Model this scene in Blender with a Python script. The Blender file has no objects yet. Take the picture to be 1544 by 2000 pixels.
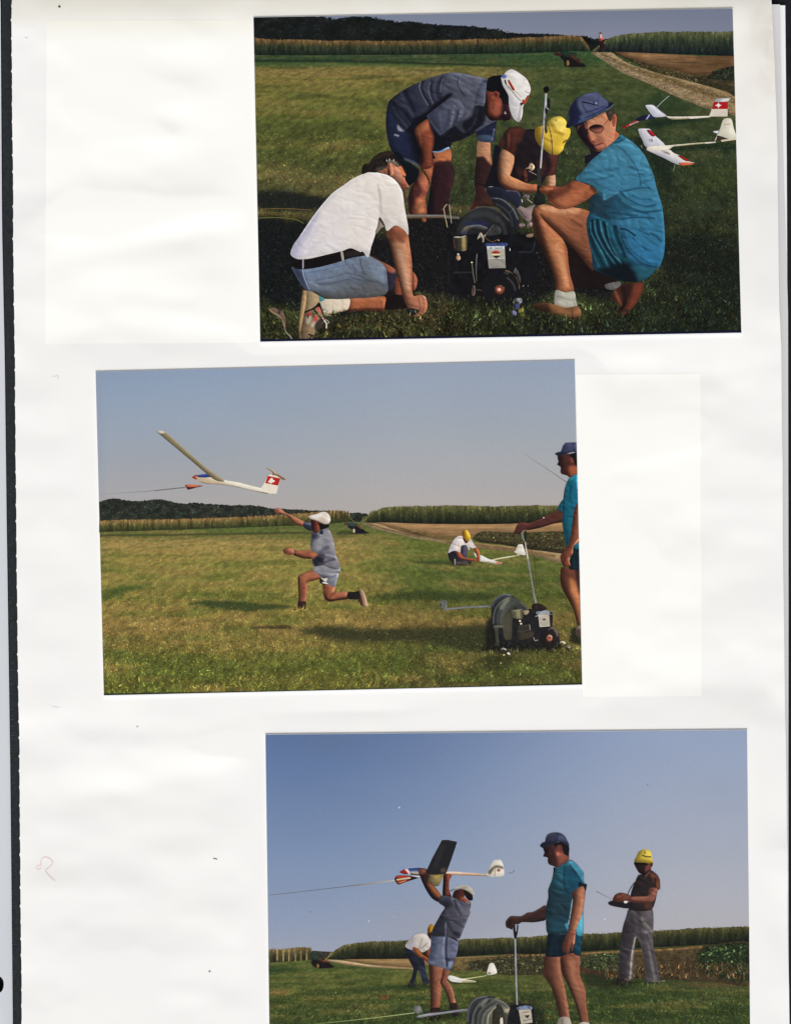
import bpy, math, random
import numpy as np
from mathutils import Vector
from mathutils.geometry import delaunay_2d_cdt

EXPOSURE = 0.25
KL = (1.073, 1.071, 1.082)

# ------------------------------------------------------------------ camera, sky, sun, exposure
U = 0.00016                       # one scanned dot of the album page in metres (page about 24.7 cm wide)
scene = bpy.context.scene
COL = scene.collection
cam_data = bpy.data.cameras.new('camera')
cam = bpy.data.objects.new('camera', cam_data)
COL.objects.link(cam)
CAM_H = 0.6
cam.location = (0, 0, CAM_H)
cam_data.lens = 36.0 * CAM_H / (2000 * U)
cam_data.sensor_width = 36.0
cam_data.clip_start = 0.01
cam_data.clip_end = 100
scene.camera = cam

SUN_EL, SUN_AZ = 52.0, 188.0      # light falls from the foot of the page, slightly from the left
world = bpy.data.worlds.new('World')
scene.world = world
world.use_nodes = True
wn = world.node_tree
wn.nodes.clear()
w_out = wn.nodes.new('ShaderNodeOutputWorld')
w_bg = wn.nodes.new('ShaderNodeBackground')
w_sky = wn.nodes.new('ShaderNodeTexSky')
w_hs = wn.nodes.new('ShaderNodeHueSaturation')
w_sky.sky_type = 'NISHITA'
w_sky.sun_disc = False
w_sky.sun_elevation = math.radians(SUN_EL)
w_sky.sun_rotation = math.radians(SUN_AZ)
w_sky.air_density = 1.0
w_sky.dust_density = 3.0
w_hs.inputs['Saturation'].default_value = 0.12      # soft overcast light
w_bg.inputs['Strength'].default_value = 0.10
wn.links.new(w_sky.outputs[0], w_hs.inputs['Color'])
wn.links.new(w_hs.outputs[0], w_bg.inputs['Color'])
wn.links.new(w_bg.outputs[0], w_out.inputs['Surface'])

sun_data = bpy.data.lights.new('sun', 'SUN')
sun_data.energy = 1.5
sun_data.angle = math.radians(14)
sun_data.color = (1.0, 0.985, 0.96)
sun = bpy.data.objects.new('sun', sun_data)
COL.objects.link(sun)
_e, _a = math.radians(SUN_EL), math.radians(SUN_AZ)
_d = Vector((math.sin(_a) * math.cos(_e), math.cos(_a) * math.cos(_e), math.sin(_e)))
sun.rotation_euler = _d.to_track_quat('Z', 'Y').to_euler()

scene.view_settings.view_transform = 'Standard'
scene.view_settings.look = 'None'
scene.view_settings.gamma = 1.0
scene.view_settings.use_curve_mapping = False
scene.view_settings.exposure = EXPOSURE
scene.render.engine = 'CYCLES'
scene.render.resolution_x = 790
scene.render.resolution_y = 1024
scene.cycles.max_bounces = 4

# ------------------------------------------------------------------ helpers
KLIGHT = np.array(KL)             # light arriving on the flat page, so inks reproduce their colours

def lin(c):
    c = np.clip(np.asarray(c, dtype=float) / 255.0, 0, 1)
    return np.where(c <= 0.04045, c / 12.92, ((c + 0.055) / 1.055) ** 2.4)

def ink(c):
    return np.clip(lin(c) / KLIGHT, 0.0, 0.93)

def sstep(a, b, x):
    t = np.clip((x - a) / (b - a + 1e-9), 0, 1)
    return t * t * (3 - 2 * t)

def _hash(ix, iy, seed):
    n = (ix.astype(np.int64) * 374761393 + iy.astype(np.int64) * 668265263 + seed * 1442695041) & 0x7fffffff
    n = (n ^ (n >> 13)) * 1274126177 & 0x7fffffff
    n = (n ^ (n >> 16)) & 0xffff
    return n / 65535.0

def vnoise(x, y, seed=0):
    ix, iy = np.floor(x), np.floor(y)
    fx, fy = x - ix, y - iy
    fx, fy = fx * fx * (3 - 2 * fx), fy * fy * (3 - 2 * fy)
    a, b = _hash(ix, iy, seed), _hash(ix + 1, iy, seed)
    c, d = _hash(ix, iy + 1, seed), _hash(ix + 1, iy + 1, seed)
    return (a * (1 - fx) + b * fx) * (1 - fy) + (c * (1 - fx) + d * fx) * fy - 0.5

def fbm(x, y, seed=0, octv=3):
    r, a = 0, 1.0
    for k in range(octv):
        r = r + a * vnoise(x * 2 ** k, y * 2 ** k, seed + k * 17)
        a *= 0.55
    return r

def sdist(P, poly, closed=True):
    """distance of points P to a polygon outline, positive outside (unsigned when not closed)"""
    A = poly
    B = np.roll(poly, -1, axis=0)
    if not closed:
        A, B = poly[:-1], poly[1:]
    best = np.full(len(P), 1e18)
    ins = np.zeros(len(P), bool)
    for (ax, ay), (bx, by) in zip(A, B):
        dx, dy = bx - ax, by - ay
        l2 = dx * dx + dy * dy + 1e-12
        t = np.clip(((P[:, 0] - ax) * dx + (P[:, 1] - ay) * dy) / l2, 0, 1)
        ex, ey = P[:, 0] - ax - t * dx, P[:, 1] - ay - t * dy
        best = np.minimum(best, ex * ex + ey * ey)
        if closed and ay != by:
            c = (P[:, 1] < ay) != (P[:, 1] < by)
            ins ^= c & (P[:, 0] < ax + (P[:, 1] - ay) / dy * dx)
    d = np.sqrt(best)
    return np.where(ins, -d, d) if closed else d

SC = 500.0 / 1544.0
FR = dict(o=(0, 0, 1.0), a=(480, 0, SC), b=(960, 0, SC), c=(480, 340, SC), d=(960, 340, SC),
          e=(180, 700, SC), f=(660, 700, SC), g=(180, 1030, SC), h=(660, 1030, SC),
          i=(500, 1420, SC), j=(980, 1420, SC), k=(500, 1650, SC), l=(980, 1650, SC),
          A1=(690, 280, 160 / 1544), A2=(930, 120, 120 / 1544), A3=(1090, 170, 130 / 1544),
          A4=(950, 220, 180 / 1544), A5=(860, 350, 200 / 1544), A6=(860, 450, 200 / 1544),
          A7=(780, 270, 180 / 1544), A8=(515, 540, 200 / 1544), B1=(1210, 170, 230 / 1544),
          B2=(530, 980, 200 / 1544), B3=(930, 1140, 210 / 1544), B4=(860, 1020, 200 / 1544),
          B5=(1000, 850, 0.2), C1=(760, 1630, 200 / 1544), C2=(780, 1780, 200 / 1544),
          C3=(980, 1610, 200 / 1544), Z1=(740, 130, 240 / 1544), Z2=(1150, 260, 0.15))

def PT(fr, s):
    """outline text 'x,y x,y ...' in one of the local frames -> page dots"""
    if '|' in s:
        fr, s = s.split('|')
    ox, oy, k = FR[fr]
    v = np.array([[float(q) for q in p.split(',')] for p in s.split()])
    return v * k + np.array([ox, oy])

def smooth(p, closed=True, n=4, ten=0.42):
    if len(p) < 3:
        return p
    out = []
    m = len(p)
    rng = range(m) if closed else range(m - 1)
    for i in rng:
        if closed:
            p0, p1, p2, p3 = p[i - 1], p[i], p[(i + 1) % m], p[(i + 2) % m]
        else:
            p0, p1, p2, p3 = p[max(i - 1, 0)], p[i], p[i + 1], p[min(i + 2, m - 1)]
        m1, m2 = (p2 - p0) * ten, (p3 - p1) * ten
        for k in range(n):
            t = k / n
            out.append((2 * t ** 3 - 3 * t * t + 1) * p1 + (t ** 3 - 2 * t * t + t) * m1 + (3 * t * t - 2 * t ** 3) * p2 + (t ** 3 - t * t) * m2)
    if not closed:
        out.append(p[-1])
    return np.array(out)

def clip_poly(p, quad):
    """keep what lies on the print"""
    out = [tuple(q) for q in p]
    area = sum(quad[i][0] * quad[(i + 1) % 4][1] - quad[(i + 1) % 4][0] * quad[i][1] for i in range(4))
    sg = 1 if area > 0 else -1
    for i in range(4):
        a, b = quad[i], quad[(i + 1) % 4]
        f = lambda q: sg * ((b[0] - a[0]) * (q[1] - a[1]) - (b[1] - a[1]) * (q[0] - a[0]))
        new = []
        for j in range(len(out)):
            q, r = out[j], out[(j + 1) % len(out)]
            fq, fr_ = f(q), f(r)
            if fq >= 0:
                new.append(q)
            if (fq >= 0) != (fr_ >= 0):
                t = fq / (fq - fr_)
                new.append((q[0] + t * (r[0] - q[0]), q[1] + t * (r[1] - q[1])))
        out = new
        if len(out) < 3:
            return None
    return np.array(out)

# paint operations, all coordinates in the outline's own frame; blurs and widths in page dots
def G(x0, y0, c0, x1, y1, c1): return ('G', (x0, y0), c0, (x1, y1), c1)
def B(s, c, blur=3, al=1.0): return ('B', s, c, blur, al)
def L(s, c, w=1.5, blur=1.0, al=1.0): return ('L', s, c, w, blur, al)
def R(dx, dy, blur, c, al=1.0): return ('R', dx, dy, blur, c, al)
def N(am, sx=6, sy=6): return ('N', am, sx, sy)

class Print:
    def __init__(self, name, quad, label, cat, seed):
        self.quad = np.array(quad, float)
        self.cx, self.cy = self.quad.mean(axis=0)
        self.boxes = []
        self.seed = seed
        self.parts = []
        self.name, self.label, self.cat = name, label, cat
    def step(self, P, span=0.0):
        """height of a new film of ink: just above every earlier film it overlaps"""
        lo, hi = P.min(0), P.max(0)
        z = max([b[4] for b in self.boxes if b[0] < hi[0] and b[2] > lo[0] and b[1] < hi[1] and b[3] > lo[1]] or [0.0]) + 1.6e-6
        self.boxes.append((lo[0], lo[1], hi[0], hi[1], z + span))
        return z

class Part:
    def __init__(self, pr, name, parent=None, label=None, stuff=False):
        self.pr, self.name, self.parent, self.label, self.stuff = pr, name, parent, label, stuff
        self.V, self.C, self.F, self.n = [], [], [], 0
        self.mul = parent.mul if parent else 1.0
        top_name = parent.name if parent else name
        self.wr = 0.0
        if top_name == 'person':
            self.wr = next((v for k, v in (('white_t_shirt', .05), ('white_shirt', .10), ('denim', .14), ('shirt', .22), ('shorts', .20), ('trousers', .26), ('hat', .08), ('cap', .05), ('person', .09)) if k in name), 0.05)
        elif top_name == 'winch':
            self.wr = 0.06
        pr.parts.append(self)
    def add(self, P, C, F, z=None):
        P = np.asarray(P, float)
        z = self.pr.step(P) if z is None else z
        v = np.column_stack([(P[:, 0] - self.pr.cx) * U, (self.pr.cy - P[:, 1]) * U, np.broadcast_to(z, (len(P),))])
        self.V.append(v)
        self.C.append(np.asarray(C, float))
        self.F.append(np.asarray(F, np.int64) + self.n)
        self.n += len(P)
    def poly(self, fr, s, col, *ops, h=1.6, sharp=False, sh=None, noise=0.05, seed=0):
        if sh is None:
            lum = sum(col) / 3
            sh = 0.0 if sharp or lum < 30 else 0.42 if (col[0] - col[2] > 50 and col[0] > 95) else 0.12 if lum > 190 else 0.24
        p = PT(fr, s) if isinstance(s, str) else s
        if not sharp:
            p = smooth(p)
        p = clip_poly(p, self.pr.quad)
        if p is None:
            return self
        # resample long edges
        q = []
        for i in range(len(p)):
            a, b = p[i], p[(i + 1) % len(p)]
            n = max(1, int(np.hypot(*(b - a)) / (h * 1.6)))
            for k in range(n):
                q.append(a + (b - a) * k / n)
        q = np.array(q)
        keep = np.hypot(*(q - np.roll(q, 1, axis=0)).T) > 1e-4
        q = q[keep]
        lo, hi = q.min(0), q.max(0)
        gx, gy = np.meshgrid(np.arange(lo[0] + h / 2, hi[0], h), np.arange(lo[1] + h / 2, hi[1], h))
        gp = np.column_stack([gx.ravel(), gy.ravel()])
        if len(gp):
            gp = gp[sdist(gp, q) < -0.55 * h]
        allp = np.vstack([q, gp]) if len(gp) else q
        r = delaunay_2d_cdt([Vector(v) for v in allp], [], [list(range(len(q)))], 1, 1e-5)
        P = np.array([(v.x, v.y) for v in r[0]])
        F = [f for f in r[2] if len(f) == 3]
        if not F:
            return self
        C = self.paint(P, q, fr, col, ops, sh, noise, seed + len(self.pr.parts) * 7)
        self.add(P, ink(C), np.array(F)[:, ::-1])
        return self
    def paint(self, P, q, fr, col, ops, sh, noise, seed):
        C = np.tile(np.array(col, float), (len(P), 1))
        ox, oy, k = FR[fr]
        T = lambda xy: np.array([xy[0] * k + ox, xy[1] * k + oy])
        for o in ops:
            if o[0] == 'G':
                a, b = T(o[1]), T(o[3])
                d = b - a
                t = np.clip(((P - a) @ d) / (d @ d), 0, 1)[:, None]
                C = np.array(o[2], float) * (1 - t) + np.array(o[4], float) * t
            elif o[0] == 'B':
                s_ = smooth(PT(fr, o[1]))
                m = (1 - sstep(-o[3], o[3], sdist(P, s_))) * o[4]
                C = C * (1 - m[:, None]) + np.array(o[2], float) * m[:, None]
            elif o[0] == 'L':
                s_ = smooth(PT(fr, o[1]), closed=False)
                m = (1 - sstep(o[3] * 0.5, o[3] * 0.5 + o[4], sdist(P, s_, False))) * o[5]
                C = C * (1 - m[:, None]) + np.array(o[2], float) * m[:, None]
            elif o[0] == 'R':
                m = sstep(-o[3], o[3], sdist(P + np.array([o[1], o[2]]), q)) * o[5]
                C = C * (1 - m[:, None]) + np.array(o[4], float) * m[:, None]
            elif o[0] == 'N':
                C = C * (1 + o[1] * fbm(P[:, 0] / o[2], P[:, 1] / o[3], seed))[:, None]
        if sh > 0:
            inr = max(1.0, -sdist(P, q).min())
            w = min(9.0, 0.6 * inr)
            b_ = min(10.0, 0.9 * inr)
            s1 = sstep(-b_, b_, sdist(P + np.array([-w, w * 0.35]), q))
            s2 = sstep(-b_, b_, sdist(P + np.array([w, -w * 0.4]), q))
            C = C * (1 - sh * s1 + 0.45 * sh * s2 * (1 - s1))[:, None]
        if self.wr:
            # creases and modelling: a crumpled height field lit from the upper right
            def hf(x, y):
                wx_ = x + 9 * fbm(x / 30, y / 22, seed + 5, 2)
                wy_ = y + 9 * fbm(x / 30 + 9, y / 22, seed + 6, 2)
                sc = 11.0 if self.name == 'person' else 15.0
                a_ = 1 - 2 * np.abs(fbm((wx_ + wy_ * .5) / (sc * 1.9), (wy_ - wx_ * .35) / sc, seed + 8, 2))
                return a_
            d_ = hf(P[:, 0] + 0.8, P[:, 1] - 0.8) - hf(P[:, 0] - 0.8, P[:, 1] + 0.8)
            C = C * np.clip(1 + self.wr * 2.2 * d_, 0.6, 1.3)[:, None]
        C = C * self.mul
        if self.wr and (self.name == 'person' or self.parent is not None and self.parent.name == 'person'):
            C = 255 * (np.clip(C, 0, 255) / 255) ** 1.07
            if self.name == 'person':
                C = C * np.array([0.985, 1.02, 1.08])
        if noise:
            C = C * (1 + noise * fbm(P[:, 0] / 4.0, P[:, 1] / 4.0, seed, 3) + noise * 1.3 * fbm(P[:, 0] / 16.0, P[:, 1] / 16.0, seed + 3, 2))[:, None]
        return C
    def line(self, fr, s, col, w=1.5, col2=None, w2=None, sharp=False):
        """a thin ribbon"""
        p = PT(fr, s)
        if not sharp:
            p = smooth(p, closed=False, n=5)
        t = np.gradient(p, axis=0)
        t /= np.hypot(t[:, 0], t[:, 1])[:, None] + 1e-9
        nrm = np.column_stack([-t[:, 1], t[:, 0]])
        f = np.linspace(0, 1, len(p))[:, None]
        ww = w * (1 - f) + (w if w2 is None else w2) * f
        P = np.vstack([p + nrm * ww / 2, p - nrm * ww / 2])
        c = np.array(col, float) * (1 - f) + np.array(col if col2 is None else col2, float) * f
        n = len(p)
        F = [(i, i + 1, n + i) for i in range(n - 1)] + [(i + 1, n + i + 1, n + i) for i in range(n - 1)]
        self.add(P, ink(np.vstack([c, c])), F)
        return self
    def dot(self, fr, x, y, r, col, ry=None, *ops):
        k = FR[fr][2]
        ry = r if ry is None else ry
        s = ' '.join('%.2f,%.2f' % (x + r * math.cos(a), y + ry * math.sin(a)) for a in np.linspace(0, 2 * math.pi, 12, endpoint=False))
        return self.poly(fr, s, col, *ops, h=max(0.8, min(2.0, r * k * 0.5)), noise=0.03)
    def grid(self, top, bot, colfn, h=2.5, x0=None, x1=None, hy=None):
        """a strip of the picture between two curves y(x), from edge to edge of the print"""
        q = self.pr.quad                                 # TL TR BR BL
        def ex(y, left):
            a, b = (q[0], q[3]) if left else (q[1], q[2])
            return a[0] + (b[0] - a[0]) * (y - a[1]) / (b[1] - a[1])
        W = q[1][0] - q[0][0]
        nx = int(W / h)
        nyv = None
        us = np.linspace(0, 1, nx + 1)
        xm = ex(self.pr.cy, True) + us * (ex(self.pr.cy, False) - ex(self.pr.cy, True))
        yt, yb = top(xm), bot(xm)
        ny = max(2, int(np.max(yb - yt) / (hy or h)))
        vs = np.linspace(0, 1, ny + 1)
        Y = yt[None, :] + (yb - yt)[None, :] * vs[:, None]
        XL, XR = ex(Y, True), ex(Y, False)
        X = XL + (XR - XL) * us[None, :]
        if x0 is not None:
            X = np.clip(X, x0, None)
        P = np.column_stack([X.ravel(), Y.ravel()])
        C = colfn(P[:, 0], P[:, 1])
        i = np.arange(ny)[:, None] * (nx + 1) + np.arange(nx)[None, :]
        i = i.ravel()
        F = np.vstack([np.column_stack([i, i + nx + 1, i + 1]), np.column_stack([i + 1, i + nx + 1, i + nx + 2])])
        self.add(P, ink(C), F)
        return self
    def tris(self, P3, C):
        """loose little triangles: P3 (n,3,2) page dots, C (n,3) colours"""
        q = self.pr.quad
        flat = P3.reshape(-1, 2)
        m = (sdist(flat, q) < -0.6).reshape(-1, 3).all(1)
        P3, C = P3[m], C[m]
        n = len(P3)
        span = 3e-5
        z = self.pr.step(P3.reshape(-1, 2), span) + np.random.default_rng(n).uniform(0, span, n)
        self.add(P3.reshape(-1, 2), ink(np.repeat(C, 3, axis=0)), np.arange(n * 3).reshape(-1, 3), np.repeat(z, 3))
        return self

MATS = {}
def print_material(name='photo_print_ink', grain=0.03):
    """glossy colour print: the picture is the ink colour of each patch, with a little film grain"""
    m = bpy.data.materials.new(name)
    m.use_nodes = True
    nt = m.node_tree
    bs = nt.nodes['Principled BSDF']
    at = nt.nodes.new('ShaderNodeAttribute')
    at.attribute_name = 'ink'
    tc = nt.nodes.new('ShaderNodeTexCoord')
    nz = nt.nodes.new('ShaderNodeTexNoise')
    nz.inputs['Scale'].default_value = 2600
    nz.inputs['Detail'].default_value = 2
    mr = nt.nodes.new('ShaderNodeMapRange')
    mr.inputs['From Min'].default_value = 0.3
    mr.inputs['From Max'].default_value = 0.7
    mr.inputs['To Min'].default_value = 1 - grain
    mr.inputs['To Max'].default_value = 1 + grain
    vm = nt.nodes.new('ShaderNodeVectorMath')
    vm.operation = 'SCALE'
    nt.links.new(tc.outputs['Object'], nz.inputs['Vector'])
    nt.links.new(nz.outputs['Fac'], mr.inputs['Value'])
    nt.links.new(at.outputs['Color'], vm.inputs[0])
    nt.links.new(mr.outputs[0], vm.inputs['Scale'])
    nt.links.new(vm.outputs[0], bs.inputs['Base Color'])
    bs.inputs['Roughness'].default_value = 0.6
    bs.inputs['Specular IOR Level'].default_value = 0.05
    return m

def paper_material(name, col, rough=0.75, mottled=0.02, scale=60):
    m = bpy.data.materials.new(name)
    m.use_nodes = True
    nt = m.node_tree
    bs = nt.nodes['Principled BSDF']
    tc = nt.nodes.new('ShaderNodeTexCoord')
    nz = nt.nodes.new('ShaderNodeTexNoise')
    nz.inputs['Scale'].default_value = scale
    nz.inputs['Detail'].default_value = 5
    rp = nt.nodes.new('ShaderNodeValToRGB')
    c = np.array(col)
    rp.color_ramp.elements[0].position = 0.3
    rp.color_ramp.elements[1].position = 0.7
    rp.color_ramp.elements[0].color = (*(c * (1 - mottled)), 1)
    rp.color_ramp.elements[1].color = (*np.clip(c * (1 + mottled), 0, 0.95), 1)
    nt.links.new(tc.outputs['Object'], nz.inputs['Vector'])
    nt.links.new(nz.outputs['Fac'], rp.inputs['Fac'])
    nt.links.new(rp.outputs[0], bs.inputs['Base Color'])
    bs.inputs['Roughness'].default_value = rough
    bs.inputs['Specular IOR Level'].default_value = 0.1
    return m

def raw_mesh(name, V, F, mat, parent=None, loc=(0, 0, 0), attr=None):
    me = bpy.data.meshes.new(name)
    V = np.asarray(V, np.float32)
    if isinstance(F, np.ndarray) and F.ndim == 2:
        k = F.shape[1]
        me.vertices.add(len(V))
        me.vertices.foreach_set('co', V.ravel())
        me.loops.add(F.size)
        me.loops.foreach_set('vertex_index', F.astype(np.int32).ravel())
        me.polygons.add(len(F))
        me.polygons.foreach_set('loop_start', np.arange(0, F.size, k, dtype=np.int32))
        me.polygons.foreach_set('loop_total', np.full(len(F), k, np.int32))
        me.update(calc_edges=True)
    else:
        me.from_pydata([tuple(v) for v in V], [], [tuple(f) for f in F])
    if attr is not None:
        a = me.attributes.new('ink', 'FLOAT_COLOR', 'POINT')
        a.data.foreach_set('color', np.column_stack([attr, np.ones(len(attr))]).astype(np.float32).ravel())
    me.materials.append(mat)
    o = bpy.data.objects.new(name, me)
    COL.objects.link(o)
    o.parent = parent
    o.location = loc
    return o

THICK = 0.0006
def finish(pr, base_z, mat_ink, mat_paper):
    q = pr.quad.copy()
    e = q + np.array([[-0.6, -0.3], [0.6, -0.3], [0.9, 3.2], [-0.4, 3.2]])     # white paper shows at the foot
    xy = np.column_stack([(e[:, 0] - pr.cx) * U, (pr.cy - e[:, 1]) * U])
    V = [(x, y, 0) for x, y in xy] + [(x, y, THICK) for x, y in xy]
    F = [(4, 7, 6, 5), (0, 1, 2, 3), (0, 4, 5, 1), (1, 5, 6, 2), (2, 6, 7, 3), (3, 7, 4, 0)]
    root = raw_mesh(pr.name, V, F, mat_paper, None, ((pr.cx - 772) * U, (1000 - pr.cy) * U, base_z))
    root['label'] = pr.label
    root['category'] = pr.cat
    root['group'] = 'photo prints mounted on the album page'
    made = {}
    for p in pr.parts:
        if not p.V:
            continue
        V = np.vstack(p.V)
        V[:, 2] += THICK + 2e-6
        o = raw_mesh(p.name, V, np.vstack(p.F), mat_ink, made[p.parent] if p.parent else root, attr=np.vstack(p.C))
        if p.label:
            o['label'] = p.label
        if p.stuff:
            o['kind'] = 'stuff'
        made[p] = o
    return root

def blades(part, x0, x1, y0, y1, n, colfn, s0, s1, seed, lean=0.5, contrast=0.35, inside=None, power=1.0, flat=0.0):
    """n small grass strokes between y0 and y1, growing from size s0 to s1 towards the viewer"""
    rg = np.random.default_rng(seed)
    x = rg.uniform(x0, x1, n)
    t = rg.uniform(0, 1, n) ** power
    y = y0 + (y1 - y0) * t
    if inside is not None:
        m = inside(x, y)
        x, y, t = x[m], y[m], t[m]
        n = len(x)
    s = (s0 + (s1 - s0) * t) * rg.uniform(0.6, 1.5, n)
    a = rg.normal(0, lean, n)
    wv = s * rg.uniform(0.07, 0.15, n) + 0.32
    fl = rg.uniform(0, 1, n) < flat
    a = np.where(fl, rg.uniform(-1.5, 1.5, n), a)
    tipx, tipy = x + np.sin(a) * s, y - np.cos(a) * s
    px, py = np.cos(a) * wv, np.sin(a) * wv
    P3 = np.stack([np.column_stack([x - px, y - py]), np.column_stack([x + px, y + py]), np.column_stack([tipx, tipy])], axis=1)
    c = colfn(x, y)
    br = np.exp(rg.normal(0, contrast, n))
    tint = rg.normal(0, 0.06, n)
    c = c * br[:, None] * np.column_stack([1 + tint, np.ones(n), 1 - 1.3 * tint])
    part.tris(P3, np.clip(c, 4, 235))
    return part

def leaves(part, pts_xy, size, col, seed, contrast=0.3, squash=0.8):
    """small leaf lobes"""
    rg = np.random.default_rng(seed)
    n = len(pts_xy)
    a = rg.uniform(0, 6.28, n)
    s = size * rg.uniform(0.5, 1.4, n)
    P3 = np.stack([pts_xy + np.column_stack([np.cos(a + k) * s, np.sin(a + k) * s * squash]) for k in (0, 2.0, 4.1)], axis=1)
    c = col * np.exp(rg.normal(0, contrast, n))[:, None]
    part.tris(P3, np.clip(c, 4, 235))
    return part

def scatter(poly, n, seed):
    rg = np.random.default_rng(seed)
    lo, hi = poly.min(0), poly.max(0)
    p = rg.uniform(lo, hi, (n * 3, 2))
    p = p[sdist(p, poly) < 0][:n]
    return p

def curve(fr, s):
    p = PT(fr, s)
    return lambda x: np.interp(x, p[:, 0], p[:, 1])

def curve2(*segs):
    p = np.vstack([PT(f, s) for f, s in segs])
    p = p[np.argsort(p[:, 0])]
    return lambda x: np.interp(x, p[:, 0], p[:, 1])

def stops(v, tab):
    ys = np.array([t[0] for t in tab], float)
    cs = np.array([t[1] for t in tab], float)
    return np.column_stack([np.interp(v, ys, cs[:, k]) for k in range(3)])

def over(C, m, col):
    return C * (1 - m[:, None]) + np.array(col, float) * m[:, None]

def blob(x, y, s, fr, blur):
    x, y = x + 1.1 * blur * fbm(x / 16, y / 9, 91, 3), y + 0.7 * blur * fbm(x / 16, y / 9, 92, 3)
    return 1 - sstep(-blur, blur, sdist(np.column_stack([x, y]), smooth(PT(fr, s))))

# ------------------------------------------------------------------ the prints (corners in page dots: TL TR BR BL)
P1 = Print('photo_print', [(495.2, 35), (1429, 17.8), (1445.8, 650), (508.6, 667.6)],
           'top colour photo print: four people crouching round a winch in a meadow', 'photo print', 11)
P2 = Print('photo_print', [(187.6, 726.5), (1121, 704), (1135.6, 1336.5), (203.8, 1357.5)],
           'middle colour photo print: person in grey lunging to throw a white glider', 'photo print', 22)
P3 = Print('photo_print', [(518.6, 1434.5), (1457, 1425.2), (1463.4, 2058), (527.2, 2070)],
           'bottom colour photo print: person lifting a glider with a dark wing overhead', 'photo print', 33)
PRINTS = [P1, P2, P3]

# ------------------------------------------------------------------ table and album
M_INK = print_material()
M_PAGE = print_material('album_page_paper', 0.006)
M_PAPER = paper_material('photo_paper', (0.86, 0.86, 0.87), 0.4, 0.005)
M_TABLE = paper_material('table_black', (0.012, 0.013, 0.016), 0.6, 0.3, 300)
M_BIND = paper_material('binding_cloth', (0.020, 0.023, 0.026), 0.65, 0.25, 900)
M_RIB = paper_material('binding_thread', (0.065, 0.07, 0.075), 0.7, 0.3, 900)

V = [(-3, -3, -0.006), (3, -3, -0.006), (3, 3, -0.006), (-3, 3, -0.006)]
table = raw_mesh('table', V, [(0, 1, 2, 3)], M_TABLE)
table['kind'] = 'structure'

def wx(px, py, z):
    return ((px - 772) * U, (1000 - py) * U, z)

def relief(x, y, calm=True):
    """height of the buckled page in metres"""
    P = np.column_stack([x, y])
    w = np.ones(len(x))
    for pr in PRINTS:
        w = np.minimum(w, sstep(2, 90, sdist(P, pr.quad)))
    r = 0.0014 * (fbm(x / 250 + 3.1, y / 120, 5, 2) - 0.30) + 0.00034 * fbm(x / 90, y / 60 + 1.7, 9, 2)
    # long creases in the empty half beside the top print and below the middle print
    for (x0, y0, x1, y1, wd, am) in ((150, 210, 330, 265, 22, .0007), (130, 415, 480, 400, 34, .0009), (200, 330, 470, 300, 40, -.0006),
                                     (120, 500, 470, 440, 30, -.0007), (240, 600, 480, 620, 26, .0005), (90, 1440, 500, 1470, 30, .0006),
                                     (150, 1560, 480, 1500, 40, -.0005), (1160, 900, 1340, 850, 30, .0005), (1150, 1180, 1340, 1120, 36, .0004)):
        d = sdist(P, np.array([[x0, y0], [x1, y1]], float), False)
        r = r + am * np.exp(-(d / wd) ** 2) * 0.9
    r = (np.minimum(r, 0.0) + 0.15 * np.maximum(r, 0)) * w
    top = np.clip((48 - y) / 48, 0, None)
    right = np.clip((x - 1425) / 110, 0, None) * sstep(900, 300, y)
    left = np.clip((62 - x) / 40, 0, None)
    return r - 0.0008 * top ** 2 - 0.0007 * right ** 2 - 0.0004 * left ** 2

def page_tint(x, y):
    """paper colour with yellowing at the head and thumb dirt in the top right corner"""
    C = np.tile(np.array([243.0, 242.0, 240.8]), (len(x), 1))
    m = sstep(70, 0, y) * 0.8
    C = over(C, m, (238, 233, 219))
    m = sstep(1390, 1480, x) * sstep(420, 60, y) * 0.9
    C = over(C, m, (236, 229, 216))
    m = sstep(1400, 1450, x) * sstep(720, 420, y) * 0.6
    C = over(C, m, (233, 231, 229))
    m = sstep(1440, 1510, x) * sstep(260, 20, y) * np.clip(0.35 + 1.4 * fbm(x / 14, y / 20, 77, 3), 0, 1) * 0.6
    C = over(C, m, (214, 206, 188))
    m = np.clip(1.6 * fbm(x / 120, y / 90, 41, 3), 0, 1) * 0.5
    C = over(C, m, (250, 247, 243))
    return C

def sheet(name, left, right, top, bot, zfn, colfn, parent, h=7.0, mat=None, label=None):
    """a page: left(y), right(y) curves between rows top and bot"""
    ny = max(2, int((bot - top) / h))
    ys = np.linspace(top, bot, ny + 1)
    nx = max(2, int(np.max(right(ys) - left(ys)) / h))
    us = np.linspace(0, 1, nx + 1)
    X = left(ys)[:, None] + (right(ys) - left(ys))[:, None] * us[None, :]
    Y = np.repeat(ys[:, None], nx + 1, axis=1)
    x, y = X.ravel(), Y.ravel()
    z = zfn(x, y)
    V = np.column_stack([(x - 772) * U, (1000 - y) * U, z])
    i = (np.arange(ny)[:, None] * (nx + 1) + np.arange(nx)[None, :]).ravel()
    F = np.column_stack([i, i + nx + 1, i + nx + 2, i + 1])
    o = raw_mesh(name, V, F, mat or M_PAGE, parent, attr=ink(colfn(x, y)))
    for p in o.data.polygons:
        p.use_smooth = True
    if label:
        o['label'] = label
    return o

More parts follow.
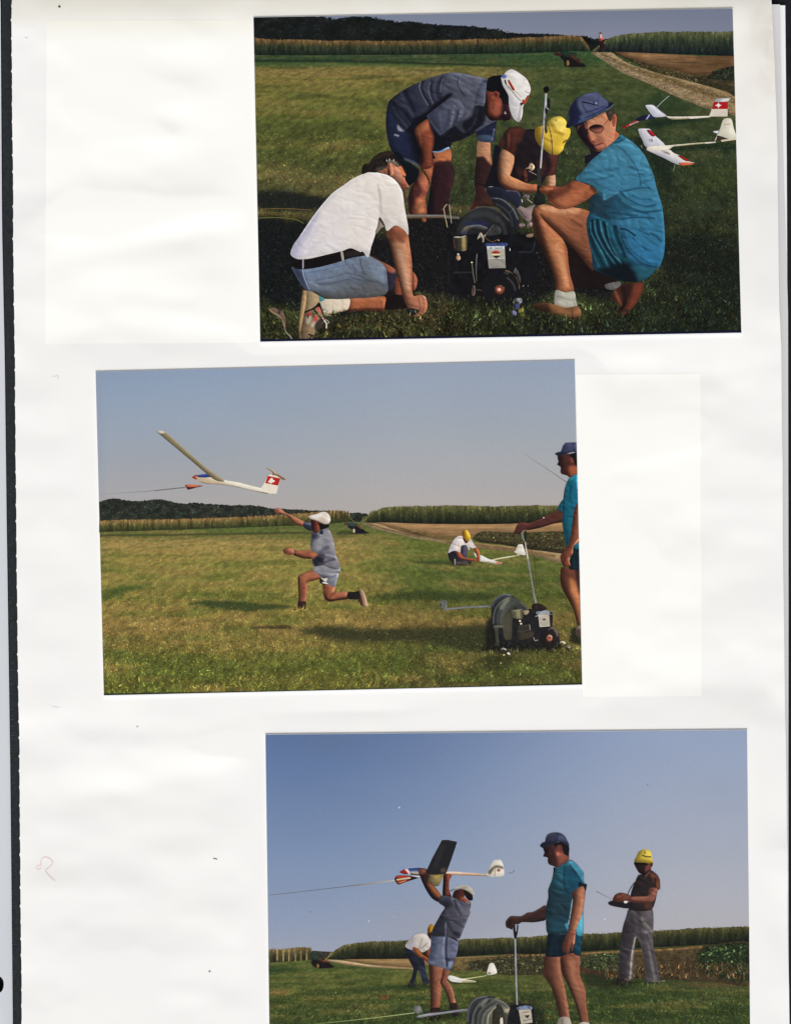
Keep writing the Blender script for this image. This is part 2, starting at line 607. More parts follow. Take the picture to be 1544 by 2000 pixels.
album = bpy.data.objects.new('photo_album', None)
COL.objects.link(album)
album.location = (0, 0, -0.0059)
album['label'] = 'open photo album with white pages and black cloth binding strip'
album['category'] = 'photo album'
def into(o):
    o.parent = album
    o.matrix_parent_inverse = album.matrix_world.inverted()
    o.location = (0, 0, 0)
    # keep the page where it is measured: the empty sits under the album
    o.location = (0, 0, 0.0059)
    return o

nub_rng = np.random.default_rng(4)
nubs = np.arange(-90, 2100, 32.6) + nub_rng.normal(0, 1.5, len(np.arange(-90, 2100, 32.6)))
def page_left(y):
    base = np.interp(y, [-100, 0, 400, 700, 1000, 1500, 2000, 2100], [21, 22, 25, 28.5, 31.5, 37.5, 43, 44])
    d = np.abs(y[:, None] - nubs[None, :]).min(1)
    return base - 1.9 * np.exp(-(d / 2.0) ** 2) + 0.35 * vnoise(y / 9, y * 0, 3)
def page_right(y):
    return np.interp(y, [-100, 0, 150, 300, 500, 600, 680, 900, 1200, 1350, 1500, 1700, 1850, 2000, 2100],
                     [1504, 1508.5, 1513.5, 1518.5, 1520, 1521, 1525.3, 1527.5, 1530, 1533, 1535, 1537, 1538.5, 1541.5, 1543])
page = sheet('album_page', page_left, page_right, -90, 2090, relief, page_tint, None, h=4.0)
into(page)
page['label'] = 'white buckled album page with a perforated left edge'

flat = lambda zz: (lambda x, y: np.full(len(x), zz))
const = lambda v: (lambda y: np.full(len(y), float(v)))
grey = lambda c: (lambda x, y: np.tile(np.array(c, float), (len(x), 1)))
# page below shows along the right edge, then the one below that
under = sheet('under_page', const(700), lambda y: np.interp(y, [0, 150, 300, 600, 1200, 1700, 2000], [1526, 1529, 1533, 1542, 1543, 1542.5, 1544]),
              3, 2095, flat(-0.0034), lambda x, y: np.tile(np.array([214.0, 213, 214]), (len(x), 1)), None, h=30)
into(under)
under['label'] = 'grey edge of the next album page'
under2 = sheet('under_page', const(700), lambda y: np.interp(y, [0, 150, 300, 600, 1000, 1500, 2000], [1537.5, 1539, 1540.5, 1541.8, 1543.2, 1543.6, 1544.5]),
               3.5, 2095, flat(-0.0042), grey((242, 240, 242)), None, h=30)
into(under2)
under2['label'] = 'bright edge of the lowest album page'

# facing page with its punched ring hole, and the black binding strip
hole = np.array([(-4 + 9.2 * math.cos(t), 1926 + 16 * math.sin(t)) for t in np.linspace(0, 2 * math.pi, 28, endpoint=False)])
bl = lambda y: np.interp(y, [-100, 0, 450, 700, 1000, 1500, 2000, 2100], [-3, -1, 2, 7, 10.5, 17.5, 22.5, 23.5])
ys = np.linspace(2095, -95, 60)
outer = np.vstack([[(-420, -95), (-420, 2095)], np.column_stack([bl(ys), ys])])
r = delaunay_2d_cdt([Vector(v) for v in np.vstack([outer, hole])], [], [list(range(len(outer))), list(range(len(outer), len(outer) + len(hole)))], 1, 1e-5)
fp = np.array([(v.x, v.y) for v in r[0]])
fc = [f for f in r[2] if sdist(np.array([fp[list(f)].mean(0)]), hole)[0] > 0]
Vf = [wx(x, y, -0.0012 - 0.0012 * max(0, (x + 40) / 60)) for x, y in fp]
facing = raw_mesh('facing_page', Vf, [tuple(reversed(f)) for f in fc], M_PAGE, attr=ink(np.tile(np.array([207.0, 210, 216]), (len(fp), 1))))
into(facing)
facing['label'] = 'pale grey facing page with a punched ring hole'

ys = np.linspace(-95, 2095, 120)
# left flank, flat crown, right flank into the gutter
prof = [(0.0, -0.0030), (0.06, -0.0017), (0.5, -0.0015), (0.88, -0.0017), (1.0, -0.0032)]
Vb = []
for y in ys:
    x0, x1 = float(bl(np.array([y]))[0]) + 0.5, float(np.interp(y, [0, 1000, 2000], [24, 33.5, 45])) + 3.0
    for t, z in prof:
        Vb.append(wx(x0 + (x1 - x0) * t, y, z))
k = len(prof)
Fb = [(i * k + j, (i + 1) * k + j, (i + 1) * k + j + 1, i * k + j + 1) for i in range(len(ys) - 1) for j in range(k - 1)]
binding = raw_mesh('binding_strip', Vb, Fb, M_BIND)
into(binding)
binding['label'] = 'black ribbed cloth binding strip along the left edge'
rg = np.random.default_rng(8)
Vr, Fr = [], []
y = 760.0
while y < 2080:
    den = np.interp(y, [760, 1100, 1500, 2000], [0.12, 0.35, 0.9, 1.0])
    if rg.uniform() < den:
        x0 = float(bl(np.array([y]))[0]) + rg.uniform(2.5, 4.5)
        x1 = x0 + rg.uniform(3, 8.5)
        tl = rg.uniform(-1, 1) * (0.6 if y < 1900 else 1.6)
        hw = rg.uniform(0.3, 0.8)
        b0 = len(Vr)
        Vr += [wx(x0, y - hw, -0.00158), wx(x1, y - hw + tl, -0.00158), wx(x1, y + hw + tl, -0.00158), wx(x0, y + hw, -0.00158),
               wx(x0 + .3, y, -0.00142), wx(x1 - .3, y + tl, -0.00142)]
        Fr += [(b0, b0 + 4, b0 + 5, b0 + 1), (b0 + 3, b0 + 2, b0 + 5, b0 + 4), (b0, b0 + 3, b0 + 4), (b0 + 1, b0 + 5, b0 + 2)]
    y += rg.uniform(3.5, 9)
ribs = raw_mesh('binding_thread', Vr, Fr, M_RIB, binding)
ribs['kind'] = 'stuff'

# cream patches where mounted prints on the back of the leaf show and have kept the paper warm
def patch(quad, label, col):
    q = np.array(quad, float)
    nx, ny = 70, 100
    u, v = np.meshgrid(np.linspace(0, 1, nx + 1), np.linspace(0, 1, ny + 1))
    u, v = u.ravel()[:, None], v.ravel()[:, None]
    P = (q[0] * (1 - u) + q[1] * u) * (1 - v) + (q[3] * (1 - u) + q[2] * u) * v
    z = relief(P[:, 0], P[:, 1]) + 0.00004
    V = np.column_stack([(P[:, 0] - 772) * U, (1000 - P[:, 1]) * U, z])
    i = (np.arange(ny)[:, None] * (nx + 1) + np.arange(nx)[None, :]).ravel()
    F = np.column_stack([i, i + nx + 1, i + nx + 2, i + 1])
    C = np.tile(np.array(col, float), (len(P), 1))
    C = over(C, sstep(90, 30, P[:, 1]) * 0.7, (240, 235, 222))
    o = raw_mesh('cream_patch', V, F, M_PAGE, page, attr=ink(C))
    for p in o.data.polygons:
        p.use_smooth = True
    o['label'] = label
patch([(92, 40), (492, 37), (507, 669), (88, 671)], 'large cream patch on the page beside the top print', (251, 250, 246))
patch([(1123.5, 731), (1367, 729), (1370, 1360), (1137.5, 1361)], 'narrow cream patch on the page beside the middle print', (251, 250, 246))

def mark(name, pts, w, col, label, closed=False):
    p = smooth(np.array(pts, float), closed=False, n=5) if len(pts) > 2 else np.array(pts, float)
    t = np.gradient(p, axis=0)
    t /= np.hypot(t[:, 0], t[:, 1])[:, None] + 1e-9
    n_ = np.column_stack([-t[:, 1], t[:, 0]])
    Q = np.vstack([p + n_ * w / 2, p - n_ * w / 2])
    z = relief(Q[:, 0], Q[:, 1]) + 0.00008
    n = len(p)
    F = np.array([(i, n + i, n + i + 1, i + 1) for i in range(n - 1)])
    o = raw_mesh(name, np.column_stack([(Q[:, 0] - 772) * U, (1000 - Q[:, 1]) * U, z]), F, M_PAGE, page,
                 attr=ink(np.tile(np.array(col, float), (len(Q), 1))))
    o['label'] = label
mark('pen_mark', [(80, 1690), (79, 1683), (83, 1677), (88, 1675), (95, 1677), (102, 1684), (102, 1688), (97, 1694), (91, 1698), (89, 1702), (96, 1711), (103, 1717), (108, 1721)], 1.5,
     (240, 205, 208), 'pale pink pen scribble like a letter R')
mark('pen_mark', [(80, 1691), (73, 1692), (70, 1696), (75, 1699), (80, 1696)], 1.4, (242, 214, 216), 'small pink loop beside the pen scribble')
mark('ink_dot', [(114, 12), (118, 12)], 4.2, (22, 20, 14), 'black dot at the head of the page')
mark('ink_dash', [(49, 73.5), (54, 73.2)], 1.3, (188, 188, 184), 'tiny grey dash near the binding')
mark('pencil_mark', [(102, 735), (107, 735.5), (111, 733), (114, 737), (113, 742)], 1.4, (226, 225, 223), 'faint pencil squiggle above the middle print')
mark('ink_dot', [(266.5, 1419), (269.5, 1419.6)], 2.6, (165, 160, 152), 'grey dot between the middle and bottom prints')
mark('ink_dash', [(416, 1677), (420, 1677.6), (424, 1678.6)], 2.2, (120, 125, 95), 'short olive mark left of the bottom print')
mark('ink_dot', [(407.5, 1897.5), (410.5, 1898.5)], 3.0, (70, 75, 78), 'dark dot low on the page left of the bottom print')
mark('ink_dash', [(102, 1380), (116, 1382)], 1.2, (222, 220, 220), 'faint scratch on the page left of the middle print')

# ================================================================== TOP PRINT: round the winch
pr = P1
rgm = np.random.default_rng(1)
# ---- sky
def sky1(x, y):
    C = stops(y, [(15, (116, 123, 143)), (60, (121, 127, 145)), (95, (131, 133, 146))])
    C = C * (1 + 0.05 * fbm(x / 300, y / 60, 3, 2))[:, None]
    return over(C, sstep(1300, 700, x) * 0.35, (128, 138, 162))
edge_top1 = lambda x: np.interp(x, [495, 1429], [35.0, 17.8])
forest_top1 = curve2(('a', '40,100 485,103 520,113 545,119 580,114 620,106 700,102 760,104 800,112 840,126 880,124 930,140 975,131 1060,141 1110,148 1180,152 1250,158 1330,160 1400,163 1470,176 1540,187'),
                     ('b', '0,180 40,178 75,192 130,203 200,208 260,206 330,209 400,212 470,220 530,222 570,222 610,238 690,241 740,250 1500,250'))
Part(pr, 'sky').grid(edge_top1, lambda x: np.full(len(x), 112.0), sky1, h=6)
# ---- wooded ridge
fr_ = Part(pr, 'wooded_ridge', label='dark wooded ridge behind the fields')
def forest1(x, y):
    C = np.tile(np.array([23.0, 26, 26]), (len(x), 1)) * (1 + 0.5 * fbm(x / 14, y / 10, 8, 3))[:, None]
    return over(C, sstep(0.1, 0.6, fbm(x / 22, y / 12, 4, 3)) * 0.5, (38, 40, 32))
fr_.grid(lambda x: np.maximum(forest_top1(x) + 1.2 * fbm(x / 5, x * 0, 2, 3) * 1.6, edge_top1(x) + 0.2), lambda x: np.full(len(x), 116.0), forest1, h=2.5)
n = 2600
x = rgm.uniform(496, 1330, n); y = forest_top1(x) + rgm.uniform(0, 1, n) ** 1.4 * (84 - forest_top1(x))
m = y < 112
leaves(Part(pr, 'tree_crowns', parent=fr_, stuff=True), np.column_stack([x, y])[m], 2.3, forest1(x[m], y[m]), 5, 0.28)
# ---- maize
maizeL_top = curve2(('a', '40,236 200,241 500,249 850,251 1250,246 1500,239'), ('b', '0,238 150,232 300,227 420,217 480,219 540,222 600,318'))
maizeL_bot = curve2(('a', '40,342 850,339 1250,336 1500,333'), ('b', '0,331 300,326 500,316 590,318'))
maizeR_top = curve('b', '600,318 690,242 740,222 800,212 850,206 950,200 1050,197 1150,195 1240,192 1350,197 1470,194')
maizeR_bot = curve('b', '600,318 690,319 780,319 1000,329 1250,341 1470,345')
def maize_col(top, bot, cols):
    def f(x, y):
        t = (y - top(x)) / np.maximum(bot(x) - top(x), 1)
        C = stops(t, cols)
        return C * (1 + 0.5 * fbm(x / 3.4, y / 16, 6, 3))[:, None]
    return f
cL = maize_col(maizeL_top, maizeL_bot, [(0, (112, 88, 56)), (0.18, (90, 74, 46)), (0.38, (52, 56, 38)), (0.7, (35, 43, 34)), (1, (23, 30, 27))])
cR = maize_col(maizeR_top, maizeR_bot, [(0, (90, 90, 62)), (0.15, (74, 80, 52)), (0.4, (46, 54, 42)), (0.75, (31, 38, 36)), (1, (20, 27, 31))])
def strip_poly(top, bot, x0, x1, n=60):
    xs = np.linspace(x0, x1, n)
    return np.vstack([np.column_stack([xs, top(xs)]), np.column_stack([xs[::-1], bot(xs[::-1])])])
def maize(pr, name, label, top, bot, x0, x1, colf, seed, n, size=(4, 9)):
    p = Part(pr, name, label=label)
    xs = np.linspace(x0, x1, int((x1 - x0) / 2.5) + 2)
    ny = 14
    vs = np.linspace(0, 1, ny + 1)
    jag = 1.9 * fbm(xs / 3.1, xs * 0, seed, 2) + 2.2 * fbm(xs / 28, xs * 0, seed + 1, 2)
    Y = (top(xs) + jag)[None, :] + (bot(xs) - top(xs) - jag)[None, :] * vs[:, None]
    X = np.repeat(xs[None, :], ny + 1, axis=0)
    P = np.column_stack([X.ravel(), Y.ravel()])
    nx = len(xs) - 1
    i = (np.arange(ny)[:, None] * (nx + 1) + np.arange(nx)[None, :]).ravel()
    F = np.vstack([np.column_stack([i, i + nx + 1, i + 1]), np.column_stack([i + 1, i + nx + 1, i + nx + 2])])
    p.add(P, ink(colf(P[:, 0], P[:, 1])), F)
    rg = np.random.default_rng(seed)
    x = rg.uniform(x0 + 1, x1 - 1, n)
    t = rg.uniform(0.04, 1, n)
    y = top(x) + t * (bot(x) - top(x))
    s = rg.uniform(size[0], size[1], n)
    a = rg.normal(0, 0.22, n)
    w = rg.uniform(0.3, 0.6, n)
    P3 = np.stack([np.column_stack([x - w, y]), np.column_stack([x + w, y]), np.column_stack([x + np.sin(a) * s, np.maximum(y - s, top(x) - 2.2)])], axis=1)
    c = colf(x, y - s * 0.5) * np.exp(rg.normal(0.0, 0.22, n))[:, None]
    Part(pr, 'maize_stalks', parent=p, stuff=True).tris(P3, np.clip(c, 5, 200))
    return p
maize(pr, 'maize_field', 'maize field with tan tassels under the wooded ridge', maizeL_top, maizeL_bot, 497.2, 1151, cL, 31, 4200, (3, 6))
maize(pr, 'maize_field', 'tall dark maize field right of the track', maizeR_top, maizeR_bot, 1155, 1430.3, cR, 32, 2400, (3, 7))
# ---- meadow
HOR1 = curve2(('a', '40,340 850,338 1250,334 1500,331'), ('b', '0,330 300,325 500,315 600,317 690,318 1470,344'))
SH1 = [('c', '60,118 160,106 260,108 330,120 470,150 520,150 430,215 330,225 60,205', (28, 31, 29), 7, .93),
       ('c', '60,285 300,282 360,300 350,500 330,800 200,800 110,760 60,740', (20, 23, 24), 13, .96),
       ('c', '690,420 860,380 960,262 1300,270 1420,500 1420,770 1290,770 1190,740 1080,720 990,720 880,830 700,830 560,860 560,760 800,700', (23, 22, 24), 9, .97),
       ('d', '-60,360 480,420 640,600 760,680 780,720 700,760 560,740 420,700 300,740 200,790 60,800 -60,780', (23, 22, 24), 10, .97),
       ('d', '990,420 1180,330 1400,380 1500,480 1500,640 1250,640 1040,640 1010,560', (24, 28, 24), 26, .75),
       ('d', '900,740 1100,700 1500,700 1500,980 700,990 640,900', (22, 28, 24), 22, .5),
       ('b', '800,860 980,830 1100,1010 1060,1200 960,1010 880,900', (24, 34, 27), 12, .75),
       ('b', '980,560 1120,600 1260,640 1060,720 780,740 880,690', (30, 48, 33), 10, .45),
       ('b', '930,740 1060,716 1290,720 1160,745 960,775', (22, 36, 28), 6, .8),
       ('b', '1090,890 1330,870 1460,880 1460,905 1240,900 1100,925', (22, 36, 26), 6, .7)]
def meadow1(x, y):
    C = stops(y, [(104, (52, 72, 50)), (113, (50, 70, 47)), (119, (44, 62, 42)), (126, (70, 88, 50)), (134, (112, 106, 58)), (143, (124, 110, 64)), (155, (118, 108, 56)),
                  (185, (106, 104, 52)), (230, (92, 96, 46)), (300, (82, 86, 44)), (350, (92, 88, 52)), (380, (70, 70, 44)), (430, (54, 54, 35)), (560, (47, 47, 31)), (670, (44, 45, 29))])
    D = stops(y, [(104, (52, 80, 50)), (120, (50, 74, 44)), (140, (72, 80, 47)), (180, (61, 73, 43)), (260, (52, 63, 40)), (350, (46, 55, 36)), (450, (39, 45, 32)), (560, (32, 37, 28)), (670, (36, 40, 28))])
    m = sstep(880, 1080, x + 0.6 * (y - 130) * (y < 400))
    C = C * (1 - m[:, None]) + D * m[:, None]
    ly = np.log(np.maximum(y - 70, 8)) * 34
    lx = (x - 960) / np.sqrt(np.maximum(y - 60, 10)) * 0.28
    pat = fbm(lx * 0.55 + 50, ly / 2.4, 12, 4)
    C = over(C, np.clip(pat * 1.1, 0, 0.45) * sstep(480, 380, y) * (1 - 0.6 * m), (124, 104, 62))
    C = over(C, np.clip(-pat * 1.4, 0, 0.5), (62, 68, 36))
    C = C * (1 + 0.34 * fbm(lx * 6 + 90, ly / 1.3, 21, 3))[:, None]
    # mown swath line and its dark lee
    yl = np.interp(x, [495, 700, 900, 1000, 1080], [120, 121, 127, 131, 131])
    C = over(C, np.exp(-((y - yl) / 2.2) ** 2) * sstep(1120, 900, x) * 0.85, (22, 35, 28))
    C = over(C, np.exp(-((y - yl - 5) / 2.5) ** 2) * sstep(1000, 700, x) * 0.4, (70, 98, 52))
    pts = np.column_stack([x, y])
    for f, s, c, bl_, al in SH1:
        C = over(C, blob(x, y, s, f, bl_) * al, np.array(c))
    # dry cut straw catching sun in the shadow
    st = np.exp(-((y - 417 - (x - 500) * 0.05) / 7) ** 2) * sstep(650, 560, x)
    C = over(C, st * np.clip(0.3 + 1.5 * fbm(x / 5, y / 3, 30, 3), 0, 0.8), (112, 100, 46))
    br = blob(x, y, '830,760 1060,740 1220,760 1240,900 1000,960 760,940', 'c', 18)
    C = over(C, br * np.clip(0.25 + 1.2 * fbm(x / 9, y / 6, 55, 3), 0, 0.8), (70, 58, 36))
    return C
bottom1 = lambda x: np.interp(x, [508.6, 1445.8], [667.6, 650.0])
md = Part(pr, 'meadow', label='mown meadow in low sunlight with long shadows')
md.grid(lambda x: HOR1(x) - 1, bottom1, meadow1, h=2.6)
blue = lambda x, y: meadow1(x, y)
gr = Part(pr, 'grass', parent=md, stuff=True)
blades(gr, 498, 1444, 112, 300, 20000, meadow1, 1.3, 4.0, 101, lean=0.9, contrast=0.17, flat=0.5, inside=lambda x, y: y > HOR1(x) + 2)
blades(gr, 498, 1446, 260, 470, 24000, meadow1, 3.2, 6.0, 102, lean=0.7, contrast=0.24, flat=0.35)
blades(gr, 500, 1446, 440, 668, 34000, meadow1, 3.2, 6.5, 103, lean=0.7, contrast=0.36, flat=0.3)
blades(gr, 500, 1446, 560, 668, 500, lambda x, y: meadow1(x, y) * 1.3 + np.array([4, 7, 1]), 6, 12, 104, lean=0.5, contrast=0.4)
# dark printed edge at the foot
# ---- track, stubble, verge
tr = Part(pr, 'farm_track', label='pale stony farm track running to the horizon')
tr.poly('b', '594,319 660,320 722,322 760,350 830,390 980,440 1100,470 1250,510 1400,555 1480,592 1480,700 1400,682 1300,660 1200,622 1100,582 1000,535 900,490 800,450 720,402 650,356',
        (128, 107, 78), G(640, 330, (142, 122, 96), 1400, 640, (138, 115, 84)), L('665,340 800,405 950,452 1100,498 1300,565 1480,620', (92, 76, 48), 7, 4, .8),
        L('640,345 760,410 900,475 1080,560 1300,640', (164, 142, 110), 8, 5, .7), L('740,336 900,405 1100,458 1300,520 1470,575', (148, 122, 88), 4, 3, .6), N(.3, 7, 2.2), N(.18, 2.5, 1.5), noise=0)
n = 1300
pts = scatter(smooth(PT('b', '640,335 720,330 980,445 1250,515 1470,600 1470,690 1300,655 1100,575 900,485 720,400')), n, 61)
cc = np.where(rgm.uniform(0, 1, (len(pts), 1)) < 0.35, np.array([[80.0, 66, 40]]), np.array([[150.0, 128, 96]]))
leaves(Part(pr, 'stones', parent=tr, stuff=True), pts, 1.5, cc, 62, 0.22, 0.5)
sf = Part(pr, 'stubble_field', label='brown stubble field beyond the track')
sf.poly('b', '726,318 860,320 1000,327 1250,340 1480,346 1480,420 1380,424 1300,470 1200,462 1050,424 900,380 800,348', (112, 84, 57), G(1000, 330, (122, 92, 64), 1250, 460, (96, 71, 47)), N(.3, 30, 2), noise=.08)
vg = Part(pr, 'weedy_verge', label='weedy verge between track and stubble')
vg.poly('b', '716,319 740,320 800,345 900,376 1050,416 1200,452 1300,460 1340,430 1400,412 1480,408 1480,585 1400,550 1250,506 1100,466 980,436 880,396 790,350', (70, 60, 40),
        B('1180,470 1300,470 1350,425 1480,408 1480,560 1400,530 1260,500', (36, 38, 30), 8, .85), B('1310,480 1460,500 1470,530 1340,505', (88, 68, 44), 6, .6), N(.5, 6, 3))
pts = scatter(smooth(PT('b', '1290,470 1350,425 1400,414 1460,412 1466,480 1380,490')), 260, 63)
leaves(Part(pr, 'weed_leaves', parent=vg, stuff=True), pts, 2.6, np.tile(np.array([36.0, 40, 30]), (len(pts), 1)), 64, .35)
pts = scatter(smooth(PT('b', '760,335 900,378 1100,432 1290,465 1250,500 1060,452 880,394')), 420, 65)
leaves(Part(pr, 'weed_leaves', parent=vg, stuff=True), pts, 1.8, np.tile(np.array([66.0, 60, 38]), (len(pts), 1)), 66, .4)
# ---- hay rake and walker far off
rk = Part(pr, 'hay_rake', label='red and green hay rake standing in the far meadow')
rk.poly('b', '415,335 470,340 520,365 565,404 500,407 440,404 430,370 412,350', (24, 22, 24), noise=.2, h=1.2)
rk.poly('b', '410,312 460,316 505,322 508,340 470,348 430,342', (32, 50, 42), h=1.2)
rk.poly('b', '374,322 400,320 418,330 412,342 380,338', (64, 30, 32), h=1.2)
rk.poly('b', '455,335 490,338 520,355 540,385 520,380 490,360', (62, 40, 32), N(.8, 2, 2), h=1.2)
Part(pr, 'wheel', parent=rk).dot('b', 455, 384, 9, (132, 108, 60), 17).dot('b', 412, 304, 4, (30, 32, 30), 6)
wk = Part(pr, 'person', label='tiny far walker in a red and white top on the track')
wk.poly('b', '646,200 656,198 662,208 658,220 648,218', (118, 56, 50), h=1)
wk.poly('b', '650,240 664,236 672,260 682,280 672,300 660,318 640,318 648,290 642,262', (46, 30, 34), h=1)
Part(pr, 'shirt', parent=wk).poly('b', '642,222 654,206 664,222 668,240 656,252 646,246', (196, 80, 66), B('648,208 660,210 662,232 648,232', (226, 208, 204), 1, .9), h=0.9)
# ---- gliders in the grass
W_ = (214, 208, 202)
g1 = Part(pr, 'model_glider', label='model glider with a white cross on its red tail lying near the track')
g1.line('B1', '468,282 550,198 640,122', (150, 158, 158), 1.4, (176, 184, 182), 1.0)
g1.poly('B1', '600,388 680,394 900,392 1160,384 1165,402 900,424 780,430 690,434 640,418', (222, 212, 198), L('650,428 780,432 900,424', (120, 110, 70), 2, 2, .8), noise=.12, h=1.4)
g1.poly('B1', '205,425 300,378 400,366 452,368 445,412 350,432 260,452 212,456', (26, 28, 52), B('350,400 440,380 440,405 370,420', (40, 50, 110), 3, .9), L('380,372 345,425', (190, 190, 205), 1.2, .8), h=1.2)
g1.poly('B1', '24,500 60,512 110,488 180,452 215,448 240,462 150,498 60,548 34,545', (158, 52, 50), L('130,505 200,480 260,455', (226, 214, 206), 2, 1, .9), L('40,520 70,530', (90, 24, 26), 2, 1), h=1)
Part(pr, 'wing', parent=g1).poly('B1', '328,252 362,240 420,242 455,262 530,325 604,388 450,400 396,352 358,300', (198, 198, 208), R(4, -3, 3, (226, 224, 230), .6), L('455,268 600,385', (170, 168, 178), 1, 1, .6), noise=.04)
tl = Part(pr, 'tail_fin', parent=g1)
tl.poly('B1', '1196,294 1402,294 1402,392 1160,392', (212, 202, 186), sharp=True, noise=.05)
tl.poly('B1', '1226,198 1404,198 1404,295 1200,295', (164, 26, 30), sharp=True, noise=.05)
tl.poly('B1', '1283,203 1292,232 1322,247 1292,262 1283,291 1273,262 1240,247 1273,232', (235, 228, 220), sharp=False, h=.8, noise=0)
tl.poly('B1', '1250,165 1320,152 1440,148 1430,172 1404,198 1230,200', (158, 164, 164), B('1350,165 1420,160 1400,195 1300,197', (222, 216, 206), 2), h=1.4)
g2 = Part(pr, 'model_glider', label='white model glider with red wing tips lying nearest in the grass')
Part(pr, 'wing', parent=g2).poly('B1', '234,562 270,550 350,552 392,562 452,640 520,700 584,772 450,782 330,786 290,705 252,630', (202, 200, 208), L('236,566 280,680 330,780', (164, 164, 176), 3, 3, .7), R(5, -4, 4, (224, 222, 226), .6), noise=.04) \
    .poly('B1', '344,576 392,568 456,644 408,652', (158, 36, 48), h=1.2).line('B1', '378,690 384,712 398,718', (50, 50, 60), 1.0).line('B1', '392,692 414,696 412,716 396,716', (50, 50, 60), 1.2).line('B1', '420,700 424,722', (60, 60, 70), .9)
g2.poly('B1', '336,822 360,790 470,778 600,771 800,755 1000,738 1230,724 1232,738 1000,756 800,776 684,790 650,815 560,836 430,836', (224, 215, 199), L('700,786 900,764 1100,742', (150, 130, 84), 1.5, 1.5, .7), noise=.07, h=1.4)
g2.poly('B1', '268,775 280,770 284,800 310,798 340,800 350,812 330,826 296,822', (40, 44, 52), L('270,775 282,805', (205, 205, 205), 1.4, .8), h=1)
Part(pr, 'wing', parent=g2).poly('B1', '336,822 430,830 540,834 640,826 700,872 800,912 900,980 974,1002 900,1030 790,1032 700,1002 560,932 430,872', (206, 200, 204),
    L('540,840 640,880', (76, 66, 56), 2, 1.5, .9), R(-4, 4, 4, (168, 166, 180), .7), R(5, -5, 4, (224, 216, 205), .7), noise=.04) \
    .poly('B1', '750,908 800,910 905,975 848,974', (150, 32, 28), h=1.2).poly('B1', '762,1004 850,994 974,1002 905,1028 800,1036', (196, 78, 58), L('800,1020 920,1010', (214, 110, 70), 2, 2), h=1.2)
g2.line('B1', '716,1018 706,1060 694,1110', (120, 130, 112), 1.2)
Part(pr, 'tail_fin', parent=g2).poly('B1', '1350,430 1450,424 1482,540 1522,688 1440,694 1290,644 1256,690 1228,724 1262,640 1302,560', (214, 208, 191), L('1365,497 1425,492', (160, 130, 80), 1.2, 1, .8), noise=.05) \
    .poly('B1', '1262,648 1300,646 1345,690 1310,720 1270,700', (66, 50, 42), h=1.2).poly('B1', '1212,590 1284,580 1264,614', (214, 214, 226), h=1.2).poly('B1', '1320,700 1440,688 1524,680 1524,694 1400,712 1330,722', (214, 200, 168), h=1.4)

tf = Part(pr, 'grass_tufts', parent=md, stuff=True)
def tuft1(x, y):
    return np.tile(np.array([54.0, 60, 32]), (len(x), 1)) * (0.5 + 0.5 * vnoise(x / 6, y / 9, 8))[:, None]
blades(tf, 860, 1080, 600, 662, 260, tuft1, 6, 14, 201, lean=.5, contrast=.45)
blades(tf, 620, 900, 600, 662, 260, lambda x, y: tuft1(x, y) * np.array([1.2, .9, .8]), 6, 12, 202, lean=.9, contrast=.45)
blades(tf, 1060, 1180, 615, 655, 120, tuft1, 6, 12, 203, lean=.5, contrast=.4)
blades(tf, 1180, 1440, 560, 648, 160, tuft1, 6, 14, 204, lean=.6, contrast=.35)
blades(tf, 512, 560, 590, 660, 120, tuft1, 5, 10, 205, lean=.8, contrast=.4)
tf.line('c', '76,268 180,264 300,276 350,300', (112, 116, 52), 1.1).line('c', '100,214 240,210 400,220', (118, 92, 54), 1.2).line('c', '130,240 200,236 270,262', (96, 92, 44), 1.0)
SK, SKD, SKL = (162, 98, 66), (58, 32, 30), (190, 132, 96)
# ---- person bending in a grey-blue polo shirt
b1 = Part(pr, 'person', label='person in grey-blue polo shirt and white cap bending over the winch')
b1.poly('A7', '552,236 700,238 800,188 846,196 868,300 862,400 902,500 922,620 892,780 852,900 826,1060 790,1290 470,1292 490,1000 528,720 556,500', (50, 29, 31),
        B('540,200 860,170 872,380 700,398 600,420 560,470', (178, 106, 66), 3, 1), L('700,412 580,440 560,520', (70, 36, 30), 3, 4, .7), L('800,420 860,600 840,800', (60, 36, 36), 6, 6, .7), L('500,900 520,1280', (30, 22, 26), 8, 8, .8))
b1.poly('A7', '60,396 180,422 300,498 420,620 482,730 492,830 455,930 432,1040 442,1292 190,1292 150,1180 146,1000 190,850 250,730 322,610 300,520', (134, 74, 54),
        B('330,560 430,650 470,760 440,860 380,800 340,700', (168, 100, 74), 5, .9), B('150,860 230,780 260,1000 200,1280 140,1280', (58, 32, 34), 6, .9), B('320,1020 400,1080 410,1290 300,1290', (172, 110, 70), 6, .9),
        L('250,700 310,850 290,950', (76, 38, 40), 5, 5, .8), L('350,900 420,930', (104, 52, 46), 4, 4, .7), N(.25, 7, 7))
b1.poly('A7', '300,-30 580,-30 572,120 556,240 552,400 566,440 548,600 520,720 492,830 484,745 440,640 392,560 338,480 380,420 440,310 400,130', (94, 48, 38),
        B('340,470 440,430 560,430 552,600 510,780 480,740 430,620', (176, 104, 70), 6, 1), B('300,-30 400,-30 470,100 400,150', (138, 74, 50), 6, .8), L('345,490 420,600 470,700 490,790', (18, 16, 20), 2.6, 1.2, 1), L('560,100 550,400', (50, 26, 26), 5, 6, .7))
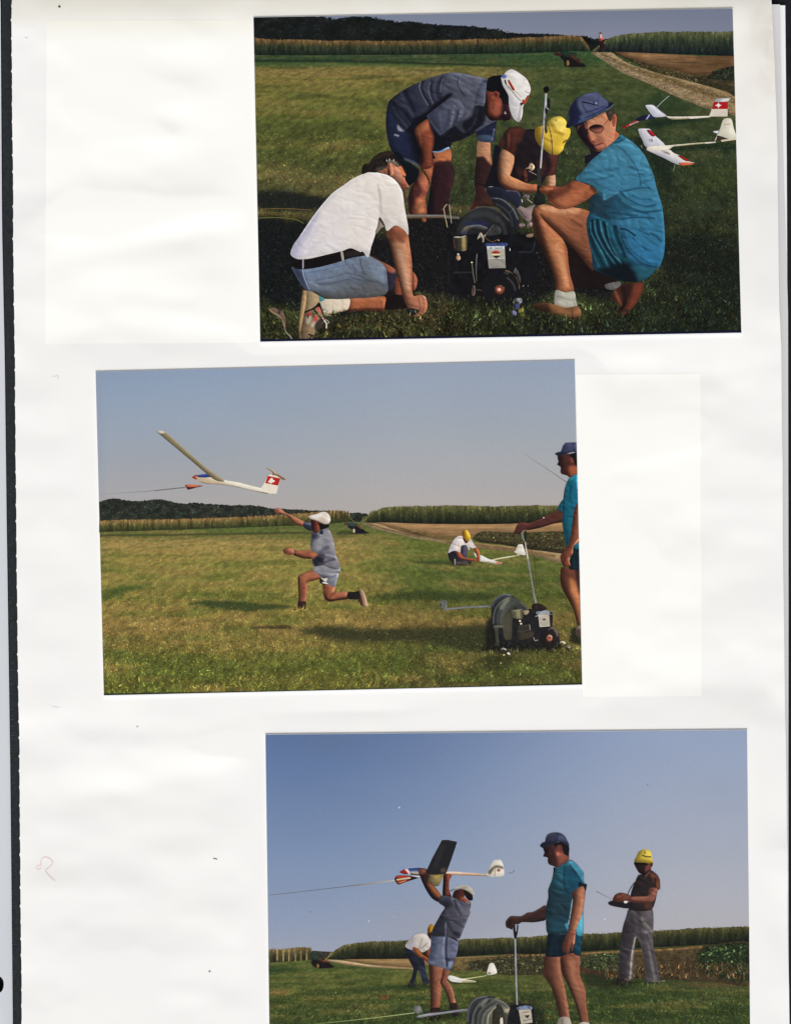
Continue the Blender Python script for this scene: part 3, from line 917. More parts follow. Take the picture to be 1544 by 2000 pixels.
b1.poly('A7', '1310,50 1508,60 1524,250 1544,440 1530,560 1490,800 1420,856 1268,856 1258,600 1286,310', (54, 33, 32), B('1300,40 1510,50 1530,250 1548,440 1484,404 1400,312 1280,306', (186, 130, 96), 3, 1),
        L('1270,800 1350,790 1420,830', (26, 22, 26), 5, 2, .9), L('1540,300 1540,420', (150, 92, 60), 4, 4, .7))
b1.poly('A5', '528,90 660,120 705,180 760,270 830,370 830,420 640,410 540,420 470,480 420,520 500,360 524,240', (62, 37, 34), L('450,485 530,370', (104, 34, 42), 4, 2, .8), B('640,300 790,330 820,400 660,400', (74, 46, 34), 5, .8), L('690,120 690,170', (96, 74, 68), 3, 2, .8))
sh = Part(pr, 'shorts', parent=b1)
sh.poly('a', '878,600 850,655 843,750 853,830 868,890 898,940 950,962 1010,988 1060,1018 1050,980 1080,960 1140,960 1130,925 1180,912 1212,884 1228,900 1232,868 1160,866 1130,800 1090,700 985,790 945,765 905,725', (34, 40, 64),
        B('990,790 1100,700 1150,860 1130,1000 1040,1010 1000,900', (18, 19, 28), 9, .95), B('850,640 900,720 930,840 900,920 856,820', (37, 44, 66), 8, .8), L('930,955 1000,978 1060,1016', (112, 118, 146), 3, 2, .8),
        B('916,752 966,782 960,796 918,790', (150, 150, 164), 1.2, .9), L('896,815 918,822', (176, 176, 190), 1.6, 1, .9), L('880,620 900,720 960,790', (24, 28, 46), 3, 3, .7), B('1126,830 1230,860 1226,890 1180,905 1130,915', (18, 24, 34), 4, .9))
sh.poly('A7', '550,196 575,215 640,225 700,205 760,160 796,124 812,140 838,182 800,190 740,222 660,248 590,246 554,240', (140, 172, 205), L('556,205 640,228 720,200', (90, 120, 156), 1.5, 1.5, .6), h=1.3)
st = Part(pr, 'polo_shirt', parent=b1)
st.poly('a', '1390,790 1440,750 1506,728 1506,770 1496,850 1480,862 1398,852', (34, 38, 58), B('1398,818 1482,822 1480,862 1398,852', (72, 88, 112), 1.5, .9), L('1496,780 1484,855', (120, 130, 150), 1.4, 1, .6))
st.poly('Z1', '320,800 430,690 600,610 720,860 900,950 880,1010 690,1070 520,1010 400,860', (20, 20, 28))
st.poly('Z1', '1290,480 1400,470 1420,700 1330,760 1280,640', (24, 21, 28))
st.poly('Z1', '1352,166 1200,130 1080,100 900,82 740,120 560,180 400,250 280,320 180,390 150,440 155,520 180,640 250,740 342,806 420,700 500,660 600,640 660,800 690,900 780,962 890,966 1050,922 1220,832 1330,762 1462,690 1440,680 1390,680 1330,600 1320,500 1345,330', (66, 69, 86),
        G(1150, 160, (92, 94, 108), 420, 640, (42, 44, 60)), B('150,440 300,320 420,260 480,420 440,640 340,800 180,640', (40, 42, 58), 10, .55),
        L('330,330 385,430 445,560', (24, 26, 38), 3, 4, .85), L('180,470 300,560 410,700', (24, 26, 38), 2.5, 3, .85), L('200,560 290,680 360,760', (26, 28, 40), 2, 2.5, .8), L('200,430 330,500 430,630', (74, 77, 94), 2, 2.5, .6), L('170,520 250,640 350,760', (78, 80, 96), 2, 2, .6), L('270,340 310,430 380,530', (70, 74, 92), 2, 3, .5),
        L('540,190 520,260 560,380 630,490', (30, 32, 46), 4, 5, .8), L('528,188 506,262 532,352 612,494', (124, 124, 136), 1.2, 1, .8), L('655,210 640,290 660,390 710,470', (34, 36, 50), 4, 5, .8), L('640,206 620,280 640,390 682,472', (116, 116, 130), 1.2, 1, .75), L('790,165 752,260 752,390', (34, 36, 50), 5, 6, .8), L('806,160 776,240 770,330', (108, 108, 122), 1.6, 2, .6),
        B('430,660 560,600 700,470 860,350 920,350 820,460 640,620 540,660 470,720', (18, 18, 26), 4, .95), L('1000,150 985,220 1020,300 1080,390 1100,450', (52, 54, 70), 1.6, 1.6, .85), L('1015,150 1000,220 1040,300', (108, 110, 124), 1.2, 1.4, .5), L('900,90 1080,108 1340,168', (118, 122, 140), 1.6, 2.5, .6), L('1265,240 1340,180', (52, 56, 76), 2, 2, .7),
        B('600,760 700,820 770,870 860,806 950,744 1110,664 1180,600 1200,500 1330,500 1340,620 1300,740 1220,832 1050,924 890,968 780,962 690,900', (22, 22, 30), 5, .95), B('955,735 1035,706 1050,770 1100,842 1040,832', (72, 72, 86), 2.5, .8), B('1195,812 1294,748 1250,806', (84, 88, 106), 2, .8), L('1200,380 1170,500 1090,650', (110, 110, 120), 1.4, 1.6, .6), L('1230,540 1200,700 1130,800', (54, 54, 66), 2.4, 3, .6), B('1080,380 1200,360 1190,500 1110,640 1060,600', (84, 86, 98), 6, .7))
b1.poly('Z1', '560,690 612,668 648,760 692,880 684,1000 664,1100 684,1244 620,1290 540,1290 500,1230 530,1100 484,950 446,830 468,760', (118, 62, 44), B('540,700 612,672 640,770 560,830 490,880 470,800', (170, 100, 68), 5, .85), B('500,900 640,830 690,900 650,1040 560,1080', (134, 68, 46), 6, .7), L('480,780 520,900 520,1000', (190, 120, 84), 2, 3, .5), B('480,940 540,1060 560,1200 510,1240 500,1100', (40, 24, 26), 5, .8), L('690,900 676,1080 680,1220', (70, 36, 32), 3, 3.5, .7), B('640,680 700,860 690,900 630,760', (34, 22, 26), 3, .85))
st.poly('Z1', '600,624 700,540 800,462 900,400 1000,420 1062,510 1064,620 1000,694 910,766 860,800 772,866 700,784 640,700', (78, 81, 98), G(680, 560, (66, 69, 90), 1040, 520, (90, 92, 106)), L('604,630 690,760 772,862', (118, 120, 136), 1.2, 1.2, .7), L('945,500 920,640 902,764', (114, 114, 126), 1.4, 1.8, .7), L('990,560 965,680 925,750', (44, 46, 60), 2.5, 3, .7), L('880,560 860,700 830,790', (58, 60, 76), 3, 4, .6), L('760,600 770,720 790,800', (96, 98, 114), 2, 3, .5), B('1000,690 1064,600 1064,660 960,740', (44, 46, 58), 4, .7), L('860,370 930,350 1000,400', (54, 56, 72), 2, 2, .7), L('820,430 920,420', (104, 106, 120), 2, 2.5, .5))
st.poly('Z1', '1195,480 1205,400 1250,260 1350,170 1352,240 1330,400 1312,496 1250,490', (84, 88, 104), L('1205,486 1306,498 1330,400 1350,240', (136, 138, 152), 1, 1, .6), L('1200,500 1190,560', (26, 26, 36), 1.5, 1.5, .8))
b1.poly('A2', '560,880 640,900 810,950 850,1200 860,1420 780,1490 640,1480 600,1100', (32, 21, 26), h=1.2)
b1.poly('A2', '240,740 400,780 480,752 575,800 610,940 660,1080 740,1080 815,1140 845,1300 870,1400 800,1494 640,1484 480,1496 390,1512 330,1430 250,1310 222,1000', (122, 62, 46),
        B('300,1080 420,1000 600,1060 620,1230 540,1360 420,1350 290,1240', (152, 82, 60), 6, .9), L('420,1000 440,1080 400,1200', (112, 60, 48), 2.5, 3, .5), B('640,1060 760,1060 880,1400 780,1500 640,1490 560,1400 640,1280', (34, 22, 30), 4, .95), B('260,1330 420,1400 560,1400 640,1490 380,1520', (44, 26, 28), 4, .8),
        L('230,900 240,1280', (46, 26, 28), 4, 4, .7), B('270,760 400,800 340,1000 250,980', (140, 70, 56), 3, .6), L('712,1290 725,1325', (210, 180, 170), 1.2, .8), h=1.5)
b1.poly('A2', '362,900 420,800 490,764 566,800 572,870 540,920 470,940 420,1000 380,960', (150, 74, 56), B('440,820 520,800 540,880 470,900', (60, 28, 30), 2, .8), B('370,880 420,890 415,980 375,950', (206, 120, 70), 1.5, .9), h=1.2)
Part(pr, 'hair', parent=b1).poly('A2', '284,452 400,380 520,372 624,362 630,480 690,640 790,840 806,1000 720,1010 640,980 560,900 572,820 490,756 400,784 246,736 246,620', (18, 19, 24), N(.4, 3, 3), L('560,960 620,1030', (96, 84, 78), 1.6, 1, .7), h=1.6)
cp = Part(pr, 'white_cap', parent=b1)
cp.poly('A2', '616,420 680,340 740,272 820,222 900,214 1000,264 1130,350 1240,440 1312,560 1356,720 1312,860 1252,990 1190,1092 1160,1160 1156,1300 1122,1450 1062,1532 1000,1514 930,1450 880,1360 832,1220 806,1050 800,880 740,762 660,620 625,500', (222, 217, 211),
        B('820,880 1080,1040 1110,1200 1060,1500 960,1440 860,1250', (206, 203, 207), 5, .7), L('1110,1130 1080,1300 1060,1480', (166, 160, 164), 2.5, 2.5, .7), L('900,270 1060,340 1200,470', (206, 202, 206), 3, 4, .6), B('790,350 900,400 1000,600 960,680 860,500', (206, 206, 200), 4, .7),
        L('715,560 800,660 900,770 1000,900 1105,1005', (92, 82, 84), .9, .8, .85), L('960,750 1040,830 1115,910', (150, 138, 132), .8, .8, .7), L('1215,760 1300,815', (120, 104, 100), .8, .8, .6), R(-2.5, 1, 2, (190, 186, 198), .5), h=1.4)
cp.dot('A2', 690, 392, 62, (92, 112, 176), 52).poly('A2', '695,480 725,470 752,575 742,600 705,545', (50, 44, 50), h=1).poly('A2', '782,486 815,476 845,520 945,690 950,738 905,738 850,650 790,535', (166, 42, 28), h=1) \
    .poly('A2', '1142,1082 1150,960 1200,985 1262,880 1310,870 1262,1000 1210,1085', (176, 72, 54), h=1).poly('A2', '1088,1070 1125,1040 1165,1080 1110,1128', (58, 46, 54), h=1)

# ---- person in brown shirt and yellow hat
b2 = Part(pr, 'person', label='person in brown shirt and yellow sun hat crouching behind the winch')
b2.poly('A4', '130,560 230,600 260,800 230,1100 300,1270 540,1330 560,1420 0,1280 0,1130 80,900', (25, 22, 29), noise=.15)
b2.poly('A4', '1000,1050 1132,1030 1144,1240 1060,1262 996,1250', (194, 144, 108), L('1010,1060 1005,1240', (150, 96, 66), 4, 4, .8))
b2s = Part(pr, 'brown_shirt', parent=b2)
b2s.poly('A4', '462,246 380,258 310,322 258,405 196,548 292,622 372,664 452,740 424,1000 388,1062 480,1110 620,1164 640,1190 700,1180 840,1120 900,1230 996,1076 1134,1042 1192,800 1184,690 1060,690 930,600 850,520 810,400 802,288 640,290 560,240', (34, 27, 32),
        B('290,330 400,256 560,244 630,290 590,430 500,560 460,720 370,660 200,550', (88, 48, 39), 5, .95), B('290,360 340,360 350,560 290,600', (36, 28, 34), 4, .85), L('365,380 380,560', (116, 68, 50), 2.4, 3, .7), L('420,360 400,620', (60, 34, 32), 3, 3, .7),
        B('1040,700 1186,690 1192,810 1134,1040 1010,1070 1080,900', (88, 50, 42), 5, .9), B('840,800 960,790 990,960 940,1040 880,1000', (72, 40, 36), 5, .8), B('500,930 590,950 580,1120 510,1090', (64, 36, 36), 4, .7), L('640,980 660,1160', (124, 68, 50), 3, 3, .7), L('480,540 600,300', (60, 36, 34), 4, 5, .5))
b2s.poly('A4', '640,946 700,915 720,850 762,856 798,912 778,965 740,985 700,950', (202, 172, 142), B('735,890 770,900 750,940', (84, 56, 50), 1, .9), h=1)
b2s.line('A4', '700,985 770,1020 830,1050', (150, 130, 118), 1.2)
b2.poly('A4', '258,628 330,645 400,690 456,745 450,850 420,965 388,1062 500,1118 640,1184 760,1208 842,1206 840,1300 770,1356 600,1344 450,1324 300,1274 204,1184 178,1060 180,900 200,740', (178, 118, 80),
        B('240,650 340,650 440,740 430,900 380,1050 260,1060 230,850', (196, 144, 106), 9, .8), B('160,700 215,700 215,1000 240,1200 180,1200', (64, 36, 32), 6, .85), L('240,1220 420,1310 620,1345 800,1340', (96, 52, 38), 5, 5, .85), B('640,1200 830,1215 830,1290 700,1300', (172, 96, 60), 6, .7), L('420,1080 560,1150 700,1200', (200, 136, 92), 3, 4, .5))
b2.poly('A4', '876,1290 900,1240 960,1232 1130,1244 1216,1246 1210,1262 1100,1296 1010,1340 996,1382 930,1352 880,1318', (182, 100, 66), L('900,1250 1100,1250', (210, 134, 96), 2, 2, .7), L('960,1300 1010,1270', (130, 66, 46), 1.4, 1.4, .7), h=1.4)
b2h = Part(pr, 'yellow_hat', parent=b2)
b2h.poly('A4', '1008,172 1060,110 1150,74 1240,74 1312,130 1336,190 1320,258 1392,282 1384,400 1320,500 1292,560 1272,632 1200,702 1110,716 1030,682 930,602 860,532 812,442 798,362 814,272 880,240 950,226 1004,250', (210, 178, 66),
        B('1060,130 1180,80 1310,140 1320,260 1300,400 1180,350 1080,260', (222, 200, 106), 7, .9), B('800,300 900,250 930,420 940,590 860,520', (172, 134, 44), 5, .85), B('1100,480 1280,540 1240,680 1110,710 960,600', (216, 180, 66), 6, .7), L('1100,230 1160,320 1260,370', (176, 136, 44), 3, 5, .7), L('940,420 1060,490', (150, 112, 40), 1.5, 1.5, .8),
        L('1012,190 1056,310 1084,460 1094,600 1096,716', (70, 42, 28), 1.6, .8, 1), L('1030,210 1074,330 1100,480 1106,690', (226, 196, 120), .8, 1, .6), L('1275,515 1310,480 1330,470', (90, 60, 30), 1.6, 1.2, .9), h=1.6)
b2h.dot('A4', 1155, 135, 12, (120, 90, 40), 14)
b2h.poly('A4', '962,250 1000,240 1014,330 975,360', (70, 62, 40), h=1.2, noise=.3)

# ---- the winch
wi = Part(pr, 'winch', label='black petrol winch with grey cable drum in the middle of the group')
wi.poly('A7', '80,1286 740,1288 1000,1320 1002,1362 740,1342 100,1348', (104, 98, 92), L('90,1300 740,1302', (128, 126, 126), 2, 2, .7), L('100,1338 720,1336', (92, 66, 42), 2, 2, .8), noise=.1, sharp=True)
wi.line('A7', '792,1112 742,1175 756,1290 800,1500', (196, 180, 140), 1.3, (190, 170, 130)).line('A7', '826,1115 848,1260 866,1430', (180, 168, 136), 1.2).line('A7', '700,1210 744,1176', (130, 110, 80), 1.0)
wi.poly('A7', '370,1350 430,1348 442,1398 410,1412 376,1390', (150, 86, 56), h=1.2)
wi.poly('A5', '1150,470 1200,408 1280,440 1412,388 1382,470 1356,640 1276,620', (140, 120, 118), L('1180,470 1280,590', (84, 70, 74), 2, 1.5, .8), h=1.6, noise=.1)
wi.poly('A5', '1170,700 1220,660 1268,690 1250,730 1190,736', (118, 98, 96), N(.8, 3, 3), h=1.2).poly('A5', '1296,690 1330,650 1376,660 1368,720 1310,738', (128, 108, 104), N(.8, 3, 3), h=1.2)
wi.poly('A5', '1245,265 1290,228 1335,262 1318,310 1262,300', (116, 102, 98), N(.9, 3, 3), h=1.2).line('A5', '1310,310 1380,366', (176, 164, 150), 1.4).line('A5', '1218,310 1228,355', (210, 206, 200), 1.6)
wi.poly('A5', '690,200 700,130 770,112 900,130 1000,170 1150,188 1200,250 1212,345 1150,450 1050,352 900,292 770,286', (36, 39, 54), L('1000,172 1150,190 1196,246', (116, 120, 138), 1.3, 1.3, .7), B('700,200 800,140 960,200 900,280 760,270', (26, 28, 38), 6, .8), L('715,116 772,114', (170, 170, 175), 1.2, .8))
wi.poly('A5', '770,284 900,298 1000,356 1100,462 1164,600 1176,760 1084,770 1050,640 980,540 900,460 800,398', (32, 33, 40), L('774,288 900,302 1000,362 1098,470 1160,600', (128, 132, 146), 1.2, 1, .8), L('830,380 960,450 1050,560 1086,720', (86, 88, 96), 1.2, 1.2, .6), L('1035,515 1085,470', (80, 80, 86), 1, 1, .5))
wi.poly('A5', '222,840 250,720 320,600 420,500 540,440 680,418 800,448 920,518 1022,622 1072,760 1090,940 700,960 240,910', (40, 41, 44), G(500, 430, (46, 47, 49), 800, 900, (24, 24, 28)), L('420,500 540,442 680,420 800,450 920,520 1022,624', (108, 108, 112), .9, 1, .7),
        L('290,760 400,600 560,530 720,540 850,620', (54, 55, 58), 5, 6, .7), L('860,590 940,700 980,850', (62, 62, 66), 3, 4, .6), B('340,700 420,650 640,640 720,700 500,690', (36, 42, 78), 5, .8))
wi.poly('A5', '300,826 314,780 360,726 470,696 600,694 712,742 640,768 510,736 440,752 400,800 380,838', (70, 66, 58), L('330,790 400,720 480,702', (118, 112, 100), 2.5, 3, .8), B('310,800 400,790 380,840 300,836', (54, 58, 96), 3, .7), L('470,705 600,702 690,740', (104, 110, 136), 2, 2, .7), h=1.5)
wi.poly('A5', '660,860 790,690 900,740 890,830 700,900', (52, 52, 52), L('665,850 795,690', (104, 102, 98), 2, 2, .6), N(.4, 4, 4))
en = Part(pr, 'engine', parent=wi)
en.poly('A6', '105,120 220,84 400,70 560,60 680,90 900,70 1250,80 1400,90 1440,300 1440,700 1260,800 1200,940 1060,1040 860,1060 640,1000 420,960 140,960 100,600', (19, 18, 22), N(.5, 9, 9), L('190,640 480,638', (52, 52, 54), 1, 1, .8), L('1180,330 1370,325 1420,170', (50, 52, 60), 1.4, 1.4, .7), L('120,330 120,800', (34, 30, 32), 3, 3, .6))
en.poly('A6', '186,104 300,104 396,92 394,286 344,318 260,312 206,300', (48, 47, 38), G(190, 200, (36, 34, 34), 300, 200, (62, 60, 46)), L('345,120 350,300', (166, 142, 92), 3.5, 4, .85), L('215,108 300,102 372,84', (224, 222, 210), 1.5, .8), L('150,80 190,105 215,270', (120, 70, 70), 1.2, 1, .8), L('335,305 380,290', (150, 128, 96), 1.4, 1), h=1.3)
en.dot('A6', 265, 418, 34, (176, 142, 110), 42, B('250,400 290,430 280,455', (230, 196, 160), 1.5)).dot('A6', 264, 365, 15, (226, 224, 218))
en.poly('A6', '552,140 580,60 610,40 650,120 640,190 610,120 590,110', (196, 184, 164), B('590,60 640,130 620,160', (60, 54, 48), 1.5, .8), h=1.1).dot('A6', 664, 84, 10, (190, 176, 160), 16)
en.line('A6', '660,110 740,165 800,180', (100, 80, 60), 1.1).dot('A6', 870, 155, 10, (200, 168, 130), 12).line('A6', '800,170 860,140', (120, 84, 54), 1.2)
en.line('A6', '546,360 534,560 540,780', (138, 138, 136), 1.4, (90, 90, 90), 1.0).line('A6', '470,500 490,660 512,800', (120, 116, 100), 1.3).dot('A6', 468, 488, 14, (222, 226, 190), 11)
en.poly('A6', '470,900 490,830 518,850 520,950 500,990 470,980', (104, 90, 82), B('485,860 505,880 500,960 485,950', (40, 34, 36), 1, .8), h=1).line('A6', '540,895 620,912', (80, 74, 62), 1.4)
en.dot('A6', 1042, 295, 6, (220, 220, 220), 22).dot('A6', 1240, 842, 9, (160, 160, 162)).dot('A6', 1450, 342, 10, (80, 84, 86), 12)
en.poly('A6', '1284,78 1340,56 1390,56 1384,100 1330,112 1290,100', (136, 110, 90), h=1.3)
lb = Part(pr, 'engine_plate', parent=wi, label='pale plate with a red and black diamond emblem')
lb.poly('A6', '676,204 760,196 994,194 972,248 690,250', (54, 66, 116), N(.5, 3, 3), h=1.2)
lb.poly('A6', '692,246 960,240 978,572 724,577', (168, 163, 148), B('715,425 968,420 982,580 720,585', (142, 138, 130), 1.5, .95), B('692,240 962,236 962,280 696,290', (206, 208, 212), 2, .9), B('1000,500 930,480 970,560', (150, 130, 126), 4, .6), L('720,428 965,424', (206, 202, 190), 1, .8, .8), sharp=True, h=1.1)
lb.poly('A6', '762,352 790,324 822,312 870,322 898,352 830,356', (168, 40, 30), h=.9, noise=0).poly('A6', '766,358 900,356 906,380 768,382', (222, 206, 170), h=1, sharp=True, noise=0).poly('A6', '772,384 908,384 880,404 836,430 800,404', (46, 40, 30), h=.9, noise=0, sharp=True)
for a_ in ('738,282 746,252 754,282', '742,272 751,272', '760,254 760,282', '760,254 772,262 760,268 774,282', '812,252 812,282 828,282', '832,266 832,282', '840,282 840,266 850,266 850,282', '856,282 856,266 868,266 868,282', '876,256 878,282 894,280 894,262', '900,252 912,252 906,282', '918,250 930,250 924,280'):
    lb.line('A6', a_, (36, 48, 84), 0.75, sharp=True)
lb.line('A6', '782,440 870,436', (96, 92, 92), 1.0).line('A6', '884,330 920,328', (120, 112, 104), .6)
wh = Part(pr, 'wheel', parent=wi)
wh.dot('A6', 905, 870, 285, (22, 21, 25), 280, L('985,612 1040,625 1100,650 1150,710 1186,790 1190,880', (150, 116, 82), 1.6, 1.5, .8), L('1000,718 1060,770 1105,840 1120,910', (104, 100, 98), 1.2, 1.2, .6), L('960,640 1010,660', (90, 90, 86), 1.5, 1, .6))
wh.poly('A6', '1095,640 1122,566 1160,610 1196,700 1206,790 1186,780 1150,690 1110,650', (66, 68, 66), L('1100,640 1125,572', (130, 132, 130), 1, 1, .7), h=1.2)
wh.dot('A6', 886, 898, 76, (84, 46, 38), 72, B('830,860 900,850 940,900 900,950 840,930', (156, 84, 62), 3, .9), L('908,822 945,835 962,870', (170, 168, 170), 1.2, .8)).dot('A6', 874, 900, 30, (236, 176, 156), 26)
lv = Part(pr, 'lever', parent=wi, label='tall steel lever with a black knob')
lv.poly('A4', '846,940 914,936 914,1100 908,1260 838,1260 842,1100', (46, 48, 46), sharp=True, h=1.4)
lv.poly('A4', '838,1250 912,1240 930,1380 980,1440 940,1544 800,1544 780,1440 836,1360', (28, 32, 30), h=2, noise=.2)
lv.poly('A4', '944,-20 976,-20 966,120 950,420 936,600 912,940 884,936 908,600 922,400', (120, 122, 128), G(900, 300, (72, 74, 84), 960, 305, (168, 168, 172)), L('966,100 946,400 934,560', (204, 200, 194), 1.2, 1, .9), B('918,280 945,280 935,440 912,440', (48, 46, 96), 2, .7), L('918,640 896,930', (196, 194, 190), 1.4, 1, .9), sharp=True, h=1.0)
lv.poly('b', '318,568 332,566 330,640 322,700 308,760 312,690 316,620', (150, 150, 152), L('326,570 320,680', (190, 190, 192), .8, .8), sharp=True, h=1)
lv.poly('b', '331,600 345,598 350,640 340,668 322,692 318,660 330,640', (26, 28, 32), L('328,650 340,664', (200, 200, 200), 1, .8, .8), h=1.1)
lv.poly('b', '308,544 312,530 328,524 342,532 344,548 336,560 318,562', (14, 14, 18), h=1.1)

# ---- person in turquoise
b3 = Part(pr, 'person', label='person in turquoise shirt, blue hat and sunglasses squatting and facing the camera')
b3.poly('d', '440,420 560,500 650,590 760,650 720,690 500,690 440,700 470,600', (32, 22, 21), noise=.15)
b3s = Part(pr, 'shoe', parent=b3)
b3s.poly('d', '720,760 734,700 780,668 900,655 910,700 862,790 800,852 748,848 772,790', (80, 44, 35), B('820,680 905,660 880,750 810,840 840,740', (118, 62, 45), 5, .8), L('790,690 800,770 770,830', (30, 20, 20), 4, 3, .8), L('740,710 775,790', (150, 96, 70), 3, 3, .7), B('770,680 850,668 800,780', (38, 26, 26), 5, .8), L('905,690 862,785 800,846', (96, 50, 36), 2, 2, .8))
b3.poly('d', '680,668 760,650 775,670 735,700 690,694', (108, 104, 96), h=1.6)
b3.poly('b', '240,1300 270,1250 310,1235 360,1245 400,1262 480,1252 595,1284 600,1400 612,1630 550,1572 480,1492 420,1434 350,1372 290,1322', (160, 100, 68), G(300, 1250, (178, 112, 74), 520, 1560, (122, 72, 50)),
        B('290,1235 420,1262 520,1262 480,1300 330,1280', (188, 128, 88), 7, .7), L('290,1310 360,1365 440,1440 540,1560', (92, 52, 38), 6, 7, .7), L('480,1330 540,1370', (112, 64, 46), 2, 3, .7), L('470,1440 560,1530', (136, 84, 60), 5, 5, .5), L('300,1250 400,1274 520,1268', (206, 152, 112), 4, 6, .55))
b3.poly('b', '238,1295 262,1256 300,1318 352,1372 420,1440 450,1500 460,1590 472,1670 490,1764 382,1764 374,1680 340,1590 295,1500 254,1400', (150, 92, 62), B('236,1280 280,1320 310,1420 350,1560 385,1680 390,1770 330,1770 280,1520', (66, 38, 30), 7, .9),
        B('330,1400 420,1450 450,1560 470,1720 440,1760 400,1640 350,1500', (190, 124, 80), 7, .8), L('440,1470 460,1620 486,1750', (132, 78, 54), 3, 4, .7), L('300,1340 380,1430', (176, 110, 74), 4, 5, .6), L('390,1480 420,1600 450,1720', (210, 152, 112), 3, 5, .5))
b3.poly('d', '498,42 600,78 626,108 560,164 480,204 420,216 388,206 340,172 330,126 300,120 284,96 300,76 400,78 420,80 464,56', (146, 82, 54), B('340,100 420,84 470,60 460,120 360,160', (92, 50, 38), 6, .7), B('380,160 480,110 560,90 520,170 430,206', (178, 106, 70), 7, .8), L('345,170 390,204 430,214', (196, 118, 80), 2, 2, .8), L('600,84 624,106', (60, 34, 28), 4, 4, .8), L('290,95 360,90', (188, 112, 74), 3, 2, .8))
Part(pr, 'sock', parent=b3).poly('d', '384,702 440,716 494,710 504,760 512,800 470,812 420,808 376,786', (184, 180, 166), L('400,740 470,760 505,755', (150, 146, 134), 2, 3, .7), L('388,770 440,790', (206, 202, 188), 3, 3, .7), B('480,710 512,800 490,800', (140, 136, 128), 4, .6))
b3s.poly('d', '226,800 300,776 370,786 440,808 512,798 530,816 537,846 530,872 460,874 380,850 290,826', (128, 88, 58), B('220,790 330,780 350,840 260,830', (52, 34, 28), 6, .85), L('400,830 480,842 530,826', (150, 106, 74), 3, 3, .7), L('480,812 486,860', (90, 60, 42), 1.5, 1.5, .7), L('370,846 460,872 530,870', (70, 48, 34), 2, 2, .8))
b3h = Part(pr, 'shorts', parent=b3)
b3h.poly('b', '592,1284 640,1308 692,1330 765,1384 776,1430 796,1510 822,1560 870,1594 990,1604 962,1660 900,1698 820,1702 750,1690 690,1662 608,1622 600,1550 580,1450 566,1362 574,1312', (30, 74, 92), G(590, 1350, (34, 84, 104), 860, 1700, (24, 56, 68)),
        L('Z2|40,1150 60,1320 160,1500 300,1720', (12, 34, 46), 3, 4, .85), L('Z2|100,1140 130,1320 240,1520 380,1710', (12, 32, 44), 3, 3.5, .85), L('Z2|190,1170 230,1370 330,1580 440,1720', (12, 34, 44), 3, 3.5, .8), L('Z2|0,1250 60,1480 180,1720', (14, 40, 52), 2.5, 3, .8), L('Z2|330,1240 380,1420 470,1600', (14, 38, 50), 3.5, 4, .8),
        L('Z2|14,1170 20,1300 100,1450 180,1600 262,1790', (84, 146, 164), 1, 1.2, .75), L('Z2|62,1150 84,1300 180,1500 330,1710', (78, 138, 158), 1, 1.2, .75), L('Z2|140,1150 174,1330 290,1560 420,1700', (86, 146, 164), 1, 1.2, .75), L('Z2|220,1180 262,1400 336,1560 404,1690', (74, 132, 152), 1, 1.2, .65), L('Z2|-20,1420 60,1600 120,1740', (72, 132, 150), 1, 1.2, .6), L('Z2|280,1240 330,1400 410,1560', (46, 104, 126), 2, 2.5, .6),
        B('Z2|120,1790 300,1720 480,1690 570,1760 650,1900 520,1960 300,1890', (16, 22, 28), 7, .92), B('Z2|560,1740 870,1740 800,1860 650,1940 600,1830', (46, 96, 114), 7, .8))
b3t = Part(pr, 'turquoise_shirt', parent=b3)
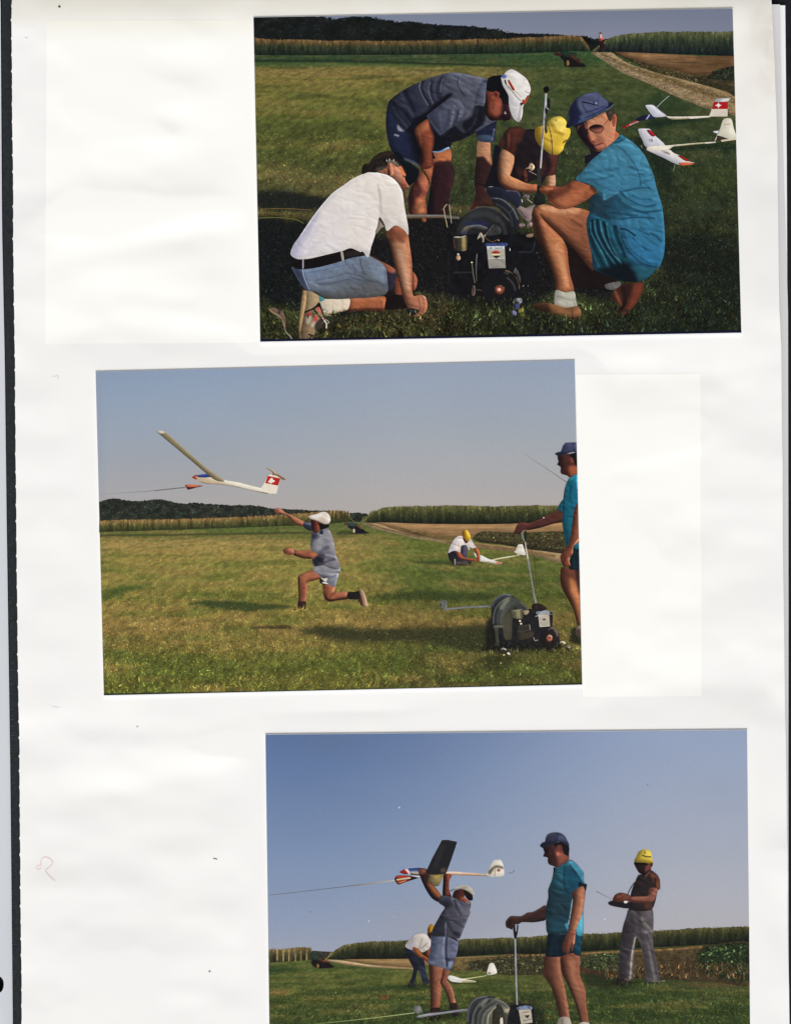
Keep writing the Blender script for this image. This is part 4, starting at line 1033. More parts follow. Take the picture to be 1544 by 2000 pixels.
b3t.poly('b', '770,815 820,842 870,882 920,942 950,1010 972,1062 988,1130 1004,1184 1022,1240 1030,1300 1037,1390 1040,1480 1028,1560 1000,1618 930,1612 860,1592 818,1560 790,1500 775,1420 765,1385 730,1365 690,1330 640,1310 586,1290 596,1190 640,1168 600,1120 502,1086 550,1030 600,966 640,926 700,886 745,846', (58, 114, 140),
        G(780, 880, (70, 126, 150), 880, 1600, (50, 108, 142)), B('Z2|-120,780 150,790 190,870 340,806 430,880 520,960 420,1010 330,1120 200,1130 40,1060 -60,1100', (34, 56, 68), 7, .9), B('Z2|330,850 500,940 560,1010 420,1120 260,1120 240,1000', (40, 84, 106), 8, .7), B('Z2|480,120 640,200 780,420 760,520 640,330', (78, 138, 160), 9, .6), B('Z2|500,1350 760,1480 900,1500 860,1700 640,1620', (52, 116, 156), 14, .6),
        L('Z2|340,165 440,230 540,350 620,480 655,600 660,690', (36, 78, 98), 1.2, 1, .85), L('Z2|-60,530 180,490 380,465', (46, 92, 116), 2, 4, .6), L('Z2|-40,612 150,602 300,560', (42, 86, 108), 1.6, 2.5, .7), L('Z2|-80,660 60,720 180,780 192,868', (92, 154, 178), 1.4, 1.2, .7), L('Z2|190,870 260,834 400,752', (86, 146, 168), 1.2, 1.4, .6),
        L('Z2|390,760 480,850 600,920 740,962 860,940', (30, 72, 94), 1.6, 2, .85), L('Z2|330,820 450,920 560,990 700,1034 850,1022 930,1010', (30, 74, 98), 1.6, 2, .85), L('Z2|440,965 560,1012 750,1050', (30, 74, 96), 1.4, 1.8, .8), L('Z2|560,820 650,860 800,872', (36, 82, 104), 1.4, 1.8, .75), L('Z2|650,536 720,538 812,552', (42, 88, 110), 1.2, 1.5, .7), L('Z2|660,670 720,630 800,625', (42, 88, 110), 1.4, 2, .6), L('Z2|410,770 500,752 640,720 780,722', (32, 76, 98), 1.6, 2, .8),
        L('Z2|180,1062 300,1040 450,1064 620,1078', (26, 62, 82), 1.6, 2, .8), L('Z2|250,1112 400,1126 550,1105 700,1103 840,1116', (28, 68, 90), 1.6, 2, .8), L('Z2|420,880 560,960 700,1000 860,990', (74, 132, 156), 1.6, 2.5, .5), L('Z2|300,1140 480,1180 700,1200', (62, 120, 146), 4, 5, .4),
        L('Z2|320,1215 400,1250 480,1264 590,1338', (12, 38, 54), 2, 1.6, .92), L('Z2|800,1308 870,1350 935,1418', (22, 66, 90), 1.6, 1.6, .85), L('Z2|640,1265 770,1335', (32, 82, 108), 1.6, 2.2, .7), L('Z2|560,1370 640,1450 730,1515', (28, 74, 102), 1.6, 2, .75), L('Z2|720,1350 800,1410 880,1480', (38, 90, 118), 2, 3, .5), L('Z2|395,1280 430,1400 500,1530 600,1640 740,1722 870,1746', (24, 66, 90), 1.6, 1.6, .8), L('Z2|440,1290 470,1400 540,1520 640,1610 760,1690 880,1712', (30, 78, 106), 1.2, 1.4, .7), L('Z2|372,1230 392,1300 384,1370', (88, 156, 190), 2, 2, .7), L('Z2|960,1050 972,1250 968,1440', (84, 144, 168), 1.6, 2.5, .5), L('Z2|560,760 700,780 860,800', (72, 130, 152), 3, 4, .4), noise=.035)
b3t.poly('b', '770,815 740,848 722,870 760,866 800,846 800,830', (50, 104, 128), L('730,866 790,850', (28, 66, 86), 1.6, 1.6, .7), h=1.4)
b3.poly('A3', '330,905 480,850 620,800 700,1000 760,1300 880,1500 1000,1500 760,1700 620,1800 600,1700 620,1620 740,1560 700,1440 580,1320 480,1180 410,1050 400,960', (27, 24, 32), noise=.1, h=1.3)
b3.poly('A3', '540,880 640,800 800,732 1000,622 1110,588 1150,700 1190,800 1240,720 1284,620 1326,690 1332,820 1312,1020 1400,1120 1290,1260 1180,1352 1066,1440 960,1504 860,1500 740,1446 600,1330 500,1180 430,1050 440,930', (188, 124, 90),
        B('520,880 640,820 660,960 700,1100 730,1250 800,1330 850,1400 880,1510 740,1450 600,1330 490,1180 420,1050', (38, 26, 33), 3, .97), B('850,1480 960,1430 1060,1440 960,1510', (120, 66, 50), 3, .7), B('690,1110 800,1120 870,1170 830,1290 760,1260', (202, 128, 96), 3, .9), L('700,1130 730,1230 770,1290', (150, 70, 54), 2, 2, .8),
        B('850,1210 960,1190 1030,1290 920,1330 840,1320', (150, 88, 68), 3, .75), L('830,1378 890,1352 950,1336 1010,1320', (116, 48, 44), 1.5, 1.2, .9), L('840,1400 920,1378', (190, 108, 96), 1.6, 1.4, .8), L('800,1270 830,1300', (80, 40, 38), 1.6, 1.2, .9), L('1040,1310 1080,1380 1060,1430', (140, 82, 64), 2, 2.5, .7), B('1060,1080 1240,1000 1280,1160 1120,1330', (196, 130, 96), 6, .6),
        B('680,760 800,740 1000,640 1080,640 960,800 760,850', (206, 144, 106), 5, .7), L('600,830 640,960', (176, 96, 72), 2, 2, .7), B('1310,1040 1400,1120 1290,1240', (168, 84, 54), 3, .7), L('870,1140 980,1180 1040,1250', (142, 84, 68), 1.6, 2, .6), h=1.3)
b3.poly('A3', '1226,720 1250,670 1290,622 1330,690 1334,800 1310,900 1270,940 1240,880 1220,800', (186, 106, 76), B('1250,720 1300,690 1310,800 1260,880 1270,780', (132, 58, 48), 2, .8), L('1235,800 1250,900', (222, 150, 112), 2, 1.5, .7), h=1.1)
Part(pr, 'hair', parent=b3).poly('A3', '1090,580 1180,560 1280,520 1296,600 1230,700 1196,812 1150,770 1100,650', (66, 58, 52), N(.7, 1.6, 1.6), h=1.2)
gl = Part(pr, 'sunglasses', parent=b3)
gl.poly('A3', '700,950 770,900 860,876 950,884 1036,926 1040,1000 975,1080 880,1100 795,1066 706,1006', (92, 52, 50), B('760,1010 900,980 1030,960 980,1080 860,1090', (156, 98, 82), 4, .9), B('690,900 860,872 985,890 1000,935 900,955 720,975', (30, 20, 26), 2.5, .95), L('700,1010 790,1080 880,1116 980,1098 1040,1010 1042,924', (60, 34, 34), .9, .7, .9), h=1.0)
gl.line('A3', '1036,900 1080,850 1150,758', (40, 28, 28), .9).line('A3', '640,990 690,1000', (40, 26, 28), 1.1)
bh = Part(pr, 'blue_hat', parent=b3)
bh.poly('A3', '860,126 942,172 1040,270 1140,348 1230,380 1284,412 1200,486 1080,562 900,652 760,722 600,802 480,852 340,912 172,952 188,840 240,740 220,620 240,540 290,420 380,312 470,240 620,180 760,150', (82, 88, 116),
        B('170,950 240,740 220,600 300,400 470,250 430,340 470,500 560,640 480,700 520,820 340,900', (30, 34, 60), 5, .95), B('430,300 520,260 480,380 600,640 540,650 470,500', (92, 98, 128), 4, .6), B('640,580 900,510 1150,420 1130,500 900,620 660,700', (74, 84, 118), 5, .6),
        L('480,815 620,760 760,706 960,610 1120,520 1210,470', (62, 80, 120), 3.2, 1.6, .9), L('600,720 760,665 960,575 1120,480', (48, 52, 76), 1.4, 1.4, .8), B('1150,345 1284,405 1180,490 1110,500 1150,420', (18, 23, 42), 2.5, .95), L('1275,420 1190,490 1090,556', (130, 140, 170), 1, .8, .8), L('640,600 840,540 1080,450', (52, 56, 84), 1.6, 2, .7), L('540,390 600,520 640,600', (52, 56, 82), 1.4, 1.4, .8), L('930,230 890,400', (56, 60, 94), 1.2, 1.2, .7), L('620,190 760,160 860,140', (104, 108, 156), 3, 3, .6), B('180,900 330,880 420,860 340,912 170,955', (14, 22, 40), 3, .8), h=1.3)
bh.poly('A3', '526,352 580,346 700,380 820,408 900,418 894,446 830,436 700,404 560,374', (14, 17, 32), h=.9).poly('A3', '810,330 828,390 820,410 800,380', (20, 24, 42), h=.8).poly('A3', '835,366 880,372 884,418 838,408', (146, 156, 196), h=.8)

# ---- person in white t-shirt kneeling
b4 = Part(pr, 'person', label='person in white T-shirt and denim shorts kneeling with a hand on the grass')
b4.poly('c', '736,490 800,520 900,576 908,640 880,700 840,700 830,560', (48, 42, 54), B('736,488 840,530 902,578 880,600 800,550', (168, 98, 68), 3, .9), h=1.8)
b4.poly('c', '900,640 930,620 952,710 960,756 906,752', (148, 80, 56), B('940,690 962,756 930,756', (70, 38, 30), 4, .7))
b4.poly('c', '996,588 1022,610 1034,645 1024,690 1008,706 990,680', (164, 96, 72), L('1000,600 1010,700', (110, 60, 48), 2, 3, .7))
b4.poly('c', '832,730 970,740 980,800 930,815 836,812', (26, 18, 19), noise=.2)
b4.poly('c', '612,752 720,748 836,740 838,790 822,828 740,828 690,826 616,834', (164, 96, 62), L('620,828 740,822 820,822', (84, 46, 34), 4, 4, .8), L('640,760 820,752', (184, 116, 78), 4, 4, .5), L('815,770 826,820', (120, 66, 46), 2.5, 3, .6))
s4 = Part(pr, 'sock', parent=b4)
s4.poly('A8', '828,320 910,342 1100,345 1290,338 1292,440 1252,512 1100,548 920,596 880,520 846,420', (214, 200, 180), L('900,590 1080,550 1250,515', (176, 152, 120), 2, 2.5, .8), L('1050,360 1040,540', (198, 182, 160), 2, 3, .6), L('1180,350 1190,520', (198, 182, 162), 2, 3, .5), h=1.6)
s4.poly('A8', '826,296 880,315 926,345 900,368 842,384', (82, 138, 142), h=1.2)
e4 = Part(pr, 'sports_shoe', parent=b4, label='upturned beige sports shoe with pink patches and black straps')
e4.poly('A8', '80,492 150,472 232,512 292,535 332,650 326,772 270,650 200,596 120,550', (116, 94, 78), L('82,498 150,556 235,604 290,680 322,764', (198, 168, 132), 1.8, 1, .9), B('220,520 260,520 250,570 215,560', (40, 44, 60), 2, .8), h=1.3)
e4.line('A8', '270,640 320,790 345,850 400,905 440,972', (110, 90, 70), 2.2, (200, 196, 186), 1.2)
e4.poly('A8', '640,226 720,232 790,268 832,300 838,384 800,432 720,490 616,540 628,400', (164, 144, 114), L('650,260 660,420 640,520', (130, 110, 84), 2, 3, .6), B('720,240 830,300 820,400 760,380', (178, 158, 128), 4, .5), h=1.5)
e4.poly('A8', '612,540 700,505 790,470 850,470 880,560 910,640 890,720 850,790 800,830 770,850 760,968 570,968 548,860 570,720', (146, 122, 94), B('640,570 722,545 728,600 680,612', (190, 74, 78), 1.5, .95), B('760,610 806,595 800,680 766,712', (188, 72, 78), 1.5, .95), B('806,470 840,470 856,560 826,545', (192, 84, 84), 1.5, .9), B('632,620 720,605 700,690 650,720', (196, 186, 168), 2, .8), B('740,540 772,545 740,640 725,620', (70, 110, 70), 1.5, .8), B('725,700 790,680 760,760 715,760', (196, 190, 176), 2, .7), B('770,740 850,640 900,700 850,830 790,840', (46, 40, 42), 2.5, .85), L('690,880 745,900 765,945', (22, 18, 20), 2.4, 1.2, .9), h=1.2)
e4.poly('A8', '596,214 630,222 652,240 644,400 614,560 580,720 556,860 572,968 548,940 528,820 540,620 566,400', (188, 158, 116), L('650,240 642,400 612,560 578,720 560,860', (130, 98, 64), 1.2, 1, .8), h=1.2)
e4.line('A8', '612,548 700,510 770,478 834,402', (22, 18, 20), 3.2).line('A8', '836,398 870,500 912,620', (22, 18, 20), 3.4).line('A8', '752,496 820,580 900,680', (22, 18, 20), 3.4).line('A8', '870,625 910,650', (214, 150, 156), 2).line('A8', '908,660 944,710 946,786', (228, 220, 204), 2.2).line('A8', '930,650 985,690 965,716', (170, 160, 148), 1.6).line('A8', '925,600 1000,590 1024,600', (128, 120, 104), 2)
j4 = Part(pr, 'denim_shorts', parent=b4)
j4.poly('c', '278,560 350,575 450,560 560,530 640,505 724,488 764,506 822,540 846,580 853,640 857,702 832,732 760,746 640,752 540,757 470,742 420,712 370,706 330,662 295,602', (108, 122, 144), G(450, 560, (122, 138, 162), 560, 760, (94, 96, 100)),
        B('276,556 340,580 370,700 320,650', (52, 60, 84), 7, .8), L('415,668 520,660 640,635 720,655', (84, 90, 104), 2, 3, .7), L('640,545 680,600 716,630', (84, 92, 112), 1.4, 1.4, .8), L('690,515 696,560 720,605 700,600', (70, 76, 92), 1.4, 1.5, .8), L('350,600 470,580 620,545', (98, 110, 130), 1.4, 1.6, .7), L('430,640 540,620 620,600 660,660', (90, 98, 116), 1.6, 2, .6), L('650,560 670,660 700,690', (96, 104, 120), 1.4, 2, .6), B('740,520 830,550 850,640 800,660 750,600', (126, 142, 164), 8, .6), L('720,640 790,650 846,690', (82, 88, 100), 2, 3, .6), B('460,720 700,735 850,700 850,735 640,760 480,750', (84, 82, 82), 6, .6), L('840,600 852,700', (84, 92, 110), 3, 3, .5), N(.1, 3, 3))
j4.line('c', '346,512 344,560 348,610 366,660 384,698', (160, 164, 184), 2.4, (140, 146, 170), 1.6).line('c', '412,668 436,674', (170, 166, 150), 1.4)
Part(pr, 'belt', parent=b4).poly('c', '276,510 320,514 480,490 580,466 632,450 708,472 724,492 640,507 560,532 450,562 350,577 288,566', (23, 18, 20), B('600,470 680,465 700,485 610,505', (52, 46, 46), 4, .7), L('300,520 450,500', (44, 36, 36), 2, 2, .5), h=1.8).poly('c', '570,470 584,468 592,520 580,526', (168, 162, 152), h=1.1).line('c', '346,514 346,572', (160, 160, 176), 2.6)
b4.poly('c', '846,350 900,308 954,330 977,368 988,440 999,520 1002,620 1001,700 1012,738 1050,728 1080,742 1094,782 1086,832 1044,860 1004,858 1030,832 990,818 960,782 938,710 914,620 894,540 874,450 858,400', (168, 108, 75), B('850,330 960,330 975,372 930,420 880,400', (120, 66, 46), 6, .7), B('890,420 960,420 985,560 985,700 950,720 920,580', (194, 142, 106), 9, .7), L('862,400 895,540 940,710 965,790', (104, 60, 44), 3, 5, .7), L('920,395 945,410', (120, 70, 56), 3, 4, .6), L('990,480 998,620 1000,700', (136, 82, 58), 2, 3, .6), L('925,470 955,580 970,690', (214, 166, 132), 4, 6, .5), B('960,740 1070,740 1085,800 1040,840 980,800', (180, 116, 86), 6, .7), L('1040,750 1050,800 1040,840', (130, 78, 58), 1.3, 1.4, .7), L('1062,745 1074,790 1066,835', (130, 78, 58), 1.3, 1.4, .7), L('1072,738 1082,748', (230, 190, 170), 1.4, 1, .8))
b4.poly('c', '974,832 990,812 1034,818 1037,836 1000,856', (24, 27, 32), L('990,825 1025,825', (70, 76, 84), 1.5, 1, .7), h=1.2)
t4 = Part(pr, 'white_t_shirt', parent=b4)
t4.poly('c', '650,28 720,-4 772,-9 830,2 862,14 900,40 930,80 944,112 951,160 956,200 970,275 979,330 978,370 950,336 900,311 851,346 834,300 805,262 792,320 776,380 756,440 738,507 706,470 690,472 632,449 580,466 480,490 380,513 310,514 270,486 288,430 330,370 390,280 450,200 520,120 590,70', (222, 214, 208),
        G(760, 60, (226, 218, 210), 340, 480, (214, 208, 212)), B('268,490 300,410 400,270 440,230 400,330 340,420 330,510', (184, 180, 204), 7, .8), L('298,440 340,420 390,350', (186, 181, 200), 2, 4, .5), L('320,490 380,410 440,310', (202, 197, 208), 3, 5, .5), L('360,505 410,440 470,390', (204, 197, 203), 3, 5, .5), L('796,70 812,130 808,200 812,262', (196, 186, 178), 2.2, 3, .7), L('800,90 815,180 820,240', (190, 180, 172), 2, 2, .7), L('650,30 520,122 450,202 330,372', (246, 244, 250), 1.6, 2, .7), L('770,-8 862,14 930,82 951,162', (246, 242, 246), 1.6, 2, .7), B('820,150 940,140 960,300 880,300 838,280', (212, 202, 196), 9, .5), L('640,446 700,470', (230, 214, 200), 1.5, 1, .6), B('600,300 760,280 740,440 620,440', (228, 219, 209), 12, .5), L('312,512 480,488 632,448', (238, 226, 214), 1.4, 1.4, .6), L('978,366 950,334 900,310', (242, 238, 232), 1.6, 1.2, .7), noise=.02)
t4.poly('c', '805,268 826,296 832,320 812,330 790,362 780,352 792,320', (150, 138, 128), L('806,268 828,306', (46, 36, 34), 2, 1.2, .9), h=1.4)
b4.poly('A1', '440,536 560,508 640,440 660,350 740,356 850,436 900,436 970,500 990,600 950,640 972,680 1012,760 1046,822 1030,862 920,886 870,816 800,706 700,636 560,572', (188, 118, 88), B('770,480 870,520 900,640 880,760 800,690', (206, 140, 112), 4, .8), B('870,440 980,520 980,610 900,580', (190, 110, 66), 3, .7), L('930,625 975,645', (60, 32, 34), 1.2, 1, .9), L('920,790 990,800', (70, 34, 30), 2, 1.4, .9), B('890,740 960,720 1000,790 930,850', (186, 104, 74), 3, .7), L('905,850 1010,840', (110, 60, 46), 1.6, 1.4, .7), L('690,560 680,470', (130, 70, 52), 1.6, 1.6, .7), h=1.3)
b4.poly('A1', '652,372 690,345 740,440 760,560 720,630 680,610 652,500', (206, 134, 102), L('660,400 690,560', (160, 84, 62), 1.6, 1.4, .8), h=1.1)
b4.poly('A1', '690,320 800,310 960,350 1010,480 990,600 900,440 840,440', (62, 44, 38), h=1.2)
hr4 = Part(pr, 'hair', parent=b4)
hr4.poly('A1', '156,590 180,420 290,384 360,290 500,192 640,162 760,172 884,212 962,330 850,346 760,322 690,324 640,366 640,440 560,486 450,540 430,562 280,556', (36, 29, 27), N(.9, 2.2, 2.2), L('300,400 420,290 560,220 700,200', (58, 46, 40), 3, 4, .7), B('430,480 560,440 640,440 560,500 440,540', (96, 86, 80), 3, .7), h=1.4)
hr4.poly('A1', '640,336 690,325 800,356 862,436 820,452 740,392 670,380', (112, 102, 92), N(.6, 2, 2), h=1.2).poly('A1', '640,470 660,500 690,610 676,626 650,580', (34, 22, 24), h=1)
hr4.poly('A1', '920,884 1040,840 1030,950 1000,1056 960,1060 940,980', (98, 82, 58), N(.5, 2, 2), h=1.4)
for xx, yy in ((628, 330), (680, 312), (758, 326)):
    hr4.poly('A1', '%d,%d %d,%d %d,%d' % (xx - 8, yy + 16, xx, yy - 22, xx + 9, yy + 14), (214, 212, 208), h=.8, noise=0)
Part(pr, 'dark_visor', parent=b4).poly('A1', '760,170 884,216 962,326 1100,396 1210,486 1236,560 1196,690 1120,760 1050,806 1004,756 970,680 992,600 972,490 900,420 850,352', (17, 23, 29), L('960,330 1100,400 1205,490', (40, 40, 44), 2, 2, .5), h=1.6)
# ---- bits in front: bottle, tufts, foot of the print
bt = Part(pr, 'bottle', label='small blue and white bottle in the grass beside the winch')
bt.poly('A6', '1110,1050 1150,1024 1215,1030 1226,1090 1190,1120 1180,1180 1130,1200 1090,1160', (66, 68, 104), B('1120,1030 1220,1030 1222,1100 1160,1090', (176, 174, 172), 2, .8), h=1.1)
bt.poly('A6', '1050,1225 1090,1206 1140,1240 1130,1290 1070,1260', (120, 120, 160), h=1).poly('A6', '1156,1230 1190,1180 1236,1150 1246,1220 1190,1250', (150, 142, 66), N(.8, 2, 2), h=1).poly('A6', '1200,1270 1250,1230 1264,1310 1226,1336', (92, 96, 44), N(.9, 2, 2), h=1)
fg = Part(pr, 'grass_tufts', parent=md, stuff=True)
blades(fg, 1030, 1140, 618, 632, 90, meadow1, 5, 9, 211, lean=.6, contrast=.5)
blades(fg, 600, 760, 606, 622, 90, meadow1, 4, 8, 212, lean=.8, contrast=.5)
blades(fg, 575, 690, 650, 666, 70, meadow1, 5, 10, 213, lean=.8, contrast=.5)
blades(fg, 1180, 1260, 606, 622, 50, meadow1, 5, 9, 214, lean=.6, contrast=.5)
blades(fg, 745, 850, 610, 630, 60, lambda x, y: meadow1(x, y) * 1.2, 5, 9, 215, lean=.7, contrast=.5)
blades(fg, 880, 1040, 582, 625, 160, lambda x, y: np.tile(np.array([44.0, 50, 28]), (len(x), 1)), 5, 13, 216, lean=.4, contrast=.5)
Part(pr, 'dark_border', label='thin dark blue line along the foot of the print').poly('o', '508.4,663.6 800,658.6 1120,652.4 1446,646.2 1446,650.6 1120,656.6 800,662.8 508.4,668', (18, 22, 48), sharp=True, h=3, noise=.3)

# ================================================================== MIDDLE PRINT: the throw
pr = P2
rgm = np.random.default_rng(2)
edge_top2 = lambda x: np.interp(x, [187.6, 1121], [726.5, 704.0])
bottom2 = lambda x: np.interp(x, [203.8, 1135.6], [1357.5, 1336.5])
def sky2(x, y):
    A = stops(y, [(705, (136, 154, 180)), (760, (142, 158, 180)), (850, (152, 162, 177)), (930, (162, 164, 170)), (1000, (172, 166, 165))])
    Bc = stops(y, [(705, (148, 160, 181)), (800, (155, 164, 178)), (900, (165, 167, 172)), (1000, (176, 169, 165))])
    t = sstep(190, 900, x)[:, None]
    C = A * (1 - t) + Bc * t
    C = over(C, sstep(215, 188, x) * 0.4, (140, 150, 170))
    return C * (1 + 0.02 * fbm(x / 200, y / 90, 3, 2))[:, None]
Part(pr, 'sky').grid(edge_top2, lambda x: np.full(len(x), 1024.0), sky2, h=6)
ftop2 = curve2(('e', '30,868 60,862 100,850 130,845 170,848 205,858 240,862 290,862 330,856 400,850 440,853 500,870 560,878 620,870 680,879 760,880 850,888 900,886 960,886 1010,893 1080,904 1180,910 1260,914 1330,920 1420,920'), ('f', '0,922 70,935 110,932 165,938 200,950 400,960 1480,960'))
fr_ = Part(pr, 'wooded_ridge', label='dark wooded ridge at the left horizon')
def forest2(x, y):
    C = np.tile(np.array([42.0, 46, 40]), (len(x), 1)) * (1 + 0.55 * fbm(x / 8, y / 6, 8, 3))[:, None]
    return over(C, sstep(0.0, 0.6, fbm(x / 14, y / 9, 4, 3)) * 0.5, (60, 60, 46))
fr_.grid(lambda x: ftop2(x) + 1.4 * fbm(x / 4, x * 0, 2, 3), lambda x: np.full(len(x), 1026.0), forest2, h=2.5)
n = 2200
x = rgm.uniform(194, 720, n); y = ftop2(x) + rgm.uniform(0, 1, n) ** 1.3 * (1012 - ftop2(x))
leaves(Part(pr, 'tree_crowns', parent=fr_, stuff=True), np.column_stack([x, y]), 2.2, forest2(x, y), 5, 0.26)
mL_top = curve2(('e', '30,979 400,972 800,963 1100,946 1300,932 1440,922'), ('f', '0,918 30,920 66,932 72,940'))
mL_bot = curve2(('e', '30,1052 600,1036 1000,1021 1280,1012 1440,1002'), ('f', '0,998 40,996 72,990'))
mR_top = curve('f', '140,992 200,926 280,902 350,894 500,891 700,889 850,892 1000,894 1200,889 1340,886 1480,886')
mR_bot = curve('f', '140,993 230,987 500,997 900,1000 1350,996 1480,994')
cL = maize_col(mL_top, mL_bot, [(0, (138, 110, 68)), (0.2, (120, 100, 60)), (0.4, (84, 80, 46)), (0.75, (60, 63, 37)), (1, (40, 46, 30))])
cR = maize_col(mR_top, mR_bot, [(0, (104, 98, 62)), (0.12, (88, 87, 52)), (0.4, (60, 63, 38)), (0.7, (42, 46, 31)), (1, (24, 27, 23))])
mz = maize(pr, 'maize_field', 'tan topped maize field along the left horizon', mL_top, mL_bot, 194.6, 683, cL, 41, 3200, (3, 6))
for xx in (648, 655, 663, 667, 672, 678):
    mz.poly('o', '%d,999 %d,998 %d,1019 %d,1019' % (xx, xx + 2, xx + 2, xx), (46, 44, 30), sharp=True, h=2, noise=.2)
maize(pr, 'maize_field', 'tall green maize field behind the stubble', mR_top, mR_bot, 706, 1094, cR, 42, 4000, (3, 7))
HOR2 = curve2(('e', '30,1050 600,1034 1000,1019 1280,1010 1440,1000'), ('f', '0,996 70,988 140,990 300,1000 1480,1030'))
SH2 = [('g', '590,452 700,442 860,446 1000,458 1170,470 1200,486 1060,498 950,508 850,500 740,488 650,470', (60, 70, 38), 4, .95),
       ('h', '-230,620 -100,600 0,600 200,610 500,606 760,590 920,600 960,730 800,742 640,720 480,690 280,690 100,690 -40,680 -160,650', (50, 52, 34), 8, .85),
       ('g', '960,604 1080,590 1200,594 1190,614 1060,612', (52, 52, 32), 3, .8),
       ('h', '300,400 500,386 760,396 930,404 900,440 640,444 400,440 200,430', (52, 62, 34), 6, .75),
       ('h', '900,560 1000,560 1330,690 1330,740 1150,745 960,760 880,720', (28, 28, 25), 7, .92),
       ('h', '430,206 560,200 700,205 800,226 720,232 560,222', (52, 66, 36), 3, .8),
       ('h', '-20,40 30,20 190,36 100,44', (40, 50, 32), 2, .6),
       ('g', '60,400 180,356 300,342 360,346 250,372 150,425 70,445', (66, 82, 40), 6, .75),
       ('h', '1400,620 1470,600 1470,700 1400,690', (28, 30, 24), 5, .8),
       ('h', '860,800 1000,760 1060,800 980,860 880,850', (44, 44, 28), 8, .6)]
def meadow2(x, y):
    A = stops(y, [(1028, (86, 98, 54)), (1040, (92, 98, 52)), (1050, (118, 110, 62)), (1060, (154, 132, 78)), (1075, (148, 130, 72)), (1100, (138, 126, 66)), (1130, (130, 122, 62)), (1165, (122, 118, 58)), (1195, (134, 119, 62)),
                  (1230, (136, 116, 64)), (1260, (120, 110, 56)), (1300, (106, 104, 50)), (1360, (96, 96, 44))])
    Bc = stops(y, [(1018, (78, 90, 48)), (1060, (98, 104, 50)), (1120, (86, 96, 47)), (1160, (84, 90, 45)), (1200, (104, 96, 50)), (1225, (112, 94, 52)), (1260, (86, 84, 44)), (1300, (84, 84, 42)), (1350, (76, 76, 40))])
    t = sstep(640, 860, x)[:, None]
    C = A * (1 - t) + Bc * t
    ly = np.log(np.maximum(y - 1000, 8)) * 34
    lx = (x - 660) / np.sqrt(np.maximum(y - 990, 10)) * 0.28
    pat = fbm(lx * 0.55 + 50, ly / 2.4, 15, 3)
    C = over(C, np.clip(pat * 1.0, 0, 0.45), (152, 124, 72))
    C = over(C, np.clip(-pat * 1.2, 0, 0.5), (84, 96, 42))
    C = C * (1 + 0.30 * fbm(lx * 6 + 90, ly / 1.3, 25, 3))[:, None]
    yl = np.interp(x, [190, 400, 680], [1046, 1044, 1039])
    C = over(C, np.exp(-((y - yl) / 1.8) ** 2) * sstep(700, 560, x) * 0.8, (44, 54, 34))
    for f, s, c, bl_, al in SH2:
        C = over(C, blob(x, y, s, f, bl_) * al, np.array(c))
    return C
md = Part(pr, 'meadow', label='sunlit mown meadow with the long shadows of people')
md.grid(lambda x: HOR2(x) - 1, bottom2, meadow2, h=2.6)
gr = Part(pr, 'grass', parent=md, stuff=True)
blades(gr, 192, 1134, 1040, 1180, 18000, meadow2, 1.2, 4.0, 111, lean=0.9, contrast=0.15, flat=0.5)
blades(gr, 196, 1134, 1150, 1280, 24000, meadow2, 2.2, 4.2, 112, lean=0.7, contrast=0.22, flat=0.35)
blades(gr, 198, 1136, 1250, 1357, 30000, meadow2, 2.8, 5.5, 113, lean=0.7, contrast=0.24, flat=0.4)
blades(gr, 200, 1136, 1290, 1357, 500, lambda x, y: meadow2(x, y) * 1.12 + np.array([2, 6, 0]), 5, 10, 114, lean=0.6, contrast=0.25)
blades(gr, 690, 790, 1280, 1335, 90, lambda x, y: meadow2(x, y) * np.array([.85, .95, .8]), 6, 13, 115, lean=0.8, contrast=0.25)
sf = Part(pr, 'stubble_field', label='tan stubble field between maize and track')
sf.poly('f', '225,989 500,997 900,1000 1480,993 1480,1080 1100,1072 850,1060 800,1085 640,1085 450,1062 320,1025', (148, 116, 80), G(700, 995, (158, 124, 86), 700, 1085, (136, 106, 72)), N(.2, 34, 2), noise=.06)
tr = Part(pr, 'farm_track', label='pale farm track curving past the stubble')
tr.poly('f', '128,994 200,992 250,1000 330,1028 450,1062 620,1090 830,1112 1000,1130 1200,1152 1480,1190 1480,1250 1340,1238 1180,1190 1000,1160 820,1140 650,1113 480,1088 360,1060 240,1032 170,1008', (160, 134, 100), L('180,1002 320,1042 480,1074 700,1108 1000,1142 1300,1190', (128, 100, 64), 3, 2.5, .8), L('150,998 260,1032 420,1074 640,1108', (190, 166, 132), 2.5, 1.5, .8), N(.25, 8, 2), noise=.08)
vg = Part(pr, 'weedy_verge', label='strip of dark weeds beside the track')
vg.poly('f', '360,1020 440,1035 520,1046 600,1068 640,1085 600,1088 480,1062', (112, 92, 60), N(.5, 6, 2.5))
vg.poly('f', '812,1086 840,1056 880,1042 960,1046 1100,1052 1230,1046 1380,1052 1380,1172 1220,1160 1100,1146 1000,1124 860,1110', (66, 62, 42), B('860,1090 1100,1100 1380,1120 1380,1170 1200,1160 900,1118', (46, 42, 32), 6, .8), B('900,1076 1000,1080 1100,1100 1000,1110 900,1096', (96, 72, 48), 6, .6), N(.5, 5, 3))
pts = scatter(smooth(PT('f', '820,1080 870,1044 1100,1052 1370,1050 1376,1150 1100,1120 900,1100')), 900, 73)
lc = np.where(rgm.uniform(0, 1, (len(pts), 1)) < .5, np.array([[66.0, 68, 42]]), np.array([[66.0, 54, 38]]))
leaves(Part(pr, 'weed_leaves', parent=vg, stuff=True), pts, 2.2, lc, 74, .28)
rk = Part(pr, 'hay_rake', label='dark hay rake standing at the end of the track')
